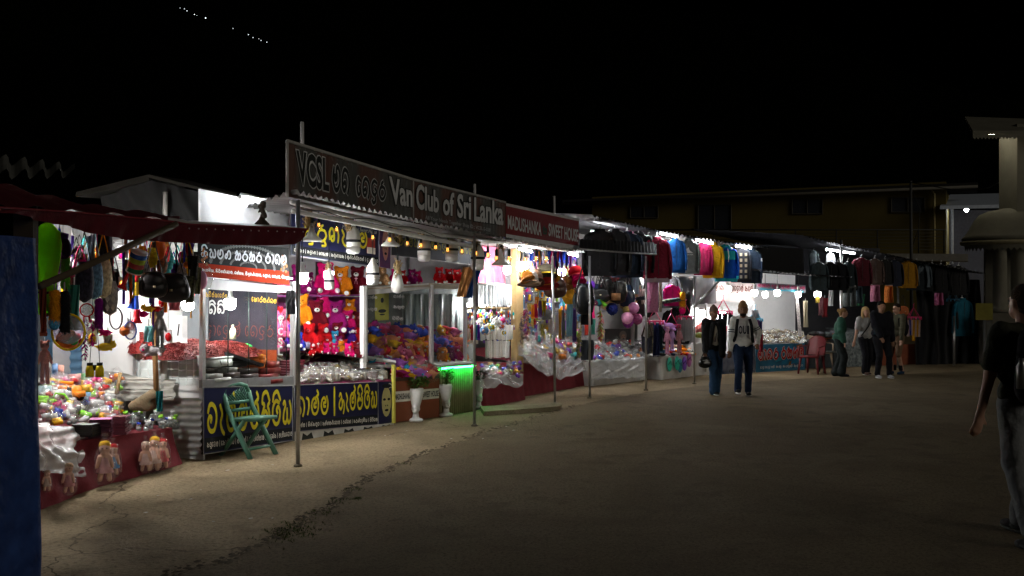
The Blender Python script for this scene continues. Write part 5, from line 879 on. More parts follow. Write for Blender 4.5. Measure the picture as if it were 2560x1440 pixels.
# ---- clothes
def jacket_(hood=True):
    t = thing('jacket', None, 'jacket'); m = M()
    def body(u, v):
        a = 2*PI*u; z = -.02-.62*v; w = lerpt([(0, .09), (.06, .17), (.14, .225), (.5, .235), (.9, .25), (1, .235)], v); d = lerpt([(0, .05), (.14, .055), (.6, .055), (1, .06)], v); k = 1+.09*math.sin(a*6+v*3)*(.3+.7*v)+.06*math.sin(a*11+2+v*4)
        return (w*math.cos(a)*k, d*math.sin(a)*k+.012*math.sin(v*6+a), z-(0 if v else 0)-.05*abs(math.cos(a))*(1 if v < .12 else 0)*(.12-v)*3)
    part('torso', m.grid(body, 28, 18), cloth(*RED), t)
    for s in (-1, 1):
        sl_ = M(); sl_.tube([(s*.14, 0, -.06), (s*.2, 0, -.12), (s*.238, -.01, -.28), (s*.245, -.03, -.45), (s*.23, -.04, -.6)], [.045, .056, .05, .045, .04], 12, (1, .55)); part('sleeve', sl_, cloth(*RED), t); part('cuff', M().tube([(s*.23, -.04, -.59), (s*.228, -.042, -.65)], [.043, .038], 12, (1, .55)), cloth(*RED), t)
    part('hem', M().lathe([(.236, -.7), (.244, -.66), (.24, -.63)], 24, (0, 0, 0), 1, .27, False), cloth(*RED), t)
    if hood: part('hood', sdf([('s', (0, .05, -.06), (.115, .085, .1)), ('c', (-.07, -.03, -.05), (.07, -.03, -.05), .035, .035), ('s', (0, .08, -.13), (.12, .06, .07))], .025, .03), cloth(*RED), t)
    else: part('collar', M().lathe([(.085, -.07), (.08, -.015), (.07, 0)], 16, (0, 0, 0), 1, .7, False), cloth(*RED), t)
    part('zip', M().box((0, -.066, -.36), (.006, .006, .56)).flat(), mat((.03, .03, .03), .5), t)
    part('hanger', M().tube([(-.17, 0, -.075), (0, 0, .01), (.17, 0, -.075)], .012, 6).tube([(0, 0, .01), (0, 0, .06), (.022, 0, .085), (.03, 0, .06)], .006, 6), mat((.75, .75, .75), .4), t); return t
HOOD, JACK = Proto(lambda: jacket_(True)), Proto(lambda: jacket_(False))
def hang(pr_, lab, x, y0, y1, c, d, rz, grp, wx=1., trim=None, cols=None):
    c = cloth(*c); k = {'torso': c, 'sleeve': c, 'cuff': c, 'hem': c, 'hood': c, 'collar': c}
    if trim: k.update({a: cloth(*trim) for a in ('cuff', 'hem', 'hood', 'collar')})
    k.update(cols or {}); s = (y1-y0)*d/FPX/.70; return pr_(lab, P(x, y0, d), rz, grp, (s*wx, s, s), k)
jg = 'jackets along the black roof edge'; j1 = hang(JACK, 'Maroon jacket with a striped hem, left of the blue velvet one', 1642, 592, 706, (.17, .012, .03), dp(1642, -.1), R(15), jg, .9, None, {'hem': cloth(.45, .35, .42)})
hang(JACK, 'Blue velvet jacket under the left tube lamp', 1687, 596, 682, (.006, .055, .2), dp(1687, -.1), R(20), jg, 1.0)
jq = hang(HOOD, 'Grey hooded top with a white wave mark on the chest', 1722, 600, 685, (.17, .19, .19), dp(1722, -.05), R(-10), jg, .9)
hang(JACK, 'Magenta jacket dotted with dark spots beside the yellow hoodie', 1757, 605, 688, (.16, .003, .03), dp(1757), R(10), jg, .85); hang(HOOD, 'Golden yellow hooded top under the second tube lamp', 1783, 608, 695, (.62, .34, .01), dp(1783, .05), R(-15), jg, .85)
jb = hang(HOOD, 'Blue and teal hooded jacket with a pale drawstring', 1815, 615, 704, (.01, .10, .55), dp(1815, -.1), R(5), jg, .95, (.02, .36, .42)); jpl = hang(JACK, 'Black and tan checked jacket beside the navy top', 1852, 618, 706, (.03, .03, .035), dp(1852), R(-10), jg, .8); jn = hang(HOOD, 'Navy hooded top with a small red and white mark, last in the row', 1879, 622, 708, (.05, .075, .12), dp(1879, -.05), R(-20), jg, .85)
def chest(name, o, m2, x0, z0, x1, z1, ma): q = [(x0, -.075, z1), (x1, -.075, z1), (x1, -.075, z0), (x0, -.075, z0)]; part(name, on_quad(m2, q, .004), ma, o)
mq = M(); mq.add([(0, 0, 0), (.2, .5, 0), (.55, 1, 0), (.62, .55, 0), (.45, .3, 0), (.75, .28, 0), (1, 0, 0)], [[0, 1, 4, 6], [1, 2, 3, 4], [4, 3, 5, 6]])
chest('chest_mark', jq, mq, -.13, -.27, .1, -.15, mat(WHT)); part('chest_lettering', on_quad(latin('QUIKSILVER', .02), [(-.13, -.075, -.29), (.1, -.075, -.29), (.1, -.075, -.32), (-.13, -.075, -.32)], .005), mat(WHT), jq)
chest('yoke', jb, M().grid(lambda u, v: (u, v, 0), 1, 1), -.17, -.27, .17, -.1, cloth(.02, .36, .42)); part('drawstring', M().tube([(.0, -.12, -.06), (.02, -.125, -.2), (.01, -.125, -.32)], .007, 5), mat((.8, .8, .75)), jb)
for i in range(5):
    for k in range(3): chest('check', jpl, M().grid(lambda u, v: (u, v, 0), 1, 1), -.15+k*.12, -.62+i*.11, -.09+k*.12, -.56+i*.11, cloth(.3, .24, .16))
chest('chest_mark', jn, sinhala('ව', .3), -.12, -.22, -.03, -.15, mat(WHT)); chest('chest_lettering', jn, latin('SPORT'), -.12, -.26, .0, -.23, mat((.5, .5, .55))); part('sleeve_mark', on_quad(latin('E', .05), [(.23, -.1, -.2), (.27, -.1, -.2), (.27, -.1, -.26), (.23, -.1, -.26)], .01), mat(WHT), jn)
for i, (x, y0, y1, c, nm) in enumerate([(1500, 572, 690, (.012, .012, .014), 'Black jacket at the left end above the awning strip'), (1536, 572, 688, (.05, .05, .055), 'Charcoal jacket second from the left above the awning strip'), (1568, 578, 694, (.02, .03, .05), 'Navy black jacket in the middle above the awning strip'), (1596, 582, 690, (.013, .013, .015), 'Black hooded jacket with hanger showing, next to the maroon one'), (1620, 590, 686, (.045, .05, .05), 'Dark grey jacket half behind the maroon jacket')]): hang(JACK if i != 3 else HOOD, nm, x, y0, y1, c, dp(x, .35+.1*(i % 2)), R(rnd(-15, 25)), 'dark jackets above the awning strip')
hang(JACK, 'Bright pink jacket high behind the black jackets', 1572, 576, 640, (.62, .015, .2), dp(1572, 1.2), R(10), 'dark jackets above the awning strip')
hang(JACK, 'Hot pink zipped top above the row of dark caps', 1680, 712, 765, (.6, .008, .16), df(1680, .2), R(15), 'tops at the back of the sock stall', 1.2)
hang(JACK, 'Black sweatshirt with gold print behind the hot pink top', 1668, 685, 770, (.015, .015, .018), df(1668, .7), R(5), 'tops at the back of the sock stall', 1.2); hang(JACK, 'Black long top hanging behind the caps and scarves', 1690, 770, 860, (.012, .012, .014), df(1690, .7), R(5), 'tops at the back of the sock stall', 1.1)
rj = [(2047, 655, 725, (.05, .07, .08), 'Grey-blue shirt, first in the front row of the right stall'), (2075, 655, 725, (.008, .008, .01), 'Black shirt, second in the front row of the right stall'), (2095, 655, 726, (.012, .012, .016), 'Black shirt next to the pale pole'), (2119, 655, 732, (.02, .03, .035), 'Dark green-grey jacket just right of the pale pole'), (2153, 644, 715, (.10, .015, .025), 'Dark maroon speckled blouse right of the pale pole'), (2186, 646, 712, (.09, .06, .05), 'Brown leopard spotted blouse beside the maroon one'), (2212, 648, 712, (.02, .02, .02), 'Black jacket just right of the leopard blouse'), (2236, 650, 716, (.025, .03, .05), 'Dark jacket with a blue front left of the mustard one'), (2268, 652, 720, (.36, .17, .01), 'Mustard yellow jacket among the black ones'), (2290, 655, 726, (.015, .02, .025), 'Dark jacket just right of the mustard one'), (2309, 657, 718, (.12, .15, .18), 'Narrow pale grey-blue jacket among the black ones'), (2330, 658, 728, (.012, .014, .016), 'First black jacket right of the pale grey-blue one'), (2352, 660, 732, (.014, .014, .016), 'Second black jacket right of the pale grey-blue one'), (2374, 662, 734, (.014, .016, .018), 'Third black jacket right of the pale grey-blue one'), (2396, 664, 738, (.02, .02, .022), 'Last black jacket with white zips at the end of the row')]
for i, (x, y0, y1, c, nm) in enumerate(rj): hang(JACK, nm, x, y0, y1, c, dp(x, -.15+.1*(i % 2)), R(rnd(5, 35)), 'tops along the right stall', 1.05)
for x, y0, y1, c, nm in ((2034, 626, 668, (.08, .10, .11), 'Small grey top with yellow stripes high in the right stall'), (2076, 630, 668, (.4, .4, .42), 'White top hung high under the right tube lamp'), (2405, 745, 840, (.015, .13, .2), 'Teal blue T-shirt hanging by the farthest pole')): hang(JACK, nm, x, y0, y1, c, dp(x, .5), R(20), 'tops along the right stall', .9)
def shorts_():
    t = thing('trousers', None, 'trousers')
    part('waist', M().lathe([(.17, 0), (.175, -.05)], 18, (0, 0, 0), 1, .3, False), cloth(*PINK), t)
    for s in (-1, 1): part('leg', M().tube([(s*.075, 0, -.03), (s*.09, .01, -.25), (s*.095, -.01, -.5)], [.1, .1, .105], 12, (1, .45)), cloth(*PINK), t)
    part('hanger', M().tube([(-.16, 0, .01), (.16, 0, .01)], .008, 5).tube([(0, 0, .01), (0, 0, .06)], .005, 5), mat((.7, .7, .7)), t); return t
TRS = Proto(shorts_)
for x, y0, y1, w, c, nm in ((2124, 716, 768, 1.2, (.08, .09, .09), 'Grey trousers hanging above the woman in green'), (2188, 712, 755, 1., (.36, .13, .2), 'Dusty pink trousers above the dark dressed man'), (2222, 714, 758, .8, (.7, .22, .05), 'Orange trousers hanging beside the dusty pink ones'), (2347, 727, 764, 1.1, (.5, .14, .3), 'Bright pink shorts hanging near the farthest pole'), (2146, 715, 760, .7, (.07, .1, .13), 'Blue-grey leggings left of the dusty pink trousers')):
    d = dp(x, -.1); s = (y1-y0)*d/FPX/.52; TRS(nm, P(x, y0, d), R(20), 'trousers hanging in the right stall', (s*w, s, s), {'waist': cloth(*c), 'leg': cloth(*c)})
def strip(name, lab, cat, x, y0, y1, wpx, c, d, rz=R(15), grp=None, ma=None, folds=6., lean=0, mats=None, fringe=True):
    w = wpx*d/FPX/2; h = (y1-y0)*d/FPX; m = M(); ph = rnd(0, 6)
    def f(u, v): a = 2*PI*u; return (w*math.cos(a)*(1-.06*math.sin(v*5+ph))+lean*v*h, (.16*w+.02)*math.sin(a)+.02*math.sin(v*4+ph+math.cos(a)*folds), -h*v)
    t = thing(name, lab, cat, P(x, y0, d), rz, grp); part('cloth', m.grid(f, 24, 14), ma or thin(*c), t)
    if fringe:
        fr = M()
        for i in range(9): xx = w*(-.9+i*.225)+lean*h; fr.tube([(xx, 0, -h), (xx+rnd(-.006, .006), 0, -h-.035)], .007, 4)
        part('fringe', fr, ma or cloth(*c), t)
    part('tie', M().tube([(0, 0, -.01), (0, 0, .07)], .006, 5), mat((.3, .3, .3)), t); return t
def boa(name, lab, cat, x, y0, y1, wpx, c, d, grp=None, c2=None, lean=0, n=900):
    w = wpx*d/FPX/2; h = (y1-y0)*d/FPX; t = thing(name, lab, cat, P(x, y0, d), 0, grp); m = M(); core = [(lean*h*v/8+.012*math.sin(v*1.3), 0, -h*v/8) for v in range(9)]; m.tube(core, [w*.5]+[w*.8]*7+[w*.5], 10)
    for i in range(n):
        v = random.random(); a = rnd(0, 2*PI); b = Vector((lean*h*v+w*.75*math.cos(a), w*.75*math.sin(a), -h*v)); e = b+Vector((w*rnd(.25, .5)*math.cos(a+rnd(-.6, .6)), w*.4*math.sin(a), -rnd(.01, .05))); s = Vector((-math.sin(a), math.cos(a), rnd(-.5, .5)))*.006; m.add([b-s, b+s, e], [[0, 1, 2]])
    part('pile', m, fur(*c), t)
    if c2: part('tip', M().ell((lean*h, 0, -h-w*.6), (w*1.0, w, w*1.3), 12, 8), fur(*c2), t)
    part('tie', M().tube([(0, 0, -.01), (0, 0, .08)], .006, 5), mat((.3, .3, .3)), t); return t
def bag_():
    t = thing('handbag', None, 'handbag')
    part('body', sdf([('s', (0, 0, -.42), (.17, .07, .12)), ('c', (-.1, 0, -.46), (.1, 0, -.46), .07, .07), ('c', (-.09, 0, -.35), (.09, 0, -.35), .045, .045)], .022, .05), cloth(*BRN), t); part('flap', sdf([('s', (0, -.045, -.38), (.155, .045, .085))], .02, .02), cloth(*BRN), t); part('clasp', M().box((0, -.095, -.44), (.03, .012, .02)), steel(.6, .5, .3), t)
    for s in (-1, 1): part('strap', M().tube([(s*.13, 0, -.36), (s*.08, .01, -.2), (s*.012, 0, 0)], .011, 6, (1, .6)), cloth(*BRN), t)
    return t
def pouch_():
    t = thing('shoulder_bag', None, 'bag'); part('body', M().lathe([(.02, -.62), (.12, -.58), (.15, -.45), (.13, -.32), (.1, -.26)], 14, (0, 0, 0), 1, .5), cloth(*BRN), t)
    for s in (-1, 1): part('strap', M().tube([(s*.1, 0, -.27), (s*.05, 0, -.12), (0, 0, 0)], .01, 6), cloth(*BRN), t)
    return t
def hat_():
    t = thing('hat', None, 'hat'); part('crown', M().lathe([(.1, -.3), (.098, -.24), (.075, -.19), (.03, -.17), (.001, -.168)], 16), cloth(*YLW), t); part('brim', M().lathe([(.098, -.3), (.122, -.325), (.124, -.33), (.1, -.306)], 18, caps=False), cloth(*BRN), t)
    part('cord', M().tube([(-.05, 0, -.2), (0, 0, 0), (.05, 0, -.2)], .006, 5), cloth(*YLW), t); return t
def ballp_(): t = thing('balloon', None, 'balloon'); part('skin', M().lathe([(.001, -.5), (.2, -.46), (.4, -.28), (.5, 0), (.44, .26), (.25, .44), (.001, .5)], 18), shiny(*PINK), t); part('knot', M().lathe([(.05, -.56), (.01, -.5)], 8), shiny(*PINK), t); return t
BAGS, POUCH, HAT, BALL = Proto(bag_), Proto(pouch_), Proto(hat_), Proto(ballp_)
def put(pr_, lab, x, y0, y1, h, d, grp=None, cols=None, rz=R(20), wx=1., **k): s = (y1-y0)*d/FPX/h; return pr_(lab, P(x, y0, d), rz, grp, (s*wx, s, s), {a: (cloth(*c) if isinstance(c, tuple) else c) for a, c in (cols or {}).items()}, **k)
# ================================================================ GOODS: the toy stall at the left
random.seed(5)
def DT(x): return 4625/(1275-.3177*(x-70)-740)
def TT(x, y, k=0): yf = 1108-.1*(x-210); return P(x, y, DT(x)+.05+max(0, yf-y)*.011+k)
hg = 'goods hanging in the toy stall'; HD = lambda x: df(x, -.35)
CO = dict(fuch=(.35, .01, .24), viol=(.10, .02, .25), black=(.012, .012, .014), teal=(.02, .12, .1), org=ORG)
t = thing('jumpsuit', 'Lime green shiny jumpsuit with a black belt hanging at the left', 'jumpsuit', P(118, 556, HD(118)), R(10), hg); s = HD(118)/FPX; lm_ = thin(.34, .85, .03)
part('suit', M().lathe([(.02, 0), (.05, -.02), (.1, -.08), (.115, -.2), (.1, -.35), (.075, -.5), (.07, -.6)], 18, (0, 0, 0), 1.05, .45), lm_, t); part('belt', M().lathe([(.078, -.6), (.08, -.63)], 18, (0, 0, 0), 1.05, .47, False), mat(CO['black']), t)
for q in (-1, 1): part('leg', M().tube([(q*.03, 0, -.62), (q*.04, 0, -.7), (q*.045, .01, -.8)], [.045, .05, .04], 10), lm_, t)
HV = [('purple_cap', 0)]
t = thing('cap', 'Black velvet cap with violet fur trim beside the lime jumpsuit', 'hat', P(147, 582, HD(147)), R(10), hg); s = HD(147)/FPX
part('crown', sdf([('s', (0, 0, -30*s), (26*s, 18*s, 26*s)), ('s', (12*s, 0, -45*s), (18*s, 14*s, 22*s))], .018, .03), cloth(.02, .012, .03), t); part('trim', M().tube([(-30*s, -.05, -55*s), (-22*s, -.08, -22*s), (6*s, -.09, -6*s), (26*s, -.06, -10*s)], [7*s, 9*s, 9*s, 7*s], 8), fur(.06, .02, .16), t)
boa('feather_boa', 'Magenta furry boa hanging from the violet trimmed cap', 'boa', 141, 606, 708, 29, CO['fuch'], HD(141)-.08, hg, CO['viol'], -.12)
boa('feather_boa', 'Bright green furry boa beside the magenta one', 'boa', 163, 638, 716, 22, (.07, .30, .02), HD(163)-.05, hg)
boa('feather_boa', 'Orange furry boa with a sky blue tip low on the left', 'boa', 136, 726, 800, 27, (.75, .30, .01), HD(136)-.1, hg, (.06, .28, .5)); boa('feather_boa', 'Thick black furry boa beside the orange one', 'boa', 161, 728, 828, 29, CO['black'], HD(161)-.15, hg)
boa('feather_boa', 'Dark purple furry boa beside the diamond patterned bag', 'boa', 247, 746, 817, 20, (.20, .01, .2), HD(247)-.05, hg)
t = strip('umbrella', 'Folded dark teal umbrella in a clear sleeve', 'umbrella', 185, 712, 825, 26, CO['teal'], HD(185)-.12, grp=hg, fringe=False, ma=mat((.02, .13, .10), .2, bump=.3, bscale=12)); part('knob', M().ell((0, -.02, -.5), .04, 10, 8), shiny(.02, .25, .05), t)
for x, y0, y1, c, st, lab in ((211, 580, 756, (.03, .03, .05), (.02, .02, .02), 'Black floral shoulder bag on a dotted strap'), (236, 585, 748, (.12, .25, .38), (.2, .3, .4), 'Pale blue shoulder bag between the floral and cream bags'), (258, 580, 746, (.5, .42, .26), (.8, .5, .01), 'Cream patterned shoulder bag on a bright yellow strap'), (275, 640, 788, (.18, .16, .15), (.05, .05, .05), 'Grey shoulder bag with a diamond pattern')): put(POUCH, lab, x, y0, y1, .62, HD(x)-.1, hg, {'body': mat(c, .8, noise=.9, scale=26, bump=.2), 'strap': st}, R(rnd(10, 30)), .55)
dm = [o for o in COL.objects if o.get('label') == 'Grey shoulder bag with a diamond pattern'][0]
for i in range(3):
    for j in range(2): z = -.36-i*.09; x = -.05+j*.1; part('diamond_print', M().add([(x, -.078, z+.04), (x+.04, -.078, z), (x, -.078, z-.04), (x-.04, -.078, z)], [[0, 1, 2, 3]]), cloth(.4, .36, .3), dm)
strip('scarf', 'Dark grey printed scarf behind the yellow strap', 'scarf', 262, 585, 722, 36, (.05, .05, .065), HD(262), grp=hg, ma=mat((.05, .05, .07), .85, noise=.8, scale=20)); strip('scarf', 'Brown plaid scarf at the left end behind the boas', 'scarf', 108, 720, 830, 16, (.22, .05, .03), HD(108), grp=hg); strip('scarf', 'Light grey scarf behind the pale blue bag', 'scarf', 228, 590, 690, 18, (.3, .36, .45), HD(228)+.1, grp=hg); strip('cloth_ribbon', 'Hot pink ribbon behind the yellow strap', 'ribbon', 243, 580, 640, 4, HPINK, HD(243)+.1, grp=hg, fringe=False)
t = thing('dreamcatcher', 'Red and white dreamcatcher behind the floral bag', 'dreamcatcher', P(217, 775, HD(217)+.1), R(10), hg); s = HD(217)/FPX; ring = lambda r, z=0, n=20: [(r*math.cos(2*PI*i/n), 0, r*math.sin(2*PI*i/n)+z) for i in range(n+1)]
part('hoop', M().tube(ring(16*s), 1.6*s, 6), mat(RED), t); w_ = M(); [w_.tube([(16*s*math.cos(a), 0, 16*s*math.sin(a)), (5*s*math.cos(a+1.1), 0, 5*s*math.sin(a+1.1)), (16*s*math.cos(a+2.2), 0, 16*s*math.sin(a+2.2))], .5*s, 4) for a in [i*2*PI/9 for i in range(9)]]; part('web', w_, mat(WHT), t); part('feathers', M().tube([(-6*s, 0, -16*s), (-7*s, 0, -38*s)], [3*s, 1*s], 6).tube([(6*s, 0, -16*s), (8*s, 0, -34*s)], [3*s, 1*s], 6), fur(*RED), t)
def racket(lab, x, y, rx, ry, c, g, ang=0, cat='racket'):
    s = HD(x)/FPX; t = thing('racket', lab, cat, P(x, y, HD(x)-.05), R(10), hg, 1, 0, ang); part('frame', M().tube([(rx*s*math.cos(2*PI*i/26), 0, ry*s*math.sin(2*PI*i/26)) for i in range(27)], 2.1*s, 6), shiny(*c), t); w = M()
    for i in range(-6, 7): f = i/7; k = math.sqrt(1-f*f); w.tube([(f*rx*s, 0, -k*ry*s), (f*rx*s, 0, k*ry*s)], .35*s, 3); w.tube([(-k*rx*s, 0, f*ry*s), (k*rx*s, 0, f*ry*s)], .35*s, 3)
    part('strings', w, mat(g), t); part('handle', M().tube([(0, 0, ry*s), (0, 0, ry*s+28*s)], 1.5*s, 6), mat(g), t)
racket('Badminton racket with a dark frame hanging before the white wall', 290, 796, 15, 27, (.1, .1, .1), (.4, .4, .4)); racket('Blue rimmed racket in front of the small basketball', 326, 826, 14, 22, (.08, .1, .3), (.5, .5, .55))
t = thing('toy_hoop', 'Yellow rimmed hoop holding an orange basketball', 'hoop', P(171, 830, HD(171)-.1), R(10), hg); s = HD(171)/FPX; part('rim', M().tube([(38*s*math.cos(2*PI*i/30), 0, 44*s*math.sin(2*PI*i/30)) for i in range(31)], 3*s, 6), shiny(.75, .5, .01), t); part('net', M().lathe([(36*s, 0), (34*s, .01)], 20, (0, .02, 0)).xf(Matrix.Rotation(PI/2, 4, 'X')), film('net', .05, (.8, .8, .9), .2, .3, .2), t)
def ball(lab, x, y, r, c, d, seam=True):
    s = d/FPX; t = thing('ball', lab, 'ball', P(x, y, d), rnd(0, 1), hg); part('ball', M().ell((0, 0, 0), r*s, 16, 12), mat(c, .5, bump=.2, bscale=200), t)
    if seam: q = M(); [q.tube([Vector((math.cos(a)*r*s*1.0, math.sin(a)*r*s*1.0, 0)) @ Matrix.Rotation(b, 3, 'X') for a in [2*PI*i/20 for i in range(21)]], .7*s, 4) for b in (0, PI/2, .8)]; part('seams', q, ink, t)
ball('Orange basketball inside the yellow rimmed hoop', 168, 850, 27, (.7, .13, .02), HD(168)+.1); ball('Small orange basketball behind the blue rimmed racket', 312, 827, 13, (.7, .17, .03), HD(312)+.05)
def feather(lab, x, y0, y1, w, cs, d, grp=hg, n=70):
    s = d/FPX; t = thing('feather_tassel', lab, 'tassel', P(x, y0, d), 0, grp); m = M()
    for k, c in enumerate(cs):
        m = M()
        for _ in range(n//len(cs)+4):
            z = -rnd(.05, .95)*(y1-y0)*s; a = rnd(0, 2*PI); r = w*s*rnd(.2, .55); b = Vector((0, 0, z)); e = b+Vector((r*math.cos(a), r*math.sin(a)*.6, -rnd(4, 14)*s)); p_ = Vector((-math.sin(a), math.cos(a), .4))*rnd(1.2, 2.8)*s; md = b.lerp(e, .6); m.add([b, md-p_, e, md+p_], [[0, 1, 2, 3]])
        part('feathers', m.flat(), fur(*c), t)
    part('cord', M().tube([(0, 0, 0), (0, 0, -(y1-y0)*s)], .6*s, 4), mat((.3, .2, .2)), t)
feather('Long pink and black feather tassel behind the yellow hoop', 212, 792, 900, 30, [(.65, .02, .3), (.2, .01, .15), (.02, .01, .02)], HD(212)); feather('Hot pink and red feather tassel next to the dark purple boa', 230, 788, 862, 30, [(.7, .02, .35), (.45, .02, .05)], HD(230)+.08)
def horn(lab, p0, p1, segs, d, r0=4, r1=15):
    a, b = P(*p0, d), P(*p1, d-.05); t = thing('toy_horn', lab, 'horn', a, 0, hg); v = b-a; s = d/FPX
    for i, c in enumerate(segs):
        f0, f1 = i/len(segs), (i+1)/len(segs); rr = lambda f: (r0+(3*f if f < .8 else 2.4+(f-.8)/.2*(r1-r0-2.4)*((f-.8)/.2)))*s; k = 5; part('section', M().tube([v*(f0+(f1-f0)*j/k) for j in range(k+1)], [rr(f0+(f1-f0)*j/k) for j in range(k+1)], 12, caps=(i in (0, len(segs)-1))), shiny(*c), t)
horn('Red toy horn slanting left below the striped drum', (326, 672), (304, 722), [RED], HD(326), 3, 15); horn('Striped yellow, blue and red toy horn, the longest one', (342, 672), (341, 808), [RED, (.75, .5, .01), (.02, .08, .5), (.55, .01, .02)], HD(342), 4, 15); horn('Green, red and blue striped toy horn behind the longest one', (352, 668), (331, 772), [RED, (.03, .35, .05), (.75, .5, .01), (.02, .08, .5)], HD(342)+.06, 4, 13)
t = thing('toy_drum', 'Tilted toy drum striped blue, green, red and white', 'drum', P(342, 655, HD(342)-.1), 0, hg, 1, R(15), R(22)); s = HD(342)/FPX
for i, c in enumerate([(.02, .14, .06), (.28, .05, .05), (.25, .33, .03), (.03, .12, .4)]): part('band', M().lathe([(20*s, (-26+i*13)*s), (20*s, (-13+i*13)*s)], 20, caps=False), shiny(*c), t)
part('drumhead', M().lathe([(20.5*s, -28*s), (20.5*s, -25*s)], 20), mat((.6, .6, .52)), t); part('drumhead', M().lathe([(20.5*s, 25*s), (20.5*s, 28*s)], 20), mat((.6, .6, .52)), t)
single('pom_pom', sdf([('s', (0, 0, 0), (.06, .05, .1))], .012, .01, noise=(.015, 90)), fur(.62, .5, .02), 'Golden yellow shaggy pouch beside the striped drum', 'pouch', P(380, 642, HD(380)), 0, hg); single('swim_ring', M().ell((0, 0, 0), (.085, .03, .12), 14, 10), shiny(.8, .14, .02), 'Orange flat inflatable float behind the black handbags', 'float', P(395, 622, HD(395)+.2), 0, hg)
put(BAGS, 'Large black leather handbag, left of the pair', 384, 604, 748, .56, HD(384)-.15, hg, {a: mat((.012, .011, .011), .42, noise=.3) for a in ('body', 'flap', 'strap')}, R(25), .72); put(BAGS, 'Large black leather handbag, right of the pair', 432, 600, 760, .56, HD(432)-.2, hg, {a: mat((.014, .013, .013), .42, noise=.3) for a in ('body', 'flap', 'strap')}, R(10), .8)
put(BAGS, 'Grey black rucksack squeezed left of the two black handbags', 366, 640, 744, .56, HD(366)-.05, hg, {a: (.05, .048, .05) for a in ('body', 'flap', 'strap')}, R(60), .7)
for x, y0, y1, w, c, lab in ((482, 640, 700, 24, (.35, .2, .13), 'Houndstooth bolster bag hanging right of the black handbags'), (474, 690, 757, 24, (.06, .09, .03), 'Dark green patterned bolster below the houndstooth one'), (493, 668, 735, 18, (.02, .02, .03), 'Black sprigged bolster at the right end of the toy stall')): strip('bolster_bag', lab, 'bag', x, y0, y1, w, c, HD(x)-.1, grp=hg, fringe=False, ma=mat(c, .8, noise=1., scale=45, tint=(.02, .015, .012) if c[0] > .1 else (.16, .16, .08)))
single('plastic_bag', M().lathe([(.001, -.3), (.1, -.28), (.13, -.18), (.1, -.06), (.02, .02), (.05, .07)], 12, (0, 0, 0), 1, .5), BAG(), 'Clear bag of pink and orange toys at the right end of the toy stall', 'plastic bag', P(503, 655, HD(503)-.1), 0, hg); single('toy_figure', M().ell((0, 0, 0), (.06, .03, .1), 10, 8), shiny(.6, .25, .4), 'Pink toy inside the clear bag beside the bolsters', 'toy', P(505, 700, HD(503)-.1), 0, hg); single('toy_ball', M().ell((0, 0, 0), .035, 10, 8), shiny(.75, .25, .03), 'Orange ball hung above the pink bagged toy', 'toy', P(466, 662, HD(466)+.1), 0, hg)
put(LLEG, 'Grey long legged plush toy hanging before the paper sign', 400, 768, 882, .97, HD(400)-.1, hg, {'body': fur(.32, .32, .32)}); put(LLEG, 'Dusty pink plush flamingo with long legs by the blue tarpaulin', 112, 850, 962, .97, DT(112)+.2, hg, {'body': fur(.62, .30, .30)}, R(30), 1.1)
PLUSH('Yellow rubber chicken lying on its side in mid air on a thread', P(262, 878, HD(262)-.05), R(200), hg, .2, {'body': shiny(.75, .5, .02), 'muzzle': shiny(.7, .15, .02)}); PLUSH('White and pink bird toy at the top of the brown stake', P(384, 890, HD(384)-.05), R(20), hg, .26, {'body': fur(.55, .5, .52), 'muzzle': fur(*HPINK)})
for x, y, c, lab in ((358, 785, HPINK, 'Pink crab toy left of the grey long legged toy'), (392, 772, RED, 'Red eyed crab toy on the head of the grey toy'), (372, 772, YLW, 'Yellow and green parrot toy between the two crabs'), (266, 832, HPINK, 'Hot pink ring toy above the yellow chicken')): PLUSH(lab, P(x, y+8, HD(x)-.08), rnd(-.3, .3), hg, .15, {'body': shiny(*c), 'muzzle': shiny(.7, .5, .02)})
strip('glove_cloth', 'Grey cloth glove hanging above the yellow chicken', 'glove', 270, 836, 862, 22, (.3, .27, .22), HD(270)-.06, grp=hg, fringe=False); strip('toy_pouch', 'Pale teal plastic pouch left of the grey toy', 'pouch', 372, 815, 855, 22, (.2, .45, .45), HD(372), grp=hg, fringe=False); strip('skipping_rope', 'Purple skipping rope hanging to the bird toy', 'rope', 383, 690, 880, 4, (.2, .03, .4), HD(383)-.02, grp=hg, fringe=False); strip('net_bag', 'Pink net bag hanging over the paper sign', 'bag', 436, 755, 776, 26, (.4, .12, .14), HD(436), grp=hg, fringe=False)
for i in range(26):                                        # small things dangling deeper in the stall
    x = rnd(100, 470); y = rnd(590, 830); n_, c = random.choice(list({'red': RED, 'orange': ORG, 'yellow': YLW, 'pink': HPINK, 'blue': BLU, 'white': WHT, 'green': LIM}.items()))
    t = thing('toy_card', 'Small %s toy on a card dangling deep in the toy stall' % n_, 'toy', P(x, y, HD(x)+rnd(.3, .8)), rnd(-.4, .6), 'toys dangling deep in the toy stall'); part('card', M().box((0, 0, -.07), (.09, .006, .14)).flat(), mat((.6, .6, .62)), t); part('toy', M().ell((0, -.02, -.08), (.035, .02, .05), 8, 6), shiny(*c), t); part('thread', M().tube([(0, 0, 0), (0, 0, .35)], .002, 3), ink, t)
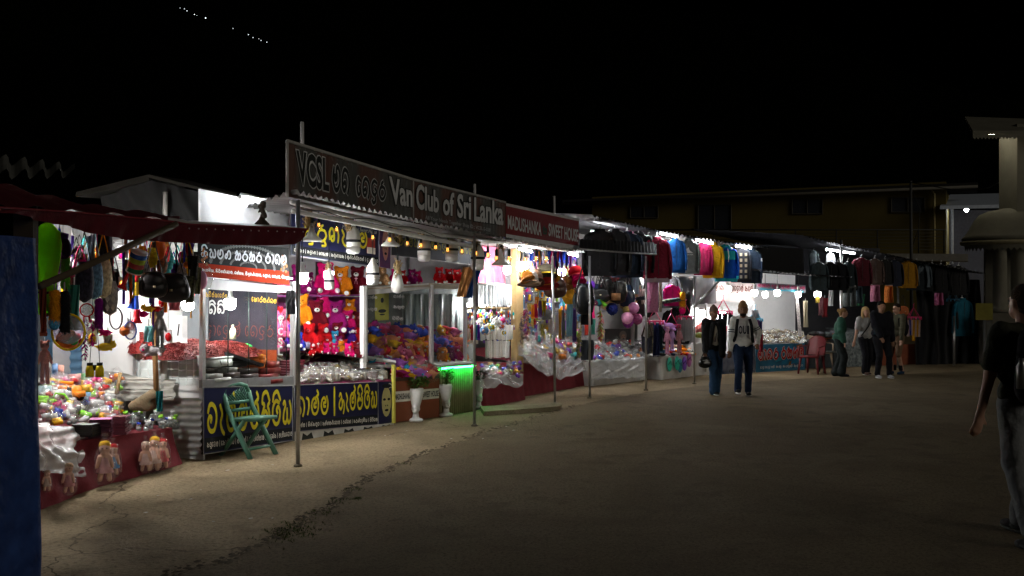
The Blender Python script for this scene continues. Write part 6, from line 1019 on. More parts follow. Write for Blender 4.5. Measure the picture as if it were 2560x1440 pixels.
for i in range(34):
    x = rnd(100, 480); n_, c = random.choice(list({'red': RED, 'orange': ORG, 'yellow': YLW, 'pink': HPINK, 'blue': BLU, 'grey': (.2, .2, .22), 'black': (.02, .02, .02), 'brown': BRN, 'violet': PUR}.items())); strip('hanging_strap', 'Narrow %s ribbon dangling deep in the toy stall' % n_, 'ribbon', x, rnd(570, 620), rnd(660, 800), rnd(3, 9), c, HD(x)+rnd(.15, .8), grp='ribbons dangling deep in the toy stall', fringe=False)
for i in range(40):
    x = rnd(150, 500); n_, c = random.choice(list({'red': RED, 'orange': ORG, 'yellow': YLW, 'pink': HPINK, 'blue': BLU, 'grey': (.2, .2, .22), 'black': (.02, .02, .02), 'brown': BRN, 'violet': PUR, 'teal': (.02, .25, .25)}.items())); y = rnd(575, 640); put(POUCH, 'Little %s pouch dangling deep in the toy stall' % n_, x, y, y+rnd(60, 130), .62, HD(x)+rnd(.2, .7), 'pouches dangling deep in the toy stall', {'body': mat(c, .6, noise=.8, scale=25), 'strap': c}, R(rnd(0, 60)), rnd(.6, 1.))
# ---- on the toy table
tg = 'toys on the maroon toy table'
def truck():
    t = thing('toy_truck', 'Orange toy tipper truck on top of the toy heap', 'toy truck', TT(168, 1002, .1), R(-25), tg, 1.15); o = shiny(.75, .22, .01); part('bed', M().box((-.06, 0, .1), (.2, .11, .08), taper=1.15), o, t); part('cab', M().box((.09, 0, .09), (.09, .11, .1), taper=.85), o, t); part('window', M().box((.09, -.055, .115), (.05, .008, .035)).flat(), ink, t); part('bonnet', M().box((.15, 0, .07), (.06, .1, .05)), o, t); part('arm', M().box((-.06, 0, .165), (.26, .03, .03)), o, t)
    for x in (-.1, .1):
        for y in (-.06, .06): w = part('wheel', M().lathe([(.035, -.015), (.035, .015)], 14).xf(Matrix.Translation((x, y, .035)) @ Matrix.Rotation(PI/2, 4, 'X')), mat((.02, .02, .02)), t); part('hub', M().lathe([(.015, -.018), (.015, .018)], 10).xf(Matrix.Translation((x, y, .035)) @ Matrix.Rotation(PI/2, 4, 'X')), o, w)
truck()
t = thing('toy_digger', 'Green toy digger arm with a yellow bucket below the truck', 'toy digger', TT(150, 1008, 0), R(10), tg); part('arm', M().tube([(-.07, 0, .03), (-.04, 0, .1), (.04, 0, .09), (.08, 0, .03)], [.014]*4, 8), shiny(.2, .6, .03), t); part('bucket', M().box((.1, 0, 0), (.06, .06, .05)), shiny(.75, .55, .02), t); part('body', M().box((-.06, 0, .0), (.1, .07, .05)), shiny(.7, .08, .12), t)
ball('Hot pink ball on the toy heap with a pale top', 160, 1022, 11, HPINK, TT(160, 1022).y-.05, False)
t = thing('toy_gun', 'Lime green toy gun with an orange nozzle behind the pink ball', 'toy gun', TT(196, 1034, -.03), R(-8), tg, 1.1); part('barrel', M().tube([(-.15, 0, .03), (.02, 0, .02)], [.018, .024], 8), shiny(.25, .7, .05), t); part('grip', M().box((.07, 0, -.01), (.1, .035, .06), 0, 0, R(20)), shiny(.25, .7, .05), t); part('nozzle', M().tube([(-.2, 0, .032), (-.15, 0, .03)], [.02, .014], 8), shiny(.75, .25, .02), t)
t = thing('tambourine', 'Yellow and green toy tambourine on a printed sheet', 'tambourine', TT(236, 966, .05), 0, tg, 1, R(25)); part('rim', M().lathe([(.085, -.02), (.09, .02)], 24, caps=False), shiny(.3, .65, .03), t); part('skin', M().lathe([(.085, .018), (.001, .02)], 24), mat((.75, .6, .1), noise=.6, scale=30, tint=(.7, .3, .1)), t)
single('printed_sheet', M().grid(lambda u, v: ((u-.5)*.3, (v-.5)*.2, .02*math.sin(u*3)), 6, 4), mat((.2, .4, .65), .3, noise=.9, scale=22, tint=(.75, .7, .6)), 'Glossy blue printed sheet under the tambourine', 'sheet', TT(255, 978, .05), R(20), tg, 1, R(15))
t = thing('binoculars', 'Yellow toy binoculars hanging before the white wall', 'binoculars', P(237, 925, HD(237)-.1), R(5), hg, 1.05)
for s_ in (-1, 1): part('barrel', M().lathe([(.036, -.055), (.036, .0), (.027, .04)], 14, (s_*.042, 0, 0)), shiny(.7, .52, .01), t); part('eyepiece', M().lathe([(.026, .04), (.026, .065)], 12, (s_*.042, 0, 0)), ink, t); part('lens_ring', M().lathe([(.037, -.062), (.037, -.055)], 14, (s_*.042, 0, 0)), ink, t)
part('bridge', M().box((0, 0, .02), (.03, .02, .05)), ink, t); part('cord', M().tube([(-.042, 0, .065), (-.02, 0, .4), (.02, 0, .4), (.042, 0, .065)], .003, 4), ink, t)
def stack(lab, x, y, n, dim, c, topc, rz):
    for i in range(n):
        q = TT(x, y, 0)+Vector((rnd(-.006, .006), rnd(-.006, .006), i*dim[2])); t = thing('picture_book', ('%s %s from the bottom of the stack' % (nth(i).capitalize(), lab)), 'book', q, rz+rnd(-.12, .12), 'books stacked on the toy table'); part('pages', M().box((0, 0, dim[2]/2), (dim[0], dim[1], dim[2]*.8)).flat(), mat(c, .3, noise=.3, scale=30), t); part('cover', M().box((0, 0, dim[2]*.9), (dim[0]*1.02, dim[1]*1.02, dim[2]*.12)).flat(), mat(topc if i == n-1 else c, .2, noise=.8, scale=14), t)
stack('dark plum book', 253, 1094, 9, (.2, .16, .021), (.06, .015, .03), (.65, .2, .4), R(12)); stack('plum brown book', 303, 1085, 11, (.14, .18, .017), (.13, .035, .05), (.2, .05, .08), R(8)); stack('black book', 216, 1090, 6, (.2, .16, .02), (.02, .018, .02), (.4, .4, .42), R(-10))
def bagged_():
    t = thing('bagged_toy', None, 'toy'); part('bag', sdf([('s', (0, 0, .06), (.07, .05, .065)), ('s', (.02, 0, .1), (.03, .025, .05))], .014, .02, noise=(.006, 60)), BAG(), t); part('toy', M().box((0, 0, .05), (.085, .055, .05), .4).tube([(-.04, -.03, .03), (.04, -.03, .03)], .02, 8), shiny(*BLU), t); return t
def jar_(): t = thing('toy_jar', None, 'toy'); part('jar', M().lathe([(.03, 0), (.032, .07), (.02, .08)], 12), film('jar', .12, (.9, .95, .95), .12, .1, .2), t); part('lid', M().lathe([(.024, .08), (.024, .1)], 12), shiny(*BLU), t); part('contents', M().lathe([(.026, .005), (.026, .05)], 10), mat((.3, .3, .3), noise=.9, scale=60), t); return t
BGT, JAR = Proto(bagged_), Proto(jar_); NC = {'red': RED, 'orange': ORG, 'yellow': YLW, 'pink': HPINK, 'blue': BLU, 'white': WHT, 'green': LIM, 'grey': (.2, .2, .2), 'silver': (.5, .5, .5)}
random.seed(12)
for i in range(95):
    x = rnd(104, 300); y = rnd(955, 1070); n_ = random.choice(list(NC)); BGT('Small %s toy in a clear bag, heaped on the toy table' % n_, TT(x, y, rnd(-.05, .1)), rnd(0, 6), 'bagged toys heaped on the toy table', rnd(.7, 1.4), {'toy': shiny(*NC[n_])}, rnd(-.4, .4), rnd(-.4, .4))
for i in range(34):
    x = 322+rnd(0, 125); y = 1084-(x-320)*.03-rnd(0, 34); n_ = random.choice(['blue', 'grey', 'silver', 'green', 'white']); JAR('Little clear jar with a %s lid at the right end of the toy table' % n_, TT(x, y, 0), rnd(0, 3), 'little jars on the toy table', rnd(.9, 1.25), {'lid': shiny(*NC[n_])}, rnd(-.5, .5), rnd(-.5, .5))
for i, (x, y, w, h, c, lab) in enumerate([(186, 948, 30, 26, (.4, .05, .04), 'Boxed red toy car behind the truck'), (207, 944, 26, 22, (.1, .45, .08), 'Boxed green toy set behind the tambourine'), (143, 950, 22, 22, (.3, .03, .25), 'Purple box behind the flamingo legs'), (112, 985, 30, 40, (.25, .4, .42), 'Tall pale teal picture box by the blue tarpaulin'), (150, 930, 16, 34, (.75, .1, .02), 'Upright orange toy pack at the back left'), (137, 928, 14, 38, (.03, .2, .6), 'Upright blue toy pack at the back left'), (122, 925, 12, 44, (.1, .1, .1), 'Upright black striped toy pack at the back left'), (218, 994, 16, 26, (.06, .3, .6), 'Blue toy cup beside the truck'), (262, 1000, 20, 22, (.75, .2, .12), 'Coral toy cup in a clear wrap'), (286, 1012, 10, 30, (.2, .65, .06), 'Lime toy blade standing among clear bags')]):
    s = TT(x, y).y/FPX; single('toy_box', M().box((0, 0, h*s/2), (w*s, w*s*.5, h*s)), mat(c, .3, noise=.9, scale=16, tint=[min(.75, k+.25) for k in c]), lab, 'toy box', TT(x, y+h/2, .12), R(rnd(-10, 30)), tg)
single('wooden_stake', M().tube([P(384, 770, 10.7), P(392, 1018, 10.7)], .03, 8), mat((.24, .13, .05), .8, noise=.3), 'Brown wooden stake standing behind the toy table', 'post', P(392, 1018, 10.7), world=True); single('wooden_stick', M().tube([P(301, 932, 11.2), P(291, 985, 11.1)], .022, 4), mat((.3, .2, .09), .8), 'Short slanting wooden slat against the white tiles', 'stick', P(296, 956, 11.1), world=True)
single('white_post', M().tube([P(410, 860, DS(410)-.06), P(410, 985, DS(410)-.06)], .036, 10), mat((.55, .55, .53), .5), 'Pale pipe post at the corner before the white tiles', 'post', P(410, 985, DS(410)-.06), world=True)
strip('umbrella', 'Folded teal umbrella tied to the wooden stake', 'umbrella', 399, 978, 1028, 16, (.01, .14, .16), 10.6, fringe=False); single('brown_bag', sdf([('c', (-.12, 0, 0), (.1, 0, .12), .05, .07), ('s', (.0, 0, .0), (.12, .05, .06))], .018, .03), cloth(.20, .15, .09), 'Brown cloth bag leaning by the wooden stake', 'bag', P(362, 1015, 10.7), R(10))
m = M(); m.grid(lambda u, v: tuple(P(232+205*u, 925+25*u+50*v+14*math.sin(PI*u)*v, DS(232+205*u)-.06-.12*v*(1-.5*u))+Vector((.02*math.sin(u*20+v*9), -abs(.03*math.sin(v*17+u*5)), .015*math.sin(v*15+u*7)))), 50, 20); single('dust_sheet', m, mat((.42, .41, .37), .7, bump=.2, bscale=20), 'Rumpled pale grey sheet draped below the white tiles', 'sheet')
single('blue_shutter', ribbed(SQ((110, 820), (205, 830), (205, 960), (110, 965)), 6, .01, horiz=True), mat((.10, .2, .32), .6, noise=.5, scale=3), 'Chalky blue board wall behind the toy heap', 'wall')
wb = M(); wb.grid(lambda u, v: tuple(P(95+420*u, 560+320*v, 12.6)), 2, 2); single('slat_shutter', ribbed([P(285, 600, 12.4), P(500, 600, 12.4), P(500, 700, 12.4), P(285, 700, 12.4)], 8, .03, horiz=True), mat((.5, .5, .5), .5, noise=.2), 'Pale horizontal slatted shutter behind the striped drum', 'shutter')
# dolls in bags hanging along the table front
def doll_():
    t = thing('bagged_doll', None, 'doll'); sk = mat((.62, .34, .24), .6)
    part('body', sdf([('s', (0, 0, -.12), (.055, .055, .065)), ('c', (0, 0, -.2), (0, 0, -.3), .05, .055), ('c', (-.05, -.02, -.2), (-.075, -.04, -.3), .022, .018), ('c', (.05, -.02, -.2), (.075, -.04, -.3), .022, .018), ('c', (-.03, 0, -.33), (-.045, -.02, -.43), .03, .025), ('c', (.03, 0, -.33), (.045, -.02, -.43), .03, .025), ('s', (0, -.055, -.125), (.01, .012, .01))], .012, .014), sk, t)
    part('hair', M().ell((0, .015, -.085), (.06, .06, .045), 12, 8), fur(*YLW), t); part('dress', M().lathe([(.05, -.2), (.065, -.28), (.085, -.36)], 12, caps=False), cloth(.6, .3, .3), t); part('bag', M().lathe([(.03, .03), (.012, 0), (.05, -.05), (.1, -.2), (.11, -.42), (.06, -.48)], 14, (0, 0, 0), 1, .8), BAG(), t); part('eyes', M().ell((-.02, -.05, -.11), .007, 6, 4).ell((.02, -.05, -.11), .007, 6, 4), ink, t); return t
DOLL = Proto(doll_)
for x, y0, y1, c, dr_, lab in ((262, 1092, 1215, YLW, (.5, .25, .25), 'Fair haired doll in a clear bag, second group from the left'), (283, 1102, 1196, RED, (.1, .25, .5), 'Small doll with a red and blue cap beside the fair haired doll'), (364, 1096, 1186, (.7, .5, .4), (.6, .4, .36), 'Bald pale doll in a clear bag, left in the trio at the table end'), (386, 1082, 1186, YLW, (.6, .42, .36), 'Yellow haired doll in the middle of the trio at the table end'), (407, 1088, 1178, RED, (.55, .1, .12), 'Red capped doll at the right of the trio at the table end'), (172, 1150, 1240, (.4, .25, .15), (.5, .2, .2), 'Bagged doll hanging right below the cloudy plastic sheet'), (118, 1170, 1232, (.4, .25, .15), (.5, .35, .3), 'Bagged doll half hidden by the blue tarpaulin edge')):
    d = DT(x)-.2; s = (y1-y0)*d/FPX/.5; DOLL(lab, P(x, y0, d), R(rnd(-10, 40)), 'dolls hanging along the toy table', s, {'hair': fur(*c), 'dress': cloth(*dr_)})
# ================================================================ jewellery, hats and bags in the middle
random.seed(9)
def DE(x, k=0): return df(x, .6+k)
single('pink_cloth', M().grid(lambda u, v: tuple(P(1201-6*v+(57+12*v)*u, 611+97*v+4*u, DE(1230, .2)+u*.8)+Vector((0, .04*math.sin(u*22-v*3)*v, 0))), 40, 10), mat((.62, .12, .2), .85, bump=.2), 'Pink cloth hung flat above the white card strips', 'cloth')
single('white_rail', M().tube([P(1196, 709, DE(1196)), P(1260, 712, DE(1260))], .02, 6), white, 'White rail below the pink cloth', 'rail', P(1230, 710, DE(1230)), world=True); single('peg_rail', M().tube([P(1166, 770, DE(1166)), P(1272, 771, DE(1272))], .025, 6), ply, 'Brown wooden rail above the bead strands', 'rail', P(1230, 770, DE(1230)), world=True)
def strand_(): t = thing('bead_strand', None, 'strand'); part('card', M().box((0, 0, -.5), (.09, .02, 1), taper=1).flat(), mat((.62, .66, .7), .4, noise=.2, scale=30), t); part('edge', M().tube([(.03, -.014, 0), (.035, -.014, -1)], .009, 4), mat((.75, .75, .72), .3), t); return t
STR = Proto(strand_)
def srow(lab, n, x0, x1, y0, y1, d, c, grp, wpx):
    for i in range(n): x = x0+(x1-x0)*(i+.5)/n; dd = DE(x, d); s = (y1-y0+rnd(-3, 3))*dd/FPX; STR('%s from left %s' % (nth(i).capitalize(), lab), P(x, y0+rnd(-1, 1), dd), rnd(-.2, .5), grp, (wpx*dd/FPX/.09, 1, s), {'card': mat(random.choice(c), .35, noise=.35, scale=30)})
srow('in the row of pale strips below the pink cloth', 18, 1196, 1279, 713, 764, 0, [(.62, .68, .73), (.5, .55, .58), (.7, .72, .72), (.35, .38, .4)], 'pale strips below the pink cloth', 5.2); srow('in the middle row of white jewellery cards', 15, 1202, 1282, 812, 850, -.1, [(.72, .71, .66), (.6, .58, .5), (.7, .7, .7)], 'white jewellery cards, middle row', 5.6); srow('in the bottom row of white jewellery cards', 11, 1213, 1274, 852, 894, -.15, [(.72, .71, .68), (.5, .48, .42), (.7, .66, .6)], 'white jewellery cards, bottom row', 5.2); srow('in the row of dull strips left of the thin pole', 5, 1166, 1196, 800, 858, .1, [(.55, .45, .35), (.65, .6, .5)], 'dull strips left of the pole', 5)
def trinket_(): t = thing('trinket', None, 'trinket'); part('bead', M().ell((0, 0, -.03), (.03, .02, .035), 8, 6), shiny(*RED), t); part('tassel', M().tube([(0, 0, -.06), (0, 0, -.13)], [.012, .018], 6), cloth(*RED), t); part('ring', M().tube(ring(.018, .02, 8), .004, 4), steel(.6, .55, .4), t); return t
TRK = Proto(trinket_); NC2 = dict(NC, brown=(.15, .07, .03), gold=(.5, .32, .06), violet=(.15, .03, .35), teal=(.02, .3, .3))
for i in range(120):
    x, y = rnd(1164, 1288), random.choice([rnd(766, 812), rnd(770, 800), rnd(805, 845)]); n_ = random.choice(['silver', 'silver', 'white', 'gold', 'brown', 'red', 'violet', 'blue', 'teal', 'grey', 'white']); TRK('Tiny %s trinket dangling among the jewellery cards' % n_, P(x, y, DE(x, rnd(-.15, .3))), rnd(0, 3), 'trinkets among the jewellery cards', rnd(.5, 1.), {'bead': shiny(*NC2[n_]), 'tassel': cloth(*NC2[random.choice(list(NC2))])})
for x, y, r, c, lab in ((1241, 806, 11, (.6, .6, .62), 'Silver mask with blue stripes among the jewellery'), (1256, 801, 9, (.5, .03, .15), 'Red and violet fringed ball right of the silver mask'), (1211, 826, 11, (.1, .25, .5), 'Blue, white and red beaded ball above the card strips'), (1228, 818, 9, (.75, .45, .02), 'Yellow fringed ball beside the beaded ball'), (1254, 816, 7, (.7, .12, .05), 'Small orange red flower pin above the cards'), (1260, 832, 6, (.75, .4, .03), 'Small orange yellow flower pin on the cards')):
    s = DE(x)/FPX; m = M().ell((0, 0, 0), r*s, 12, 9)
    t = thing('ornament_ball', lab, 'ornament', P(x, y, DE(x, -.3)), rnd(0, 1)); part('ball', m, mat(c, .4, noise=.9, scale=20), t); q = M(); [q.ell((r*s*math.cos(a)*.9, -r*s*.5, r*s*math.sin(a)*.9), r*s*.32, 6, 5) for a in [i*1.05 for i in range(6)]]; part('studs', q, mat([min(.75, k*.5+.3) for k in c[::-1]], .4), t)
for x, c, lab in ((1189, (.02, .28, .32), 'Teal tassel hanging left of the beaded ball'), (1196, (.14, .03, .36), 'Violet tassel right beside the teal one'), (1181, (.5, .03, .05), 'Red tassel left of the teal one')): strip('tassel', lab, 'tassel', x, 812, 845, 7, c, DE(x, -.3), fringe=True)
strip('blue_cloth', 'Dark blue cloth hanging twisted beside the bell lamp', 'cloth', 1206, 628, 745, 24, (.01, .05, .17), df(1200, -.4), lean=-.32, fringe=False); strip('foil_sheet', 'Crinkled brown foil hanging over the corner of the glass case', 'sheet', 1172, 668, 742, 30, (.35, .15, .05), df(1170, -.1), lean=-.22, fringe=False, ma=mat((.34, .15, .05), .25, .6, bump=1, bscale=12))
single('toy_backdrop', M().grid(lambda u, v: tuple(P(1262+200*u, 628+215*v, DE(1262+200*u, 1.4))), 2, 2), mat((.03, .14, .42), .5, noise=1., scale=9, tint=(.45, .42, .5)), 'Blue printed backdrop wall of the toy stall', 'wall')
def card_(): t = thing('toy_card', None, 'toy'); part('card', M().box((0, 0, -.09), (.14, .008, .18)).flat(), mat((.6, .6, .62), .4), t); part('toy', sdf([('s', (0, -.025, -.07), (.035, .025, .03)), ('c', (0, -.02, -.09), (0, -.02, -.14), .025, .03)], .012, .015), shiny(*RED), t); part('bag', M().box((0, -.02, -.09), (.13, .05, .17)), BAG(), t); return t
CARD = Proto(card_)
for i in range(165):
    x, y = rnd(1300, 1450), rnd(660, 838); n_ = random.choice(list(NC2)); CARD('Small %s toy packed on a card in the toy stall' % n_, P(x, y, DE(x, rnd(.2, 1.2))), rnd(-.2, .8), 'packed toys in the toy stall', rnd(.7, 1.15), {'toy': shiny(*NC2[n_]), 'card': mat(random.choice([(.6, .6, .62), (.5, .15, .3), (.1, .3, .55), (.6, .45, .1), (.5, .5, .2), (.2, .1, .4)]), .4, noise=.5, scale=30)})
fg = 'hats and bags in the toy stall'; HF = lambda x: df(x, -.2)
for x, y0, y1, cr, b, w, lab in ((1318, 640, 720, (.5, .45, .42), (.3, .2, .15), 1.1, 'White and brown cap hanging before the glaring bulb'), (1303, 650, 712, (.75, .3, .05), (.5, .2, .05), .8, 'Orange cap next to the wooden post'), (1337, 645, 722, (.09, .05, .03), (.1, .04, .03), .9, 'Dark brown cap between the white and the yellow ones'), (1356, 632, 716, (.05, .045, .03), (.62, .42, .03), 1.2, 'Black cap with a yellow and grey rim'), (1359, 650, 728, (.3, .02, .02), (.3, .02, .02), 1.1, 'Dark red cap under the black and yellow one'), (1430, 638, 702, RED, (.35, .01, .02), 1.1, 'Bright red hat under the right end of the red sign'), (1432, 660, 722, HPINK, HPINK, .9, 'Pink straw hat below the bright red hat')): put(HAT, lab, x, y0, y1, .36, HF(x)-.15, fg, {'crown': cr, 'brim': b, 'cord': (.5, .2, .25)}, R(rnd(0, 40)), w, rx=R(rnd(-35, -15)))
put(BAGS, 'Brown leather handbag with a brass clasp behind the grey pole', 1388, 632, 748, .56, HF(1388)-.25, fg, {a: shiny(.06, .025, .018) for a in ('body', 'flap', 'strap')}, R(20), .8); put(BAGS, 'Tan orange leather bag right of the brown handbag', 1412, 650, 728, .56, HF(1412), fg, {a: (.3, .12, .03) for a in ('body', 'flap', 'strap')}, R(30), .9); put(POUCH, 'Dark brown pouch bag below the red hat', 1425, 680, 745, .62, HF(1425), fg, {'body': (.1, .04, .02), 'strap': (.1, .04, .02)}, R(20), 1.)
for x in (1330, 1346, 1372, 1396, 1408, 1424, 1436): strip('blue_flag', '%s blue cloth piece from the left under the red sign' % nth((1330, 1346, 1372, 1396, 1408, 1424, 1436).index(x)).capitalize(), 'cloth', x, 624, 652+rnd(-5, 8), 13, (.015, .06, .38), HF(x)+.4, grp='blue cloth pieces under the red sign', fringe=False)
for i in range(26): x = rnd(1300, 1440); c = random.choice([HPINK, (.75, .5, .02), (.4, .05, .3), (.05, .1, .4), (.03, .03, .03), RED, LIL]); strip('ribbon_strap', 'Thin coloured strap holding up hats and bags under the red sign', 'strap', x, 628, rnd(660, 700), 2.2, c, HF(x)-.1, grp='thin straps under the red sign', fringe=False, lean=rnd(-.2, .2))
for x, y0, y1, w, c, lab in ((1332, 762, 792, 8, (.75, .25, .02), 'Orange tassel left of the red one in the toy stall'), (1340, 760, 790, 8, (.6, .02, .1), 'Red tassel next to the purple one in the toy stall'), (1350, 752, 788, 9, (.25, .1, .35), 'Purple tassel next to the mustard one'), (1360, 752, 790, 12, (.42, .32, .02), 'Mustard tassel in the toy stall'), (1342, 742, 765, 9, (.6, .2, .02), 'Orange strip above the red tassel')): strip('tassel', lab, 'tassel', x, y0, y1, w, c, HF(x), grp='tassels in the toy stall')
feather('Grey and maroon feather bunch beside the wooden post', 1316, 765, 850, 34, [(.16, .15, .17), (.2, .03, .07), (.3, .1, .25), (.4, .2, .12)], HF(1316)-.1, 'feathers in the toy stall', 160); feather('Brown and grey feathers hanging lower on the wooden post', 1303, 790, 862, 18, [(.1, .08, .08), (.25, .18, .14)], HF(1303)-.2, 'feathers in the toy stall', 60); feather('Yellow green feather plume over the plastic sheet', 1447, 822, 888, 20, [(.28, .27, .05), (.2, .2, .06), (.35, .3, .12)], HF(1447)-.2, 'feathers in the toy stall', 150); feather('Green and red feather plume left of the hooded man poster', 1502, 770, 850, 24, [(.25, .32, .05), (.4, .05, .05), (.5, .45, .15)], df(1502, .1), 'feathers in the toy stall', 120); feather('Olive feather plume hanging over the left of the plastic', 1356, 805, 834, 18, [(.2, .18, .03), (.3, .25, .05)], HF(1356), 'feathers in the toy stall', 60)
PLUSH('Grey plush cat lying in mid air left of the grey pole', P(1364, 800, HF(1364)), R(10), fg, .5, {'body': fur(.28, .29, .31)})
for x, y0, y1, w, c, lab in ((1392, 770, 832, 9, (.6, .58, .6), 'White woollen scarf with pink lines'), (1400, 772, 842, 7, (.6, .35, .02), 'Yellow woollen scarf beside the white one'), (1408, 775, 845, 8, (.16, .18, .19), 'Grey woollen scarf beside the yellow one'), (1424, 752, 836, 16, (.25, .45, .5), 'Pale blue knitted scarf right of the grey one'), (1436, 770, 850, 10, (.10, .06, .2), 'Dark violet scarf beside the pale blue one'), (1378, 790, 830, 10, (.7, .65, .62), 'Short white scarf left of the grey pole')): strip('scarf', lab, 'scarf', x, y0, y1, w, c, HF(x)-.05, grp='woollen scarves in the toy stall')
single('fabric_flower', sdf([('s', (.05*math.cos(a), 0, .05*math.sin(a)), (.04, .025, .04)) for a in [i*1.05 for i in range(6)]]+[('s', (0, -.02, 0), .03)], .014, .015), mat((.75, .35, .02), .6, noise=.5, scale=20), 'Big orange and yellow fabric flower below the tan bag', 'flower', P(1424, 742, HF(1424)-.1), 0, fg, 1.8)
put(POUCH, 'Long black leather bag hanging at the corner of the stall', 1462, 650, 790, .62, dp(1462, .2), fg, {'body': shiny(.012, .014, .016), 'strap': (.01, .01, .01)}, R(20), .8); put(POUCH, 'Black and grey drawstring bag behind the corner pole', 1446, 700, 775, .62, dp(1446, .5), fg, {'body': (.06, .08, .09), 'strap': (.05, .05, .06)}, R(20), .9); strip('raincoat', 'Black raincoat hanging low at the corner pole', 'coat', 1466, 745, 812, 30, (.012, .012, .014), dp(1466, .25), fringe=False, grp=fg); strip('raincoat', 'Dark grey cloth hanging to the ground right of the plastic sheet', 'coat', 1468, 850, 900, 34, (.035, .04, .045), df(1468, -.3), fringe=False, grp=fg)
bg_ = 'bags hanging under the dark jackets'; HG = lambda x: df(x, .1)
for x, y0, y1, pr_, c, w, lab in ((1478, 650, 690, POUCH, (.25, .12, .25), 1.2, 'Lilac goggles bag at the left end under the dark jackets'), (1477, 690, 722, POUCH, (.10, .02, .28), 1.5, 'Violet pouch bag hanging below the lilac one'), (1495, 640, 690, POUCH, (.01, .07, .18), 1.3, 'Blue sparkling ball bag under the dark jackets'), (1530, 640, 705, POUCH, (.18, .02, .025), 1.5, 'Dark red glossy rucksack with white letters'), (1514, 645, 755, POUCH, (.012, .012, .012), .9, 'Long black bag left of the dark red rucksack'), (1545, 650, 760, POUCH, (.014, .013, .012), 1., 'Long black bag right of the dark red rucksack'), (1500, 690, 750, BAGS, (.02, .02, .02), 1.2, 'Small black handbag below the blue sparkling bag'), (1568, 690, 770, POUCH, (.012, .02, .045), 1.1, 'Navy bag right of the tan box bag'), (1476, 720, 750, BAGS, (.03, .12, .35), 1.1, 'Small blue bag by the corner pole'), (1486, 735, 765, BAGS, (.15, .02, .06), 1., 'Small dark pink bag by the corner pole')): put(pr_, lab, x, y0, y1, .62 if pr_ is POUCH else .56, HG(x)-.1, bg_, {a: shiny(*c) for a in ('body', 'flap')}|{'strap': (.03, .025, .025)}, R(rnd(0, 40)), w)
t = thing('box_bag', 'Tan box shaped bag hanging among black bags', 'bag', P(1538, 742, HG(1538)-.3), R(35), bg_); part('body', M().box((0, 0, 0), (.2, .11, .15)), cloth(.28, .14, .06), t)
for s_ in (-1, 1): part('strap', M().tube([(s_*.08, 0, .07), (0, 0, .6)], .008, 5), ink, t)
single('pom_pom', sdf([('s', (0, 0, 0), (.12, .1, .13))], .015, .01, noise=(.02, 70)), fur(.012, .02, .12), 'Shaggy blue black pom-pom under the tan box bag', 'pom-pom', P(1530, 772, HG(1530)-.1), 0, bg_)
for x, y, r, c, lab in ((1584, 770, 14.5, (.72, .2, .42), 'Pink balloon at the top of the balloon bunch'), (1568, 795, 15.5, (.75, .22, .38), 'Pink and gold balloon at the left of the bunch'), (1593, 798, 14, (.62, .12, .32), 'Deep pink balloon at the right of the bunch'), (1570, 806, 14, (.3, .02, .3), 'Purple balloon at the bottom of the bunch'), (1567, 775, 11, (.75, .45, .12), 'Golden balloon half hidden at the back of the bunch')): BALL(lab, P(x, y, HG(x)-(.3 if r > 14 else .1)), rnd(0, 3), 'bunch of balloons', 2*r*HG(x)/FPX, {'skin': mat(c, .15, noise=.7, scale=3.5, tint=[min(.8, k*1.3+.05) for k in c])})
t = thing('photo_poster', 'Dark poster of a hooded man above the trinket heap', 'poster', P(1545, 840, df(1545, 1))); PQ_ = quad([(1514, 822), (1577, 822), (1577, 860), (1514, 858)], lambda x: df(x, .75)); part('sheet', board(PQ_, .02), mat((.014, .011, .01), .6, noise=.6, scale=4), t, True)
def disc(cx_, cy_, a, b, z=0): return [(cx_+a*math.cos(2*PI*i/14), cy_+b*math.sin(2*PI*i/14), z) for i in range(14)]
part('figure_print', on_quad(M().add(disc(.68, .55, .15, .33), [list(range(14))]).add(disc(.6, .12, .34, .22, .001), [list(range(14))]), PQ_, .004), mat((.09, .07, .055), .6), t, True); part('figure_print', on_quad(M().add(disc(.69, .44, .085, .2, .003), [list(range(14))]), PQ_, .004), mat((.2, .11, .07), .6), t, True); part('figure_print', on_quad(M().add(disc(.69, .32, .05, .07, .005), [list(range(14))]).add(disc(.66, .48, .02, .02, .005), [list(range(14))]).add(disc(.73, .48, .02, .02, .005), [list(range(14))]), PQ_, .004), mat((.03, .02, .018), .6), t, True)
horn('Lime green toy horn hanging left of the blue pom-pom', (1500, 746), (1514, 765), [(.2, .7, .05)], HG(1507), 2, 6)
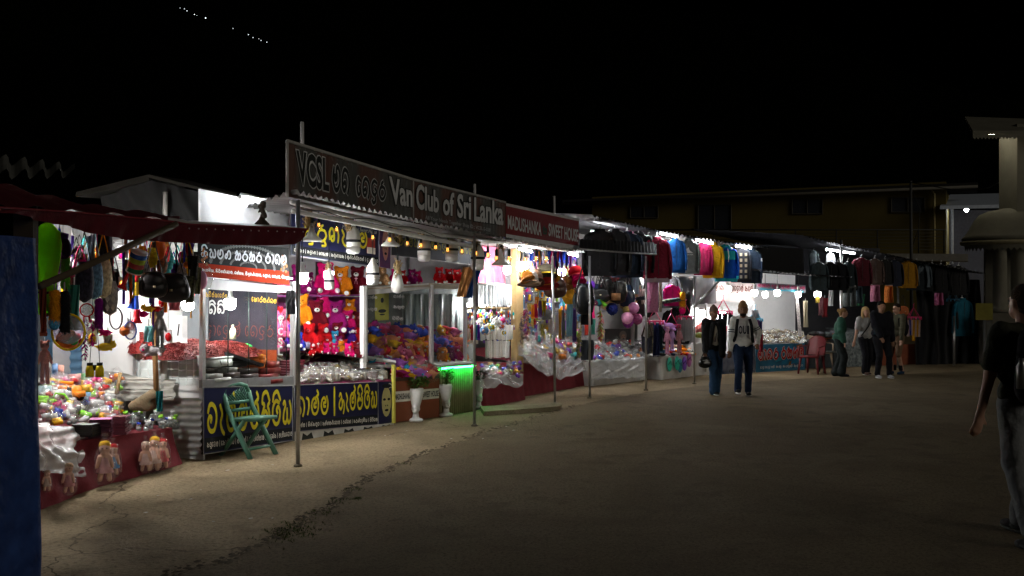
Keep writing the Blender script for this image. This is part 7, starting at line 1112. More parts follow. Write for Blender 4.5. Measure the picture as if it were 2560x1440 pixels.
strip('wool_hat', 'Hot pink woollen hat by the corner pole', 'hat', 1480, 762, 795, 15, (.7, .02, .18), HG(1480), grp=bg_, fringe=False); strip('scarf', 'Sea green scarf below the hot pink hat', 'scarf', 1483, 798, 832, 10, (.05, .25, .18), HG(1483), grp=bg_); strip('scarf', 'Red and yellow striped scarf by the corner pole', 'scarf', 1468, 800, 834, 14, (.5, .05, .03), HG(1468), grp=bg_); strip('trousers_cloth', 'Pale blue jeans hung behind the balloons', 'jeans', 1588, 678, 735, 20, (.35, .42, .5), HG(1588)+.3, grp=bg_, fringe=False); strip('brown_print_cloth', 'Brown spotted cloth bag behind the dangling cord', 'cloth', 1563, 678, 712, 24, (.22, .12, .07), HG(1563)+.2, grp=bg_, fringe=False, ma=mat((.22, .12, .07), .8, noise=1., scale=22, tint=(.03, .02, .02))); strip('striped_cloth', 'Red and orange striped cloth above the pink towel', 'cloth', 1610, 678, 694, 34, (.5, .15, .05), HG(1610)-.05, grp=bg_, fringe=False, ma=mat((.5, .12, .05), .8, noise=1., scale=25, tint=(.5, .4, .25))); strip('pale_garment', 'White flowered garment behind the row of caps', 'garment', 1605, 722, 760, 24, (.6, .42, .42), HG(1605)+.2, grp=bg_, fringe=False); strip('denim_cloth', 'Denim blue cloth above the navy bag', 'cloth', 1571, 712, 738, 18, (.05, .10, .22), HG(1571), grp=bg_, fringe=False)
strip('bead_curtain', 'White sparkling strand curtain left of the dangling red scarf', 'curtain', 1582, 810, 860, 9, (.6, .6, .6), HG(1582), grp=bg_, fringe=True)
random.seed(31)
for i in range(75):
    u, v = random.random(), random.random(); x = 1482+130*u; n_ = random.choice(['silver', 'white', 'blue', 'grey', 'red', 'violet', 'orange', 'silver']); BGT('Small %s trinket bag under the shiny plastic sheet' % n_, P(x, 904-42*v-6*u, df(x, -.2+1.0*v)), rnd(0, 6), 'trinket bags under the shiny plastic', rnd(.9, 1.5), {'toy': shiny(*NC2[n_])}, rnd(-.6, .6), rnd(-.6, .6))
for i in range(60):
    u, v = random.random(), random.random(); x = 1305+140*u; n_ = random.choice(list(NC2)); BGT('Small %s toy bag under the big crumpled plastic sheet' % n_, P(x, 900-50*v-16*u+12, df(x, .25+1.0*v)), rnd(0, 6), 'toy bags under the big plastic', rnd(1, 1.8), {'toy': shiny(*NC2[n_])}, rnd(-.6, .6), rnd(-.6, .6))
for i in range(44):
    u, v = random.random(), random.random(); n_ = random.choice(list(NC2)); BGT('Small %s packet on the small maroon table by the planter' % n_, P(1200+98*u, 948-38*v-6*u+4, df(1250, .05+1.1*v)), rnd(0, 6), 'packets on the small maroon table', rnd(.7, 1.2), {'toy': shiny(*NC2[n_])}, rnd(-.6, .6), rnd(-.6, .6))
for i in range(16):
    x = rnd(1470, 1640); n_, c = random.choice(list({'black': (.02, .02, .02), 'navy': (.02, .03, .09), 'maroon': (.2, .02, .04), 'teal': (.03, .2, .2), 'plum': (.2, .05, .2), 'grey': (.2, .2, .22), 'tan': (.3, .2, .1)}.items())); put(POUCH, 'Small %s shoulder bag deep under the dark jackets' % n_, x, 660+rnd(0, 60), 740+rnd(0, 60), .62, HG(x)+rnd(.3, .7), 'small bags deep under the dark jackets', {'body': c, 'strap': (.05, .05, .05)}, R(rnd(0, 50)), rnd(.7, 1))
# ---- socks, towels, slippers
tw = thing('pink_towel', 'Long pink towel hanging beside the fur braid', 'towel', P(1631, 683, dp(1631, .2)), R(12)); s = dp(1631)/FPX; part('towel', M().box((0, 0, -50*s), (30*s, .03, 98*s)), fur(.72, .28, .5), tw); part('hook_print', M().tube([(-8*s, -.02, -75*s), (-5*s, -.02, -70*s), (-8*s, -.02, -78*s), (-8*s, -.02, -84*s)], 1*s, 4), mat((.5, .05, .2)), tw)
boa('fur_braid', 'Beige fur braid hanging beside the pink towel', 'boa', 1651, 685, 778, 8, (.35, .28, .2), dp(1651, .2)); boa('fur_scarf', 'Orange fur scarf with a hot pink end', 'scarf', 1706, 730, 770, 17, (.72, .3, .01), df(1706, -.3), None, HPINK, n=500); boa('fur_scarf', 'Black fur scarf beside the orange one', 'scarf', 1720, 730, 786, 15, (.02, .022, .02), df(1720, -.3), n=500)
strip('dark_scarf', 'Navy scarf hanging from the left pink hanger', 'scarf', 1640, 808, 888, 18, (.015, .02, .07), df(1640, -.3)); strip('dark_scarf', 'Black spotted scarf hanging from the left pink hanger', 'scarf', 1626, 808, 880, 14, (.03, .03, .03), df(1626, -.3), ma=mat((.03, .03, .03), .8, noise=1, scale=40, tint=(.3, .28, .2))); strip('dark_scarf', 'Dark teal scarf at the right of the left pink hanger', 'scarf', 1652, 810, 875, 10, (.02, .05, .06), df(1652, -.3))
t = thing('striped_bag', 'Orange and black zigzag woven bag hanging by the fifth pole', 'bag', P(1618, 800, df(1618, -.4)), R(20)); s = df(1618)/FPX; part('bag', M().grid(lambda u, v: ((u-.5)*34*s*(1-.2*v), .03*math.sin(u*8), -(45+40*v-20*abs(u-.5))*s), 12, 8), mat((.45, .1, .02), .8, noise=1., scale=14, tint=(.03, .03, .05)), t); part('strap', M().tube([(-14*s, 0, -40*s), (0, 0, 5*s), (14*s, 0, -40*s)], 2*s, 6), mat((.06, .04, .04)), t)
def ringhanger_():
    t = thing('peg_hanger', None, 'hanger'); pk = mat((.7, .04, .16), .4); part('ring', M().tube(ring(.16, 0).copy() and [(.16*math.cos(2*PI*i/20), .12*math.sin(2*PI*i/20), 0) for i in range(21)], .012, 6), pk, t)
    for i in range(4): part('arm', M().tube([(.16*math.cos(i*PI/2+.4), .12*math.sin(i*PI/2+.4), 0), (0, 0, .2)], .006, 4), pk, t)
    part('hook', M().tube([(0, 0, .2), (0, 0, .26), (.02, 0, .28)], .006, 5), pk, t); m = M(); [m.box((.16*math.cos(a), .12*math.sin(a), -.03), (.015, .02, .05)) for a in [i*2*PI/10 for i in range(10)]]; part('pegs', m, pk, t); return t
RH = Proto(ringhanger_); pgr = 'peg hangers'
for x, y, w, lab, c in ((1636, 803, 1.3, 'Pink peg hanger holding dark scarves', None), (1678, 812, 1.3, 'Pink peg hanger holding long legged plush toys', None), (1714, 791, 1.35, 'Pink peg hanger holding white socks', None), (1808, 778, 1.4, 'Pink peg hanger behind the walking couple', None), (2284, 793, 1.3, 'Pink peg hanger with bright cloths in the right stall', None), (1888, 797, 1.2, 'Sky blue peg hanger right of the walking man', (.05, .4, .65)), (2243, 790, 1.1, 'Sky blue peg hanger above the man with the rucksack', (.05, .35, .55)), (2382, 748, 1.1, 'Dim blue peg hanger near the farthest pole', (.04, .15, .25))): RH(lab, P(x, y, df(x, -.3)), R(20), pgr, w, {k: mat(c, .4) for k in ('ring', 'arm', 'hook', 'pegs')} if c else None)
for i in range(9): strip('white_sock', '%s white sock from the left on the right pink peg hanger' % nth(i).capitalize(), 'sock', 1696+i*4.2, 795+rnd(-2, 2), 852+rnd(-6, 4), 8, (.6, .6, .62), df(1714, -.3)+rnd(-.15, .15), grp='white socks', fringe=False)
for x, y0, y1, c, lab in ((1668, 815, 888, (.66, .3, .45), 'Pink long legged plush toy, left on its peg hanger'), (1680, 812, 880, (.5, .3, .6), 'Lilac long legged plush toy, middle on its peg hanger'), (1698, 812, 884, (.55, .25, .28), 'Dusky pink long legged plush toy, right on its peg hanger')): put(LLEG, lab, x, y0, y1, .97, df(x, -.45), 'plush toys on the peg hanger', {'body': fur(*c)})
PLUSH('Lilac plush curl lying over the middle peg hanger', P(1672, 826, df(1672, -.4)), R(10), 'plush toys on the peg hanger', .42, {'body': fur(.5, .25, .62)})
def capp_(): t = thing('cap', None, 'cap'); part('crown', sdf([('s', (0, 0, 0), (.1, .1, .075))], .02, .02, cut=[('s', (0, 0, -.12), (.3, .3, .1))]), cloth(.05, .05, .05), t); part('peak', M().box((0, -.13, -.005), (.14, .1, .012)), cloth(.05, .05, .05), t); return t
CAP = Proto(capp_)
for i in range(8): CAP('%s dark cap from the left in the row below the hot pink top' % nth(i).capitalize(), P(1655+i*5.6, 757-i*.9, df(1675, .0)), R(60), 'row of dark caps', .9, {k: cloth(*random.choice([(.03, .03, .03), (.12, .1, .08), (.02, .03, .05), (.25, .25, .24)])) for k in ('crown',)})
for i in range(5): CAP('%s dark cap from the left behind the balloons' % nth(i).capitalize(), P(1590+i*6, 750-i, df(1600, .1)), R(60), 'row of caps behind the balloons', .8, {'crown': cloth(.02, .02, .03)})
def fold_(): t = thing('folded_garment', None, 'garment'); part('cloth', sdf([('s', (0, 0, .03), (.11, .08, .035)), ('s', (.03, .0, .05), (.07, .06, .025))], .016, .02, noise=(.006, 60)), cloth(*WHT), t); return t
FOLD = Proto(fold_); random.seed(3)
for i in range(34):
    u, v = (i % 12)/11, i//12; x = 1656+76*u+rnd(-3, 3); n_ = random.choice(['white', 'white', 'black', 'navy', 'beige', 'orange', 'red', 'grey']); c = {'white': WHT, 'black': (.02, .02, .02), 'navy': (.02, .05, .1), 'beige': (.5, .35, .25), 'orange': ORG, 'red': RED, 'grey': (.3, .3, .32)}[n_]; FOLD('Rolled %s garment on the grey table of folded clothes' % n_, P(x, 891-9*v+rnd(-3, 2)-4*u, df(x, -.02+.35*v)), rnd(0, 6), 'rolled garments on the grey table', rnd(.75, 1.1), {'cloth': cloth(*c)})
def flip_(): t = thing('slipper', None, 'slipper'); part('sole', M().lathe([(.05, -.01), (.052, .0), (.05, .01)], 16, (0, 0, 0), 1, 2.5).xf(Matrix.Rotation(PI/2, 4, 'X')), mat((.03, .45, .3), .5), t); part('strap', M().tube([(-.04, -.01, -.01), (0, -.035, .06), (.04, -.01, -.01)], .008, 6), mat((.02, .2, .14), .5), t); return t
FLP = Proto(flip_)
for x, y, c, lab in ((1674, 911, (.05, .5, .36), 'Sea green slipper, alone at the left of the grey table'), (1693, 908, (.05, .5, .36), 'Sea green slipper next to the blue one'), (1700, 914, (.04, .22, .3), 'Dull blue slipper between green and violet ones'), (1711, 909, (.25, .1, .55), 'Violet slipper hanging on the grey table'), (1723, 900, (.5, .15, .4), 'Pink slipper hanging at the right of the grey table')): FLP(lab, P(x, y, df(x, -.38)), R(30), 'slippers hanging on the grey table', 1.25, {'sole': mat(c, .5), 'strap': mat([k*.4 for k in c], .5)})
for x, c, lab in ((1800, (.03, .03, .035), 'Black top on the pink hanger behind the couple'), (1812, (.02, .02, .025), 'Black vest on the pink hanger behind the couple'), (1826, (.05, .05, .06), 'Dark grey vest on the pink hanger behind the couple'), (1812, (.6, .05, .15), 'Pink cloth hanging low between the walking couple')): strip('hanging_cloth', lab, 'cloth', x, 782 if c[0] < .5 else 815, 812 if c[0] < .5 else 850, 11, c, df(x, -.3), grp='clothes behind the couple', fringe=False)
for x, y0, y1, w, c, lab in ((1888, 775, 798, 20, (.25, .25, .26), 'Grey speckled cloth above the sky blue hanger'), (1894, 800, 845, 7, (.3, .1, .25), 'Plum cloth on the sky blue hanger'), (1902, 802, 840, 6, (.06, .06, .2), 'Navy cloth on the sky blue hanger'), (1880, 800, 830, 7, (.5, .5, .52), 'Pale cloth on the sky blue hanger'), (1903, 835, 880, 8, (.3, .03, .05), 'Dark red cloth hanging by the white counter')): strip('hanging_cloth', lab, 'cloth', x, y0, y1, w, c, df(x, -.35), grp='clothes on the sky blue hanger', fringe=False)
for i in range(7): strip('bright_cloth', '%s bright cloth from the left on the far pink hanger' % nth(i).capitalize(), 'cloth', 2270+i*4.5, 800, 840+rnd(-8, 14), 6, random.choice([RED, (.75, .4, .02), BLU, (.03, .3, .1), (.7, .55, .5)]), df(2284, -.3), grp='bright cloths on the far pink hanger', fringe=False)
put(BAGS, 'Orange rucksack hanging above the man in the olive shirt', 2257, 738, 775, .4, dp(2257, -.1), None, {a: (.5, .14, .05) for a in ('body', 'flap')}|{'strap': (.05, .05, .05)}); strip('glitter_bag', 'Silvery glittering pouch below the lone bulb', 'bag', 2077, 722, 765, 12, (.4, .4, .4), df(2077, -.2), fringe=False); strip('yellow_pack', 'Yellow printed pouch under the lone bulb', 'bag', 2044, 740, 757, 11, (.5, .4, .1), df(2044, -.3), fringe=False)
strip('printed_shirt', 'Yellow and green printed cloth above the blonde woman', 'cloth', 2152, 735, 765, 22, (.5, .4, .05), df(2152, -.1), fringe=False, ma=mat((.5, .4, .05), .8, noise=1, scale=16, tint=(.05, .25, .12))); strip('red_scarf', 'Dark red scarf deep in the right stall', 'scarf', 2062, 745, 790, 16, (.18, .015, .02), df(2062, .5)); strip('red_scarf', 'Dull pink scarf beside the dark red one', 'scarf', 2052, 742, 785, 14, (.2, .08, .09), df(2052, .5)); strip('cream_coat', 'Cream coat hanging at the edge of the white stall', 'coat', 2014, 752, 818, 12, (.5, .45, .33), df(2014, -.1), fringe=False)
random.seed(77)
for i in range(130):
    u, v = random.random(), random.random(); x = 1895+115*u; PK('Small clear packet of sweets on the far white counter', P(x, 858-30*v+rnd(-3, 3)-2*u, df(x, .05+.9*v)), rnd(0, 3), 'sweet packets on the far white counter', rnd(1.1, 1.7), {'contents': mat(random.choice(cc), .6, noise=.6, scale=60)}, rnd(-.6, .6), rnd(-.6, .6))
heap('red_sweet_heap', 'little heap of red sweets in the white booth by the woman', 'food', (.35, .3), .3, (.2, .02, .015), 250, rh, P(1768, 835, df(1768, .7))); single('melon', M().ell((0, 0, 0), (.22, .1, .07), 12, 8), mat((.2, .25, .04)), 'Green plate of fruit beside the woman\'s shoulder', 'fruit', P(1753, 838, df(1753, .3)))
for i in range(16): x = rnd(2020, 2100); FOLD('Dim folded garment on the counter behind the red chair', P(x, 845+rnd(-10, 12), df(x, rnd(.1, .6))), rnd(0, 3), 'dim garments behind the red chair', 1.3, {'cloth': cloth(*random.choice([(.03, .03, .03), (.3, .08, .03), (.1, .1, .12), (.25, .1, .08)]))})
# ================================================================ chairs, planters, bat
def slat_chair(lab, loc, rz, c, name='folding_chair'):
    t = thing(name, lab, 'chair', loc, rz); p = mat(c, .45, noise=.12, bump=.1)
    for s in (-1, 1): part('leg', M().tube([(s*.2, .17, .74), (s*.2, .11, .56), (s*.205, -.08, .28), (s*.21, -.27, 0)], .028, 6, (.8, 1.35)), p, t); part('leg', M().tube([(s*.18, -.14, .43), (s*.18, .06, .2), (s*.185, .23, 0)], .027, 6, (.8, 1.3)), p, t)
    part('seat', M().box((0, -.10, .44), (.38, .42, .04), 0, R(-3)), p, t); part('front_rung', M().tube([(-.2, -.2, .1), (.2, -.2, .1)], .016, 6), p, t); part('rear_rung', M().tube([(-.18, .2, .08), (.18, .2, .08)], .014, 6), p, t); part('low_back_rail', M().box((0, .115, .53), (.36, .025, .04)), p, t)
    b = part('backrest', M().tube([(-.2, .17, .72), (-.17, .185, .80), (-.06, .195, .83), (.06, .195, .83), (.17, .185, .80), (.2, .17, .72)], .03, 6).box((0, .14, .62), (.38, .028, .04)), p, t); l = M()
    for i in range(-9, 10):
        x0 = i*.04; 
        for s in (-1, 1):
            a, e = Vector((x0, .145, .63)), Vector((x0+s*.18, .185, .815))
            for f in (0, 1):
                q = (a, e)[f]
            if abs(e.x) > .19: e = a.lerp(e, max(0, (s*.19-a.x)/(e.x-a.x)) if abs(e.x-a.x) > 1e-6 else 1)
            if abs(a.x) <= .19 and (e-a).length > .02: l.tube([a, e], .009, 4)
    part('lattice', l, p, b); return t
ch_ = slat_chair('Green plastic folding chair standing open before the navy banner', (G(608, 1142)+Vector((0, .15, 0))), R(60), (.085, .215, .155)); ch_.scale = (.98,)*3
t = thing('folding_chair', 'Dark green folding chair folded and leaning at the counter end', 'chair', G(972, 1052)+Vector((-.05, -.12, 0)), R(52)); p = mat((.05, .11, .085), .45)
for s_ in (-1, 1): part('leg', M().tube([(s_*.2, .08, .95), (s_*.2, 0, .5), (s_*.2, -.08, 0)], .02, 6, (.8, 1.3)), p, t)
part('seat', M().box((0, -.03, .52), (.36, .03, .42), 0, R(-8)), p, t); part('backrest', M().box((0, .06, .86), (.38, .03, .2), 0, R(-8)), p, t); part('rung', M().tube([(-.2, -.07, .1), (.2, -.07, .1)], .014, 6), p, t); part('towel', M().box((.05, -.06, .35), (.2, .02, .5), 0, R(-8)), cloth(.5, .52, .5), t)
def arm_chair(lab, loc, rz, c):
    t = thing('plastic_chair', lab, 'chair', loc, rz); p = mat(c, .4, noise=.12)
    for x, y in ((-.22, -.2), (.22, -.2), (-.2, .22), (.2, .22)): part('leg', M().tube([(x*.9, y*.9, .42), (x*1.12, y*1.12, 0)], [.035, .022], 8), p, t)
    part('seat', M().grid(lambda u, v: ((u-.5)*.46, (v-.5)*.46, .43-.03*math.sin(PI*u)*math.sin(PI*v)), 8, 8).box((0, -.22, .41), (.46, .03, .05)), p, t)
    part('backrest', M().grid(lambda u, v: ((u-.5)*.44*(1-.15*v), .2+.12*v+.05*abs(u-.5), .44+.42*v-.05*(2*u-1)**4*v), 12, 8).tube([(-.22, .21, .44), (-.2, .33, .8), (-.1, .34, .87), (.1, .34, .87), (.2, .33, .8), (.22, .21, .44)], .016, 6), p, t)
    for s in (-1, 1): part('armrest', M().tube([(s*.21, .27, .66), (s*.25, 0, .65), (s*.25, -.2, .63), (s*.235, -.21, .4)], [.022, .026, .026, .02], 8, (1, .7)), p, t)
    return t
arm_chair('Red plastic armchair beside the blue banner', G(2030, 934), R(-40), (.15, .022, .026)); arm_chair('Beige plastic armchair behind the red one', G(2056, 922)+Vector((0, .2, 0)), R(15), (.36, .28, .2))
t = thing('stool', 'Small dark stool between the chairs and the woman in green', 'stool', G(2072, 931)); part('seat', M().box((0, 0, .5), (.34, .34, .03)), mat((.12, .13, .12)), t)
for x in (-.14, .14):
    for y in (-.14, .14): part('leg', M().tube([(x, y, .5), (x*1.25, y*1.25, 0)], .016, 6), mat((.03, .03, .03)), t)
def head_():
    t = thing('head_planter', None, 'planter')
    part('pot', sdf([('s', (0, .02, .05), (.24, .16, .075)), ('c', (0, .03, .08), (0, .02, .26), .115, .085), ('s', (0, -.005, .40), (.12, .145, .16)), ('s', (0, -.08, .33), (.07, .075, .07)), ('c', (0, .03, .46), (0, .09, .93), .125, .235), ('c', (0, -.14, .45), (0, -.165, .385), .012, .024), ('s', (0, -.13, .315), (.035, .022, .012)), ('s', (0, -.13, .295), (.03, .022, .012)), ('s', (-.055, -.105, .45), (.035, .03, .012)), ('s', (.055, -.105, .45), (.035, .03, .012)), ('s', (-.12, .02, .39), (.02, .03, .045)), ('s', (.12, .02, .39), (.02, .03, .045))], .0125, .022, cut=[('c', (0, .09, .85), (0, .1, 1.2), .18, .225), ('s', (-.052, -.145, .425), (.026, .02, .011)), ('s', (.052, -.145, .425), (.026, .02, .011))]), mat((.62, .63, .61), .55, noise=.08), t)
    part('soil', M().lathe([(.17, .88), (.001, .89)], 14, (0, .09, 0)), mat((.05, .035, .02), .95), t); return t
HEAD = Proto(head_)
def plant(lab, loc, n, r, h, L, w, c, up=.5, seed=1):
    random.seed(seed); t = thing('pot_plant', lab, 'plant', loc); m = M(); st_ = M()
    for _ in range(n):
        a = rnd(0, 2*PI); rr = r*math.sqrt(random.random()); b = Vector((rr*math.cos(a), rr*math.sin(a), h*random.random()**.7)); d = Vector((math.cos(a+rnd(-.7, .7)), math.sin(a+rnd(-.7, .7)), rnd(up-.5, up+.4))).normalized()*L*rnd(.6, 1.2); s = d.cross(Vector((0, 0, 1)))
        s = s.normalized()*w*rnd(.7, 1.2); k = Vector((0, 0, -.25*L)); m.add([b, b+d*.5+s, b+d+k, b+d*.5-s], [[0, 1, 2, 3]])
    for _ in range(9): a = rnd(0, 6.3); st_.tube([(0, 0, -.05), (r*.5*math.cos(a), r*.5*math.sin(a), h*.8)], .006, 4)
    part('leaves', m.flat(), mat(c, .6, noise=.6, scale=8), t); part('stems', st_, mat((.08, .09, .03)), t)
hp = [(1039, 1054, 90, -25, 'White head shaped planter facing right before the brown counter'), (1116, 1041, 87, 15, 'White head shaped planter left of the green lit counter'), (1197, 1023, 80, 20, 'Head shaped planter lit bright green beside the thin pole')]
for x, y, hpx, a, lab in hp: q = G(x, y); s = hpx*q.y/FPX/1.12; HEAD(lab, q, R(a+15), 'white head planters', s)
for (x, y, hpx, a, _), (n, r, h, L, w, c, up, lab) in zip(hp, ((460, .17, .15, .06, .02, (.07, .15, .02), .5, 'Bushy green plant growing from the planter before the brown counter'), (200, .1, .24, .06, .018, (.06, .13, .025), .6, 'Slender green plant in the planter left of the green lit counter'), (130, .1, .1, .2, .018, (.025, .035, .022), .45, 'Dark spiky plant in the green lit planter'))): q = G(x, y); plant(lab, q+Vector((0, .05, hpx*q.y/FPX*.93)), n, r, h, L, w, c, up, int(x))
m = M(); m.box((0, 0, .28), (.11, .035, .56), taper=.92); bt_ = thing('cricket_bat', 'Pale wooden cricket bat leaning on the maroon table', 'cricket bat', G(1337, 986), R(50), None, 1, R(-8)); part('blade', m, mat((.55, .27, .12), .55, noise=.2, scale=4), bt_); part('handle', M().tube([(0, 0, .55), (0, 0, .86)], .018, 8), mat((.5, .42, .36), .7), bt_)
# ================================================================ PEOPLE
def person(lab, loc, rz, H, skin, top, bottom, shoes, hair, pose, extra=None, res=.014, topk='long', bottomk='long', hairk='short', tops=.0, hip=0., flare=0., heavy=1.):
    s = H/1.7; V = lambda x, y, z: (x*s, y*s, z*s); t = thing('person', lab, 'person', loc, rz); P_ = dict(hipx=0, hipy=0, lean=0, hl=(-.24, -.02, .80), hr=(.24, -.02, .80), fl=(-.09, 0, .07), fr=(.09, 0, .07), head=0, yaw=0); P_.update(pose); ln = P_['lean']; W = heavy
    sh = lambda x: Vector((x, .0-ln*.55, 1.385)); hipz = .90; hL, hR = Vector((-.085, P_['hipy'], hipz)), Vector((.085, P_['hipy'], hipz)); aL, aR = Vector(P_['fl']), Vector(P_['fr'])
    def mid(a, b, L, d): c = (a+b)/2; h = max(0, (L/2)**2-((b-a).length/2)**2)**.5; return c+Vector(d).normalized()*h
    kL, kR = mid(hL, aL, .86, (0, -1, .1)), mid(hR, aR, .86, (0, -1, .1)); sL, sR = sh(-.17), sh(.17); wL, wR = Vector(P_['hl']), Vector(P_['hr']); eL, eR = mid(sL, wL, .52, P_.get('el', (-.5, .6, 0))), mid(sR, wR, .52, P_.get('er', (.5, .6, 0)))
    hd = Vector((0, -ln*.78-.02, 1.575)); ch = Vector((0, -ln*.4, 1.2)); nk = Vector((0, -ln*.6, 1.42)); q = lambda a: V(*a); my = Matrix.Rotation(P_['yaw'], 3, 'Z'); hv = lambda x, y, z: q(hd+my @ Vector((x, y, z)))
    def limb(a, b, ra, rb): return ('c', q(a), q(b), ra*s, rb*s)
    B = [('s', q(ch), V(.15*W, .10*W, .2)), ('s', q(Vector((0, P_['hipy'], .95))), V(.155*W, .105*W, .13)), limb(nk, hd+Vector((0, .01, -.05)), .055, .052), limb(sL, eL, .05, .04), limb(eL, wL, .038, .026), limb(sR, eR, .05, .04), limb(eR, wR, .038, .026), limb(hL, kL, .085*W, .055), limb(kL, aL, .052, .036), limb(hR, kR, .085*W, .055), limb(kR, aR, .052, .036), ('s', q(hd), V(.074, .092, .108)), ('s', hv(0, -.05, -.06), V(.05, .045, .05)), ('c', hv(0, -.088, .02), hv(0, -.108, -.02), .008*s, .015*s), ('s', hv(0, -.085, -.055), V(.025, .014, .007)), ('s', hv(0, -.08, .028), V(.05, .014, .008)), ('s', hv(-.076, .0, -.005), V(.012, .018, .028)), ('s', hv(.076, .0, -.005), V(.012, .018, .028))]
    for w, e, sd in ((wL, eL, -1), (wR, eR, 1)):
        d = (w-e).normalized(); u = d.cross(Vector((0, 1, 0))); u = u.normalized() if u.length > .1 else Vector((1, 0, 0)); n = u.cross(d); pc = w+d*.05; B.append(('s', q(pc), V(.034, .022, .045)))
        for i, (o, L) in enumerate(((-.027, .062), (-.009, .074), (.009, .07), (.026, .055))): a = pc+d*.03+u*o; m = a+d*L*.55+n*.008*-sd; B += [limb(a, m, .0095, .009), limb(m, m+d*L*.4+n*.02*-sd, .009, .0075)]
        B += [limb(w+d*.02-u*.025, w+d*.055-u*.055, .011, .0095)]
    part('body', sdf(B, res*s, .018), mat(skin, .55, noise=.06), t)
    tm = top if not isinstance(top, tuple) else cloth(*top); bm = bottom if not isinstance(bottom, tuple) else cloth(*bottom)
    T = [('s', q(ch), V(.175*W+tops, .125*W+tops, .22)), ('s', q(Vector((0, P_['hipy']*.7-ln*.1, .98+hip))), V(.18*W+tops, .13*W+tops, .12)), limb(sL+Vector((.03, 0, .0)), sR-Vector((.03, 0, 0)), .065, .065), limb(sL, eL, .068+tops, .06+tops), limb(sR, eR, .068+tops, .06+tops)]
    if topk == 'short': T[-2:] = [limb(sL, sL.lerp(eL, .75), .068, .072), limb(sR, sR.lerp(eR, .75), .068, .072)]
    else: T += [limb(eL, eL.lerp(wL, .96), .058+tops, .046+tops), limb(eR, eR.lerp(wR, .96), .058+tops, .046+tops)]
    part('top', sdf(T, res*s, .035, noise=(.010, 24/s)), tm, t)
    bt2 = lambda k, a: k.lerp(a, .93 if bottomk == 'long' else .08)
    Bq_ = [('s', q(Vector((0, P_['hipy'], .94))), V(.165*W, .118*W, .11))]+[limb(*x) for x in ((hL, kL, .1*W, .072+flare*.3), (hR, kR, .1*W, .072+flare*.3), (kL, bt2(kL, aL), .07+flare*.3, .062+flare), (kR, bt2(kR, aR), .07+flare*.3, .062+flare))]
    part('trousers' if bottomk == 'long' else 'shorts', sdf(Bq_, res*s, .02, noise=(.009, 26/s)), bm, t)
    for a, ang in ((aL, P_.get('al', 0)), (aR, P_.get('ar', 0))):
        f = Matrix.Rotation(ang, 3, 'X'); o = a-Vector((0, 0, .07)); g = lambda x, y, z: q(a+f @ Vector((x, y, z-.07))); sho = part('shoe', sdf([('s', g(0, -.01, .055), V(.043, .065, .045)), ('s', g(0, -.11, .038), V(.045, .085, .034))], res*s*.8, .015), cloth(*shoes), t); part('sole', sdf([('s', g(0, -.06, .016), V(.048, .142, .016))], res*s*.8, .01), mat((.6, .6, .58) if sum(shoes) > .15 or P_.get('sole') else (.03, .03, .03)), sho)
    for sx in (-1, 1): part('eye', M().ell(hv(sx*.032, -.082, .012), .0085*s, 6, 5), shiny(.03, .02, .018), t)
    part('mouth', M().ell(hv(0, -.097, -.055), [.02*s, .006*s, .006*s], 8, 5), mat([k*.6 for k in skin], .5), t)
    hm_ = fur(*hair)
    if hairk == 'short': part('hair', sdf([('s', hv(0, .018, .045), V(.082, .096, .085)), ('s', hv(0, .045, -.02), V(.076, .06, .07))], res*s*.9, .02, noise=(.004, 70)), hm_, t)
    if hairk == 'bun': part('hair', sdf([('s', hv(0, .015, .04), V(.083, .1, .085)), ('s', hv(0, .05, -.02), V(.072, .055, .06)), ('s', hv(0, .11, .06), V(.045, .045, .045))], res*s*.9, .015, noise=(.005, 60)), hm_, t)
    if hairk == 'long': part('hair', sdf([('s', hv(0, .018, .045), V(.085, .1, .085)), ('c', hv(-.075, .01, .02), hv(-.1, -.01, -.2), .032*s, .04*s), ('c', hv(.075, .01, .02), hv(.1, -.01, -.2), .032*s, .04*s), ('c', hv(0, .07, 0), hv(0, .08, -.2), .06*s, .05*s)], res*s*.9, .02, noise=(.006, 50)), hm_, t)
    t['x'] = 0; del t['x']
    J = dict(s=s, q=q, hv=hv, ch=ch, sL=sL, sR=sR, wL=wL, wR=wR, eL=eL, eR=eR, hd=hd, t=t, limb=limb, V=V, res=res*s, kL=kL, kR=kR)
    if extra: extra(J)
    return t
SK, SKL = (.17, .08, .045), (.45, .25, .17)
def ladyx(J):
    q, V, t = J['q'], J['V'], J['t']
    part('beanie', sdf([('s', J['hv'](0, .012, .055), V(.086, .098, .078)), ('s', J['hv'](0, .01, .135), V(.03, .03, .03))], J['res'], .02, noise=(.004, 80)), fur(.16, .10, .08), t)
    part('blouse', sdf([('s', q(J['ch']+Vector((0, -.035, -.03))), V(.095, .12, .22)), ('s', q(Vector((0, -.045, .99))), V(.10, .11, .08))], J['res'], .02), cloth(.42, .38, .3), t)
    part('lapel', sdf([('c', q(Vector((-.05, -.115, 1.36))), q(Vector((-.14, -.12, .92))), .045*J['s'], .06*J['s']), ('c', q(Vector((.05, -.115, 1.36))), q(Vector((.13, -.12, .78))), .045*J['s'], .07*J['s'])], J['res'], .03), cloth(.010, .010, .011), t)
    part('scarf', M().tube([q(Vector((.02, -.125, 1.28))), q(Vector((.0, -.15, 1.15))), q(Vector((-.03, -.16, 1.02)))], .014, 6), cloth(.1, .08, .07), t)
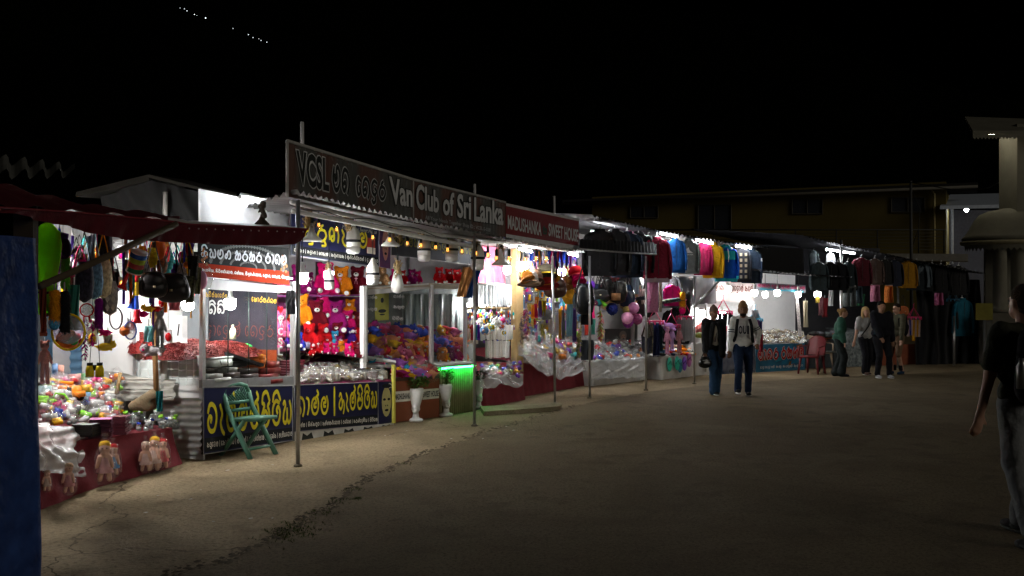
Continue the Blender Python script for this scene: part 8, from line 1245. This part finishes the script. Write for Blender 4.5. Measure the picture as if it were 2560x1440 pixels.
wl_ = person('Woman in a black jacket, cream blouse and flared jeans with a beanie', G(1784, 986), R(8), 1.66, SK, (.010, .010, .011), (.03, .075, .15), (.02, .02, .02), (.02, .015, .01), dict(hl=(-.22, -.16, .83), hr=(.22, .06, .84), fl=(-.02, -.12, .07), fr=(.07, .16, .09), ar=R(25), sole=1, yaw=R(10)), ladyx, .013, tops=.008, hip=-.06, flare=.045)
hbq = WM[wl_.name] @ Vector((-.235, -.2, .72)); t = thing('handbag', 'Small black handbag hanging from the walking woman\'s hand', 'handbag', hbq, R(20)); part('body', sdf([('s', (0, 0, -.1), (.12, .06, .11)), ('c', (-.07, 0, -.13), (.07, 0, -.13), .06, .06)], .014, .03), shiny(.01, .01, .01), t); part('strap', M().tube([(-.08, 0, -.02), (-.04, 0, .06), (.03, 0, .07), (.08, 0, -.02)], .008, 6), shiny(.01, .01, .01), t); part('zip', M().tube([(-.09, -.055, -.06), (.09, -.055, -.06)], .004, 4), steel(.5, .5, .5), t)
def manx(J):
    q, V, t, hv = J['q'], J['V'], J['t'], J['hv']
    part('beanie', sdf([('s', hv(0, .02, .06), V(.086, .1, .085)), ('s', hv(0, .03, .12), V(.055, .065, .06)), ('c', hv(-.078, .01, .01), hv(-.072, 0, -.06), .018*J['s'], .014*J['s']), ('c', hv(.078, .01, .01), hv(.072, 0, -.06), .018*J['s'], .014*J['s'])], J['res'], .02, noise=(.004, 80)), fur(.24, .13, .06), t)
    part('beard', sdf([('s', hv(0, -.055, -.085), V(.056, .05, .045))], J['res'], .01), fur(.012, .009, .008), t)
    part('hood', sdf([('c', q(Vector((-.09, -.05, 1.4))), q(Vector((-.07, .1, 1.42))), .04*J['s'], .05*J['s']), ('c', q(Vector((.09, -.05, 1.4))), q(Vector((.07, .1, 1.42))), .04*J['s'], .05*J['s']), ('s', q(Vector((0, .1, 1.38))), V(.11, .06, .1))], J['res'], .03), cloth(.58, .56, .55), t)
    for sx in (-1, 1): part('shoulder_strap', M().tube([q(Vector((sx*.105, -.10, 1.41))), q(Vector((sx*.13, -.155, 1.3))), q(Vector((sx*.145, -.15, 1.12))), q(Vector((sx*.175, -.06, .98)))], .028*J['s'], 8, (.45, 1)), cloth(.012, .012, .014), t)
    for sx in (-1, 1):
        a, b = (J['sL'], J['eL']) if sx < 0 else (J['sR'], J['eR'])
        for f in (.62, .76): part('sleeve_stripe', M().tube([q(a.lerp(b, f)), q(a.lerp(b, f+.055))], .0735*J['s'], 16, caps=False), cloth(.012, .014, .02), t)
    m = M()
    for i, c in enumerate('OUI'):
        l = latin(c, .03); x0 = -.1+i*.074; w = .064 if c != 'I' else .035
        for v in range(len(l.v)): x, y, _ = l.v[v]; xx = x0+x*w; l.v[v] = q((xx, -.178+.9*xx*xx, 1.14+y*.15))
        m.join(l)
    m.f = [list(f) for f in m.f]; part('chest_lettering', m.flat(), cloth(.012, .014, .025), t)
person('Bearded man in a grey OUI hoodie, navy trousers and brown hat', G(1857, 990), R(-4), 1.72, SK, (.56, .55, .53), (.010, .022, .055), (.02, .02, .022), (.01, .008, .006), dict(hl=(-.235, -.05, .84), hr=(.235, -.17, .96), fl=(-.13, -.22, .10), fr=(.11, .10, .07), al=R(-28), sole=1, yaw=R(-6)), manx, .013, tops=.0, heavy=1.04)
person('Woman with a hair bun in a dark green sweater and wide trousers', G(2096, 941), R(75), 1.58, SKL, (.02, .065, .045), (.012, .016, .016), (.02, .02, .03), (.25, .14, .06), dict(lean=.12, hl=(-.2, -.12, .88), hr=(.2, -.1, .86), fl=(-.07, -.06, .07), fr=(.07, .08, .07)), None, .016, hairk='bun', tops=.025, flare=.04)
def blonx(J): part('bag_strap', M().tube([J['q'](Vector((.12, -.10, 1.41))), J['q'](Vector((0, -.15, 1.2))), J['q'](Vector((-.16, -.1, .98)))], .012, 6), cloth(.01, .01, .01), J['t'])
person('Blonde woman in a white T-shirt with a crossbody strap', G(2163, 937), R(10), 1.6, SKL, (.36, .36, .36), (.012, .012, .016), (.1, .06, .05), (.5, .34, .15), dict(hl=(-.3, -.02, .84), hr=(.22, -.12, .9), fl=(-.07, -.08, .07), fr=(.07, .05, .07), head=.1), blonx, .016, 'short', hairk='long', flare=.012)
person('Man in black sweater and black trousers with white trainers', G(2203, 945), R(5), 1.74, (.28, .15, .09), (.008, .008, .012), (.010, .010, .013), (.32, .32, .34), (.008, .006, .005), dict(hl=(-.1, -.2, .92), hr=(.26, .02, .84), fl=(-.11, -.04, .07), fr=(.14, -.10, .07), sole=1), None, .016, tops=.022, heavy=1.12)
def bpx(J):
    q, V, t = J['q'], J['V'], J['t']; part('sock', M().tube([q(Vector((-.09, .02, .1))), q(Vector((-.09, 0, .22)))], .045, 10).tube([q(Vector((.09, .02, .1))), q(Vector((.09, 0, .22)))], .045, 10), cloth(.015, .015, .02), t)
rp_ = person('Man in an olive shirt and tan shorts carrying a black rucksack', G(2243, 936), R(-60), 1.68, SKL, (.09, .085, .055), (.16, .10, .06), (.01, .03, .07), (.02, .014, .01), dict(hl=(-.2, -.1, .84), hr=(.2, -.1, .84), fl=(-.08, -.08, .07), fr=(.09, .08, .07)), bpx, .016, 'long', 'short')
def rucksack(lab, owner, off, rz, s=1., c=(.01, .01, .012)):
    q = WM[owner.name] @ Vector(off); t = thing('rucksack', lab, 'rucksack', q, rz, None, s); part('body', sdf([('c', (0, 0, -.18), (0, 0, .16), .15, .12, (1, 1.5, 1)), ('s', (0, .08, -.08), (.12, .06, .13))], .018, .04), cloth(*c), t)
    for sx in (-1, 1): part('strap', M().tube([(sx*.09, -.06, .2), (sx*.11, -.2, .24), (sx*.13, -.33, .14), (sx*.14, -.32, -.05), (sx*.13, -.1, -.2)], .022, 6, (.5, 1)), cloth(*c), t)
    return t
rucksack('Black rucksack on the back of the man in the olive shirt', rp_, (0, .2, 1.18), R(-60), .9)
def nearx(J):
    q = J['q']; t = J['t']; part('watch', M().tube([q(J['wL'].lerp(J['eL'], .12)), q(J['wL'].lerp(J['eL'], .05))], .036, 14), mat((.02, .02, .02), .3), t)
    part('ear_stud', M().ell(J['hv'](-.09, 0, -.02), .012, 8, 6), mat((.6, .6, .6), .2), t)
nm_ = person('Tall man seen from behind in a dark olive T-shirt and grey trousers', P(2530, 0, 7.55)*0+Vector((P(2562, 0, 7.55).x, 7.55, 0)), R(186), 1.94, (.36, .2, .135), (.03, .031, .02), (.16, .165, .17), (.03, .03, .03), (.05, .035, .02), dict(hl=(-.26, .02, .82), hr=(.30, -.02, .84), fl=(-.10, -.22, .07), fr=(.12, .26, .10), ar=R(28), yaw=R(12)), nearx, .011, 'short')
nm_.name = nm_.name
rucksack('Large black rucksack on the tall man seen from behind', nm_, (.06, .2, 1.36), R(186), .98)
single('steel_bottle', M().lathe([(.035, 0), (.037, .16), (.02, .19), (.02, .22)], 12), mat((.3, .3, .3), .3, .8), 'Shiny metal bottle in the side pocket of the large rucksack', 'bottle', WM[nm_.name] @ Vector((.22, .3, 1.18)))
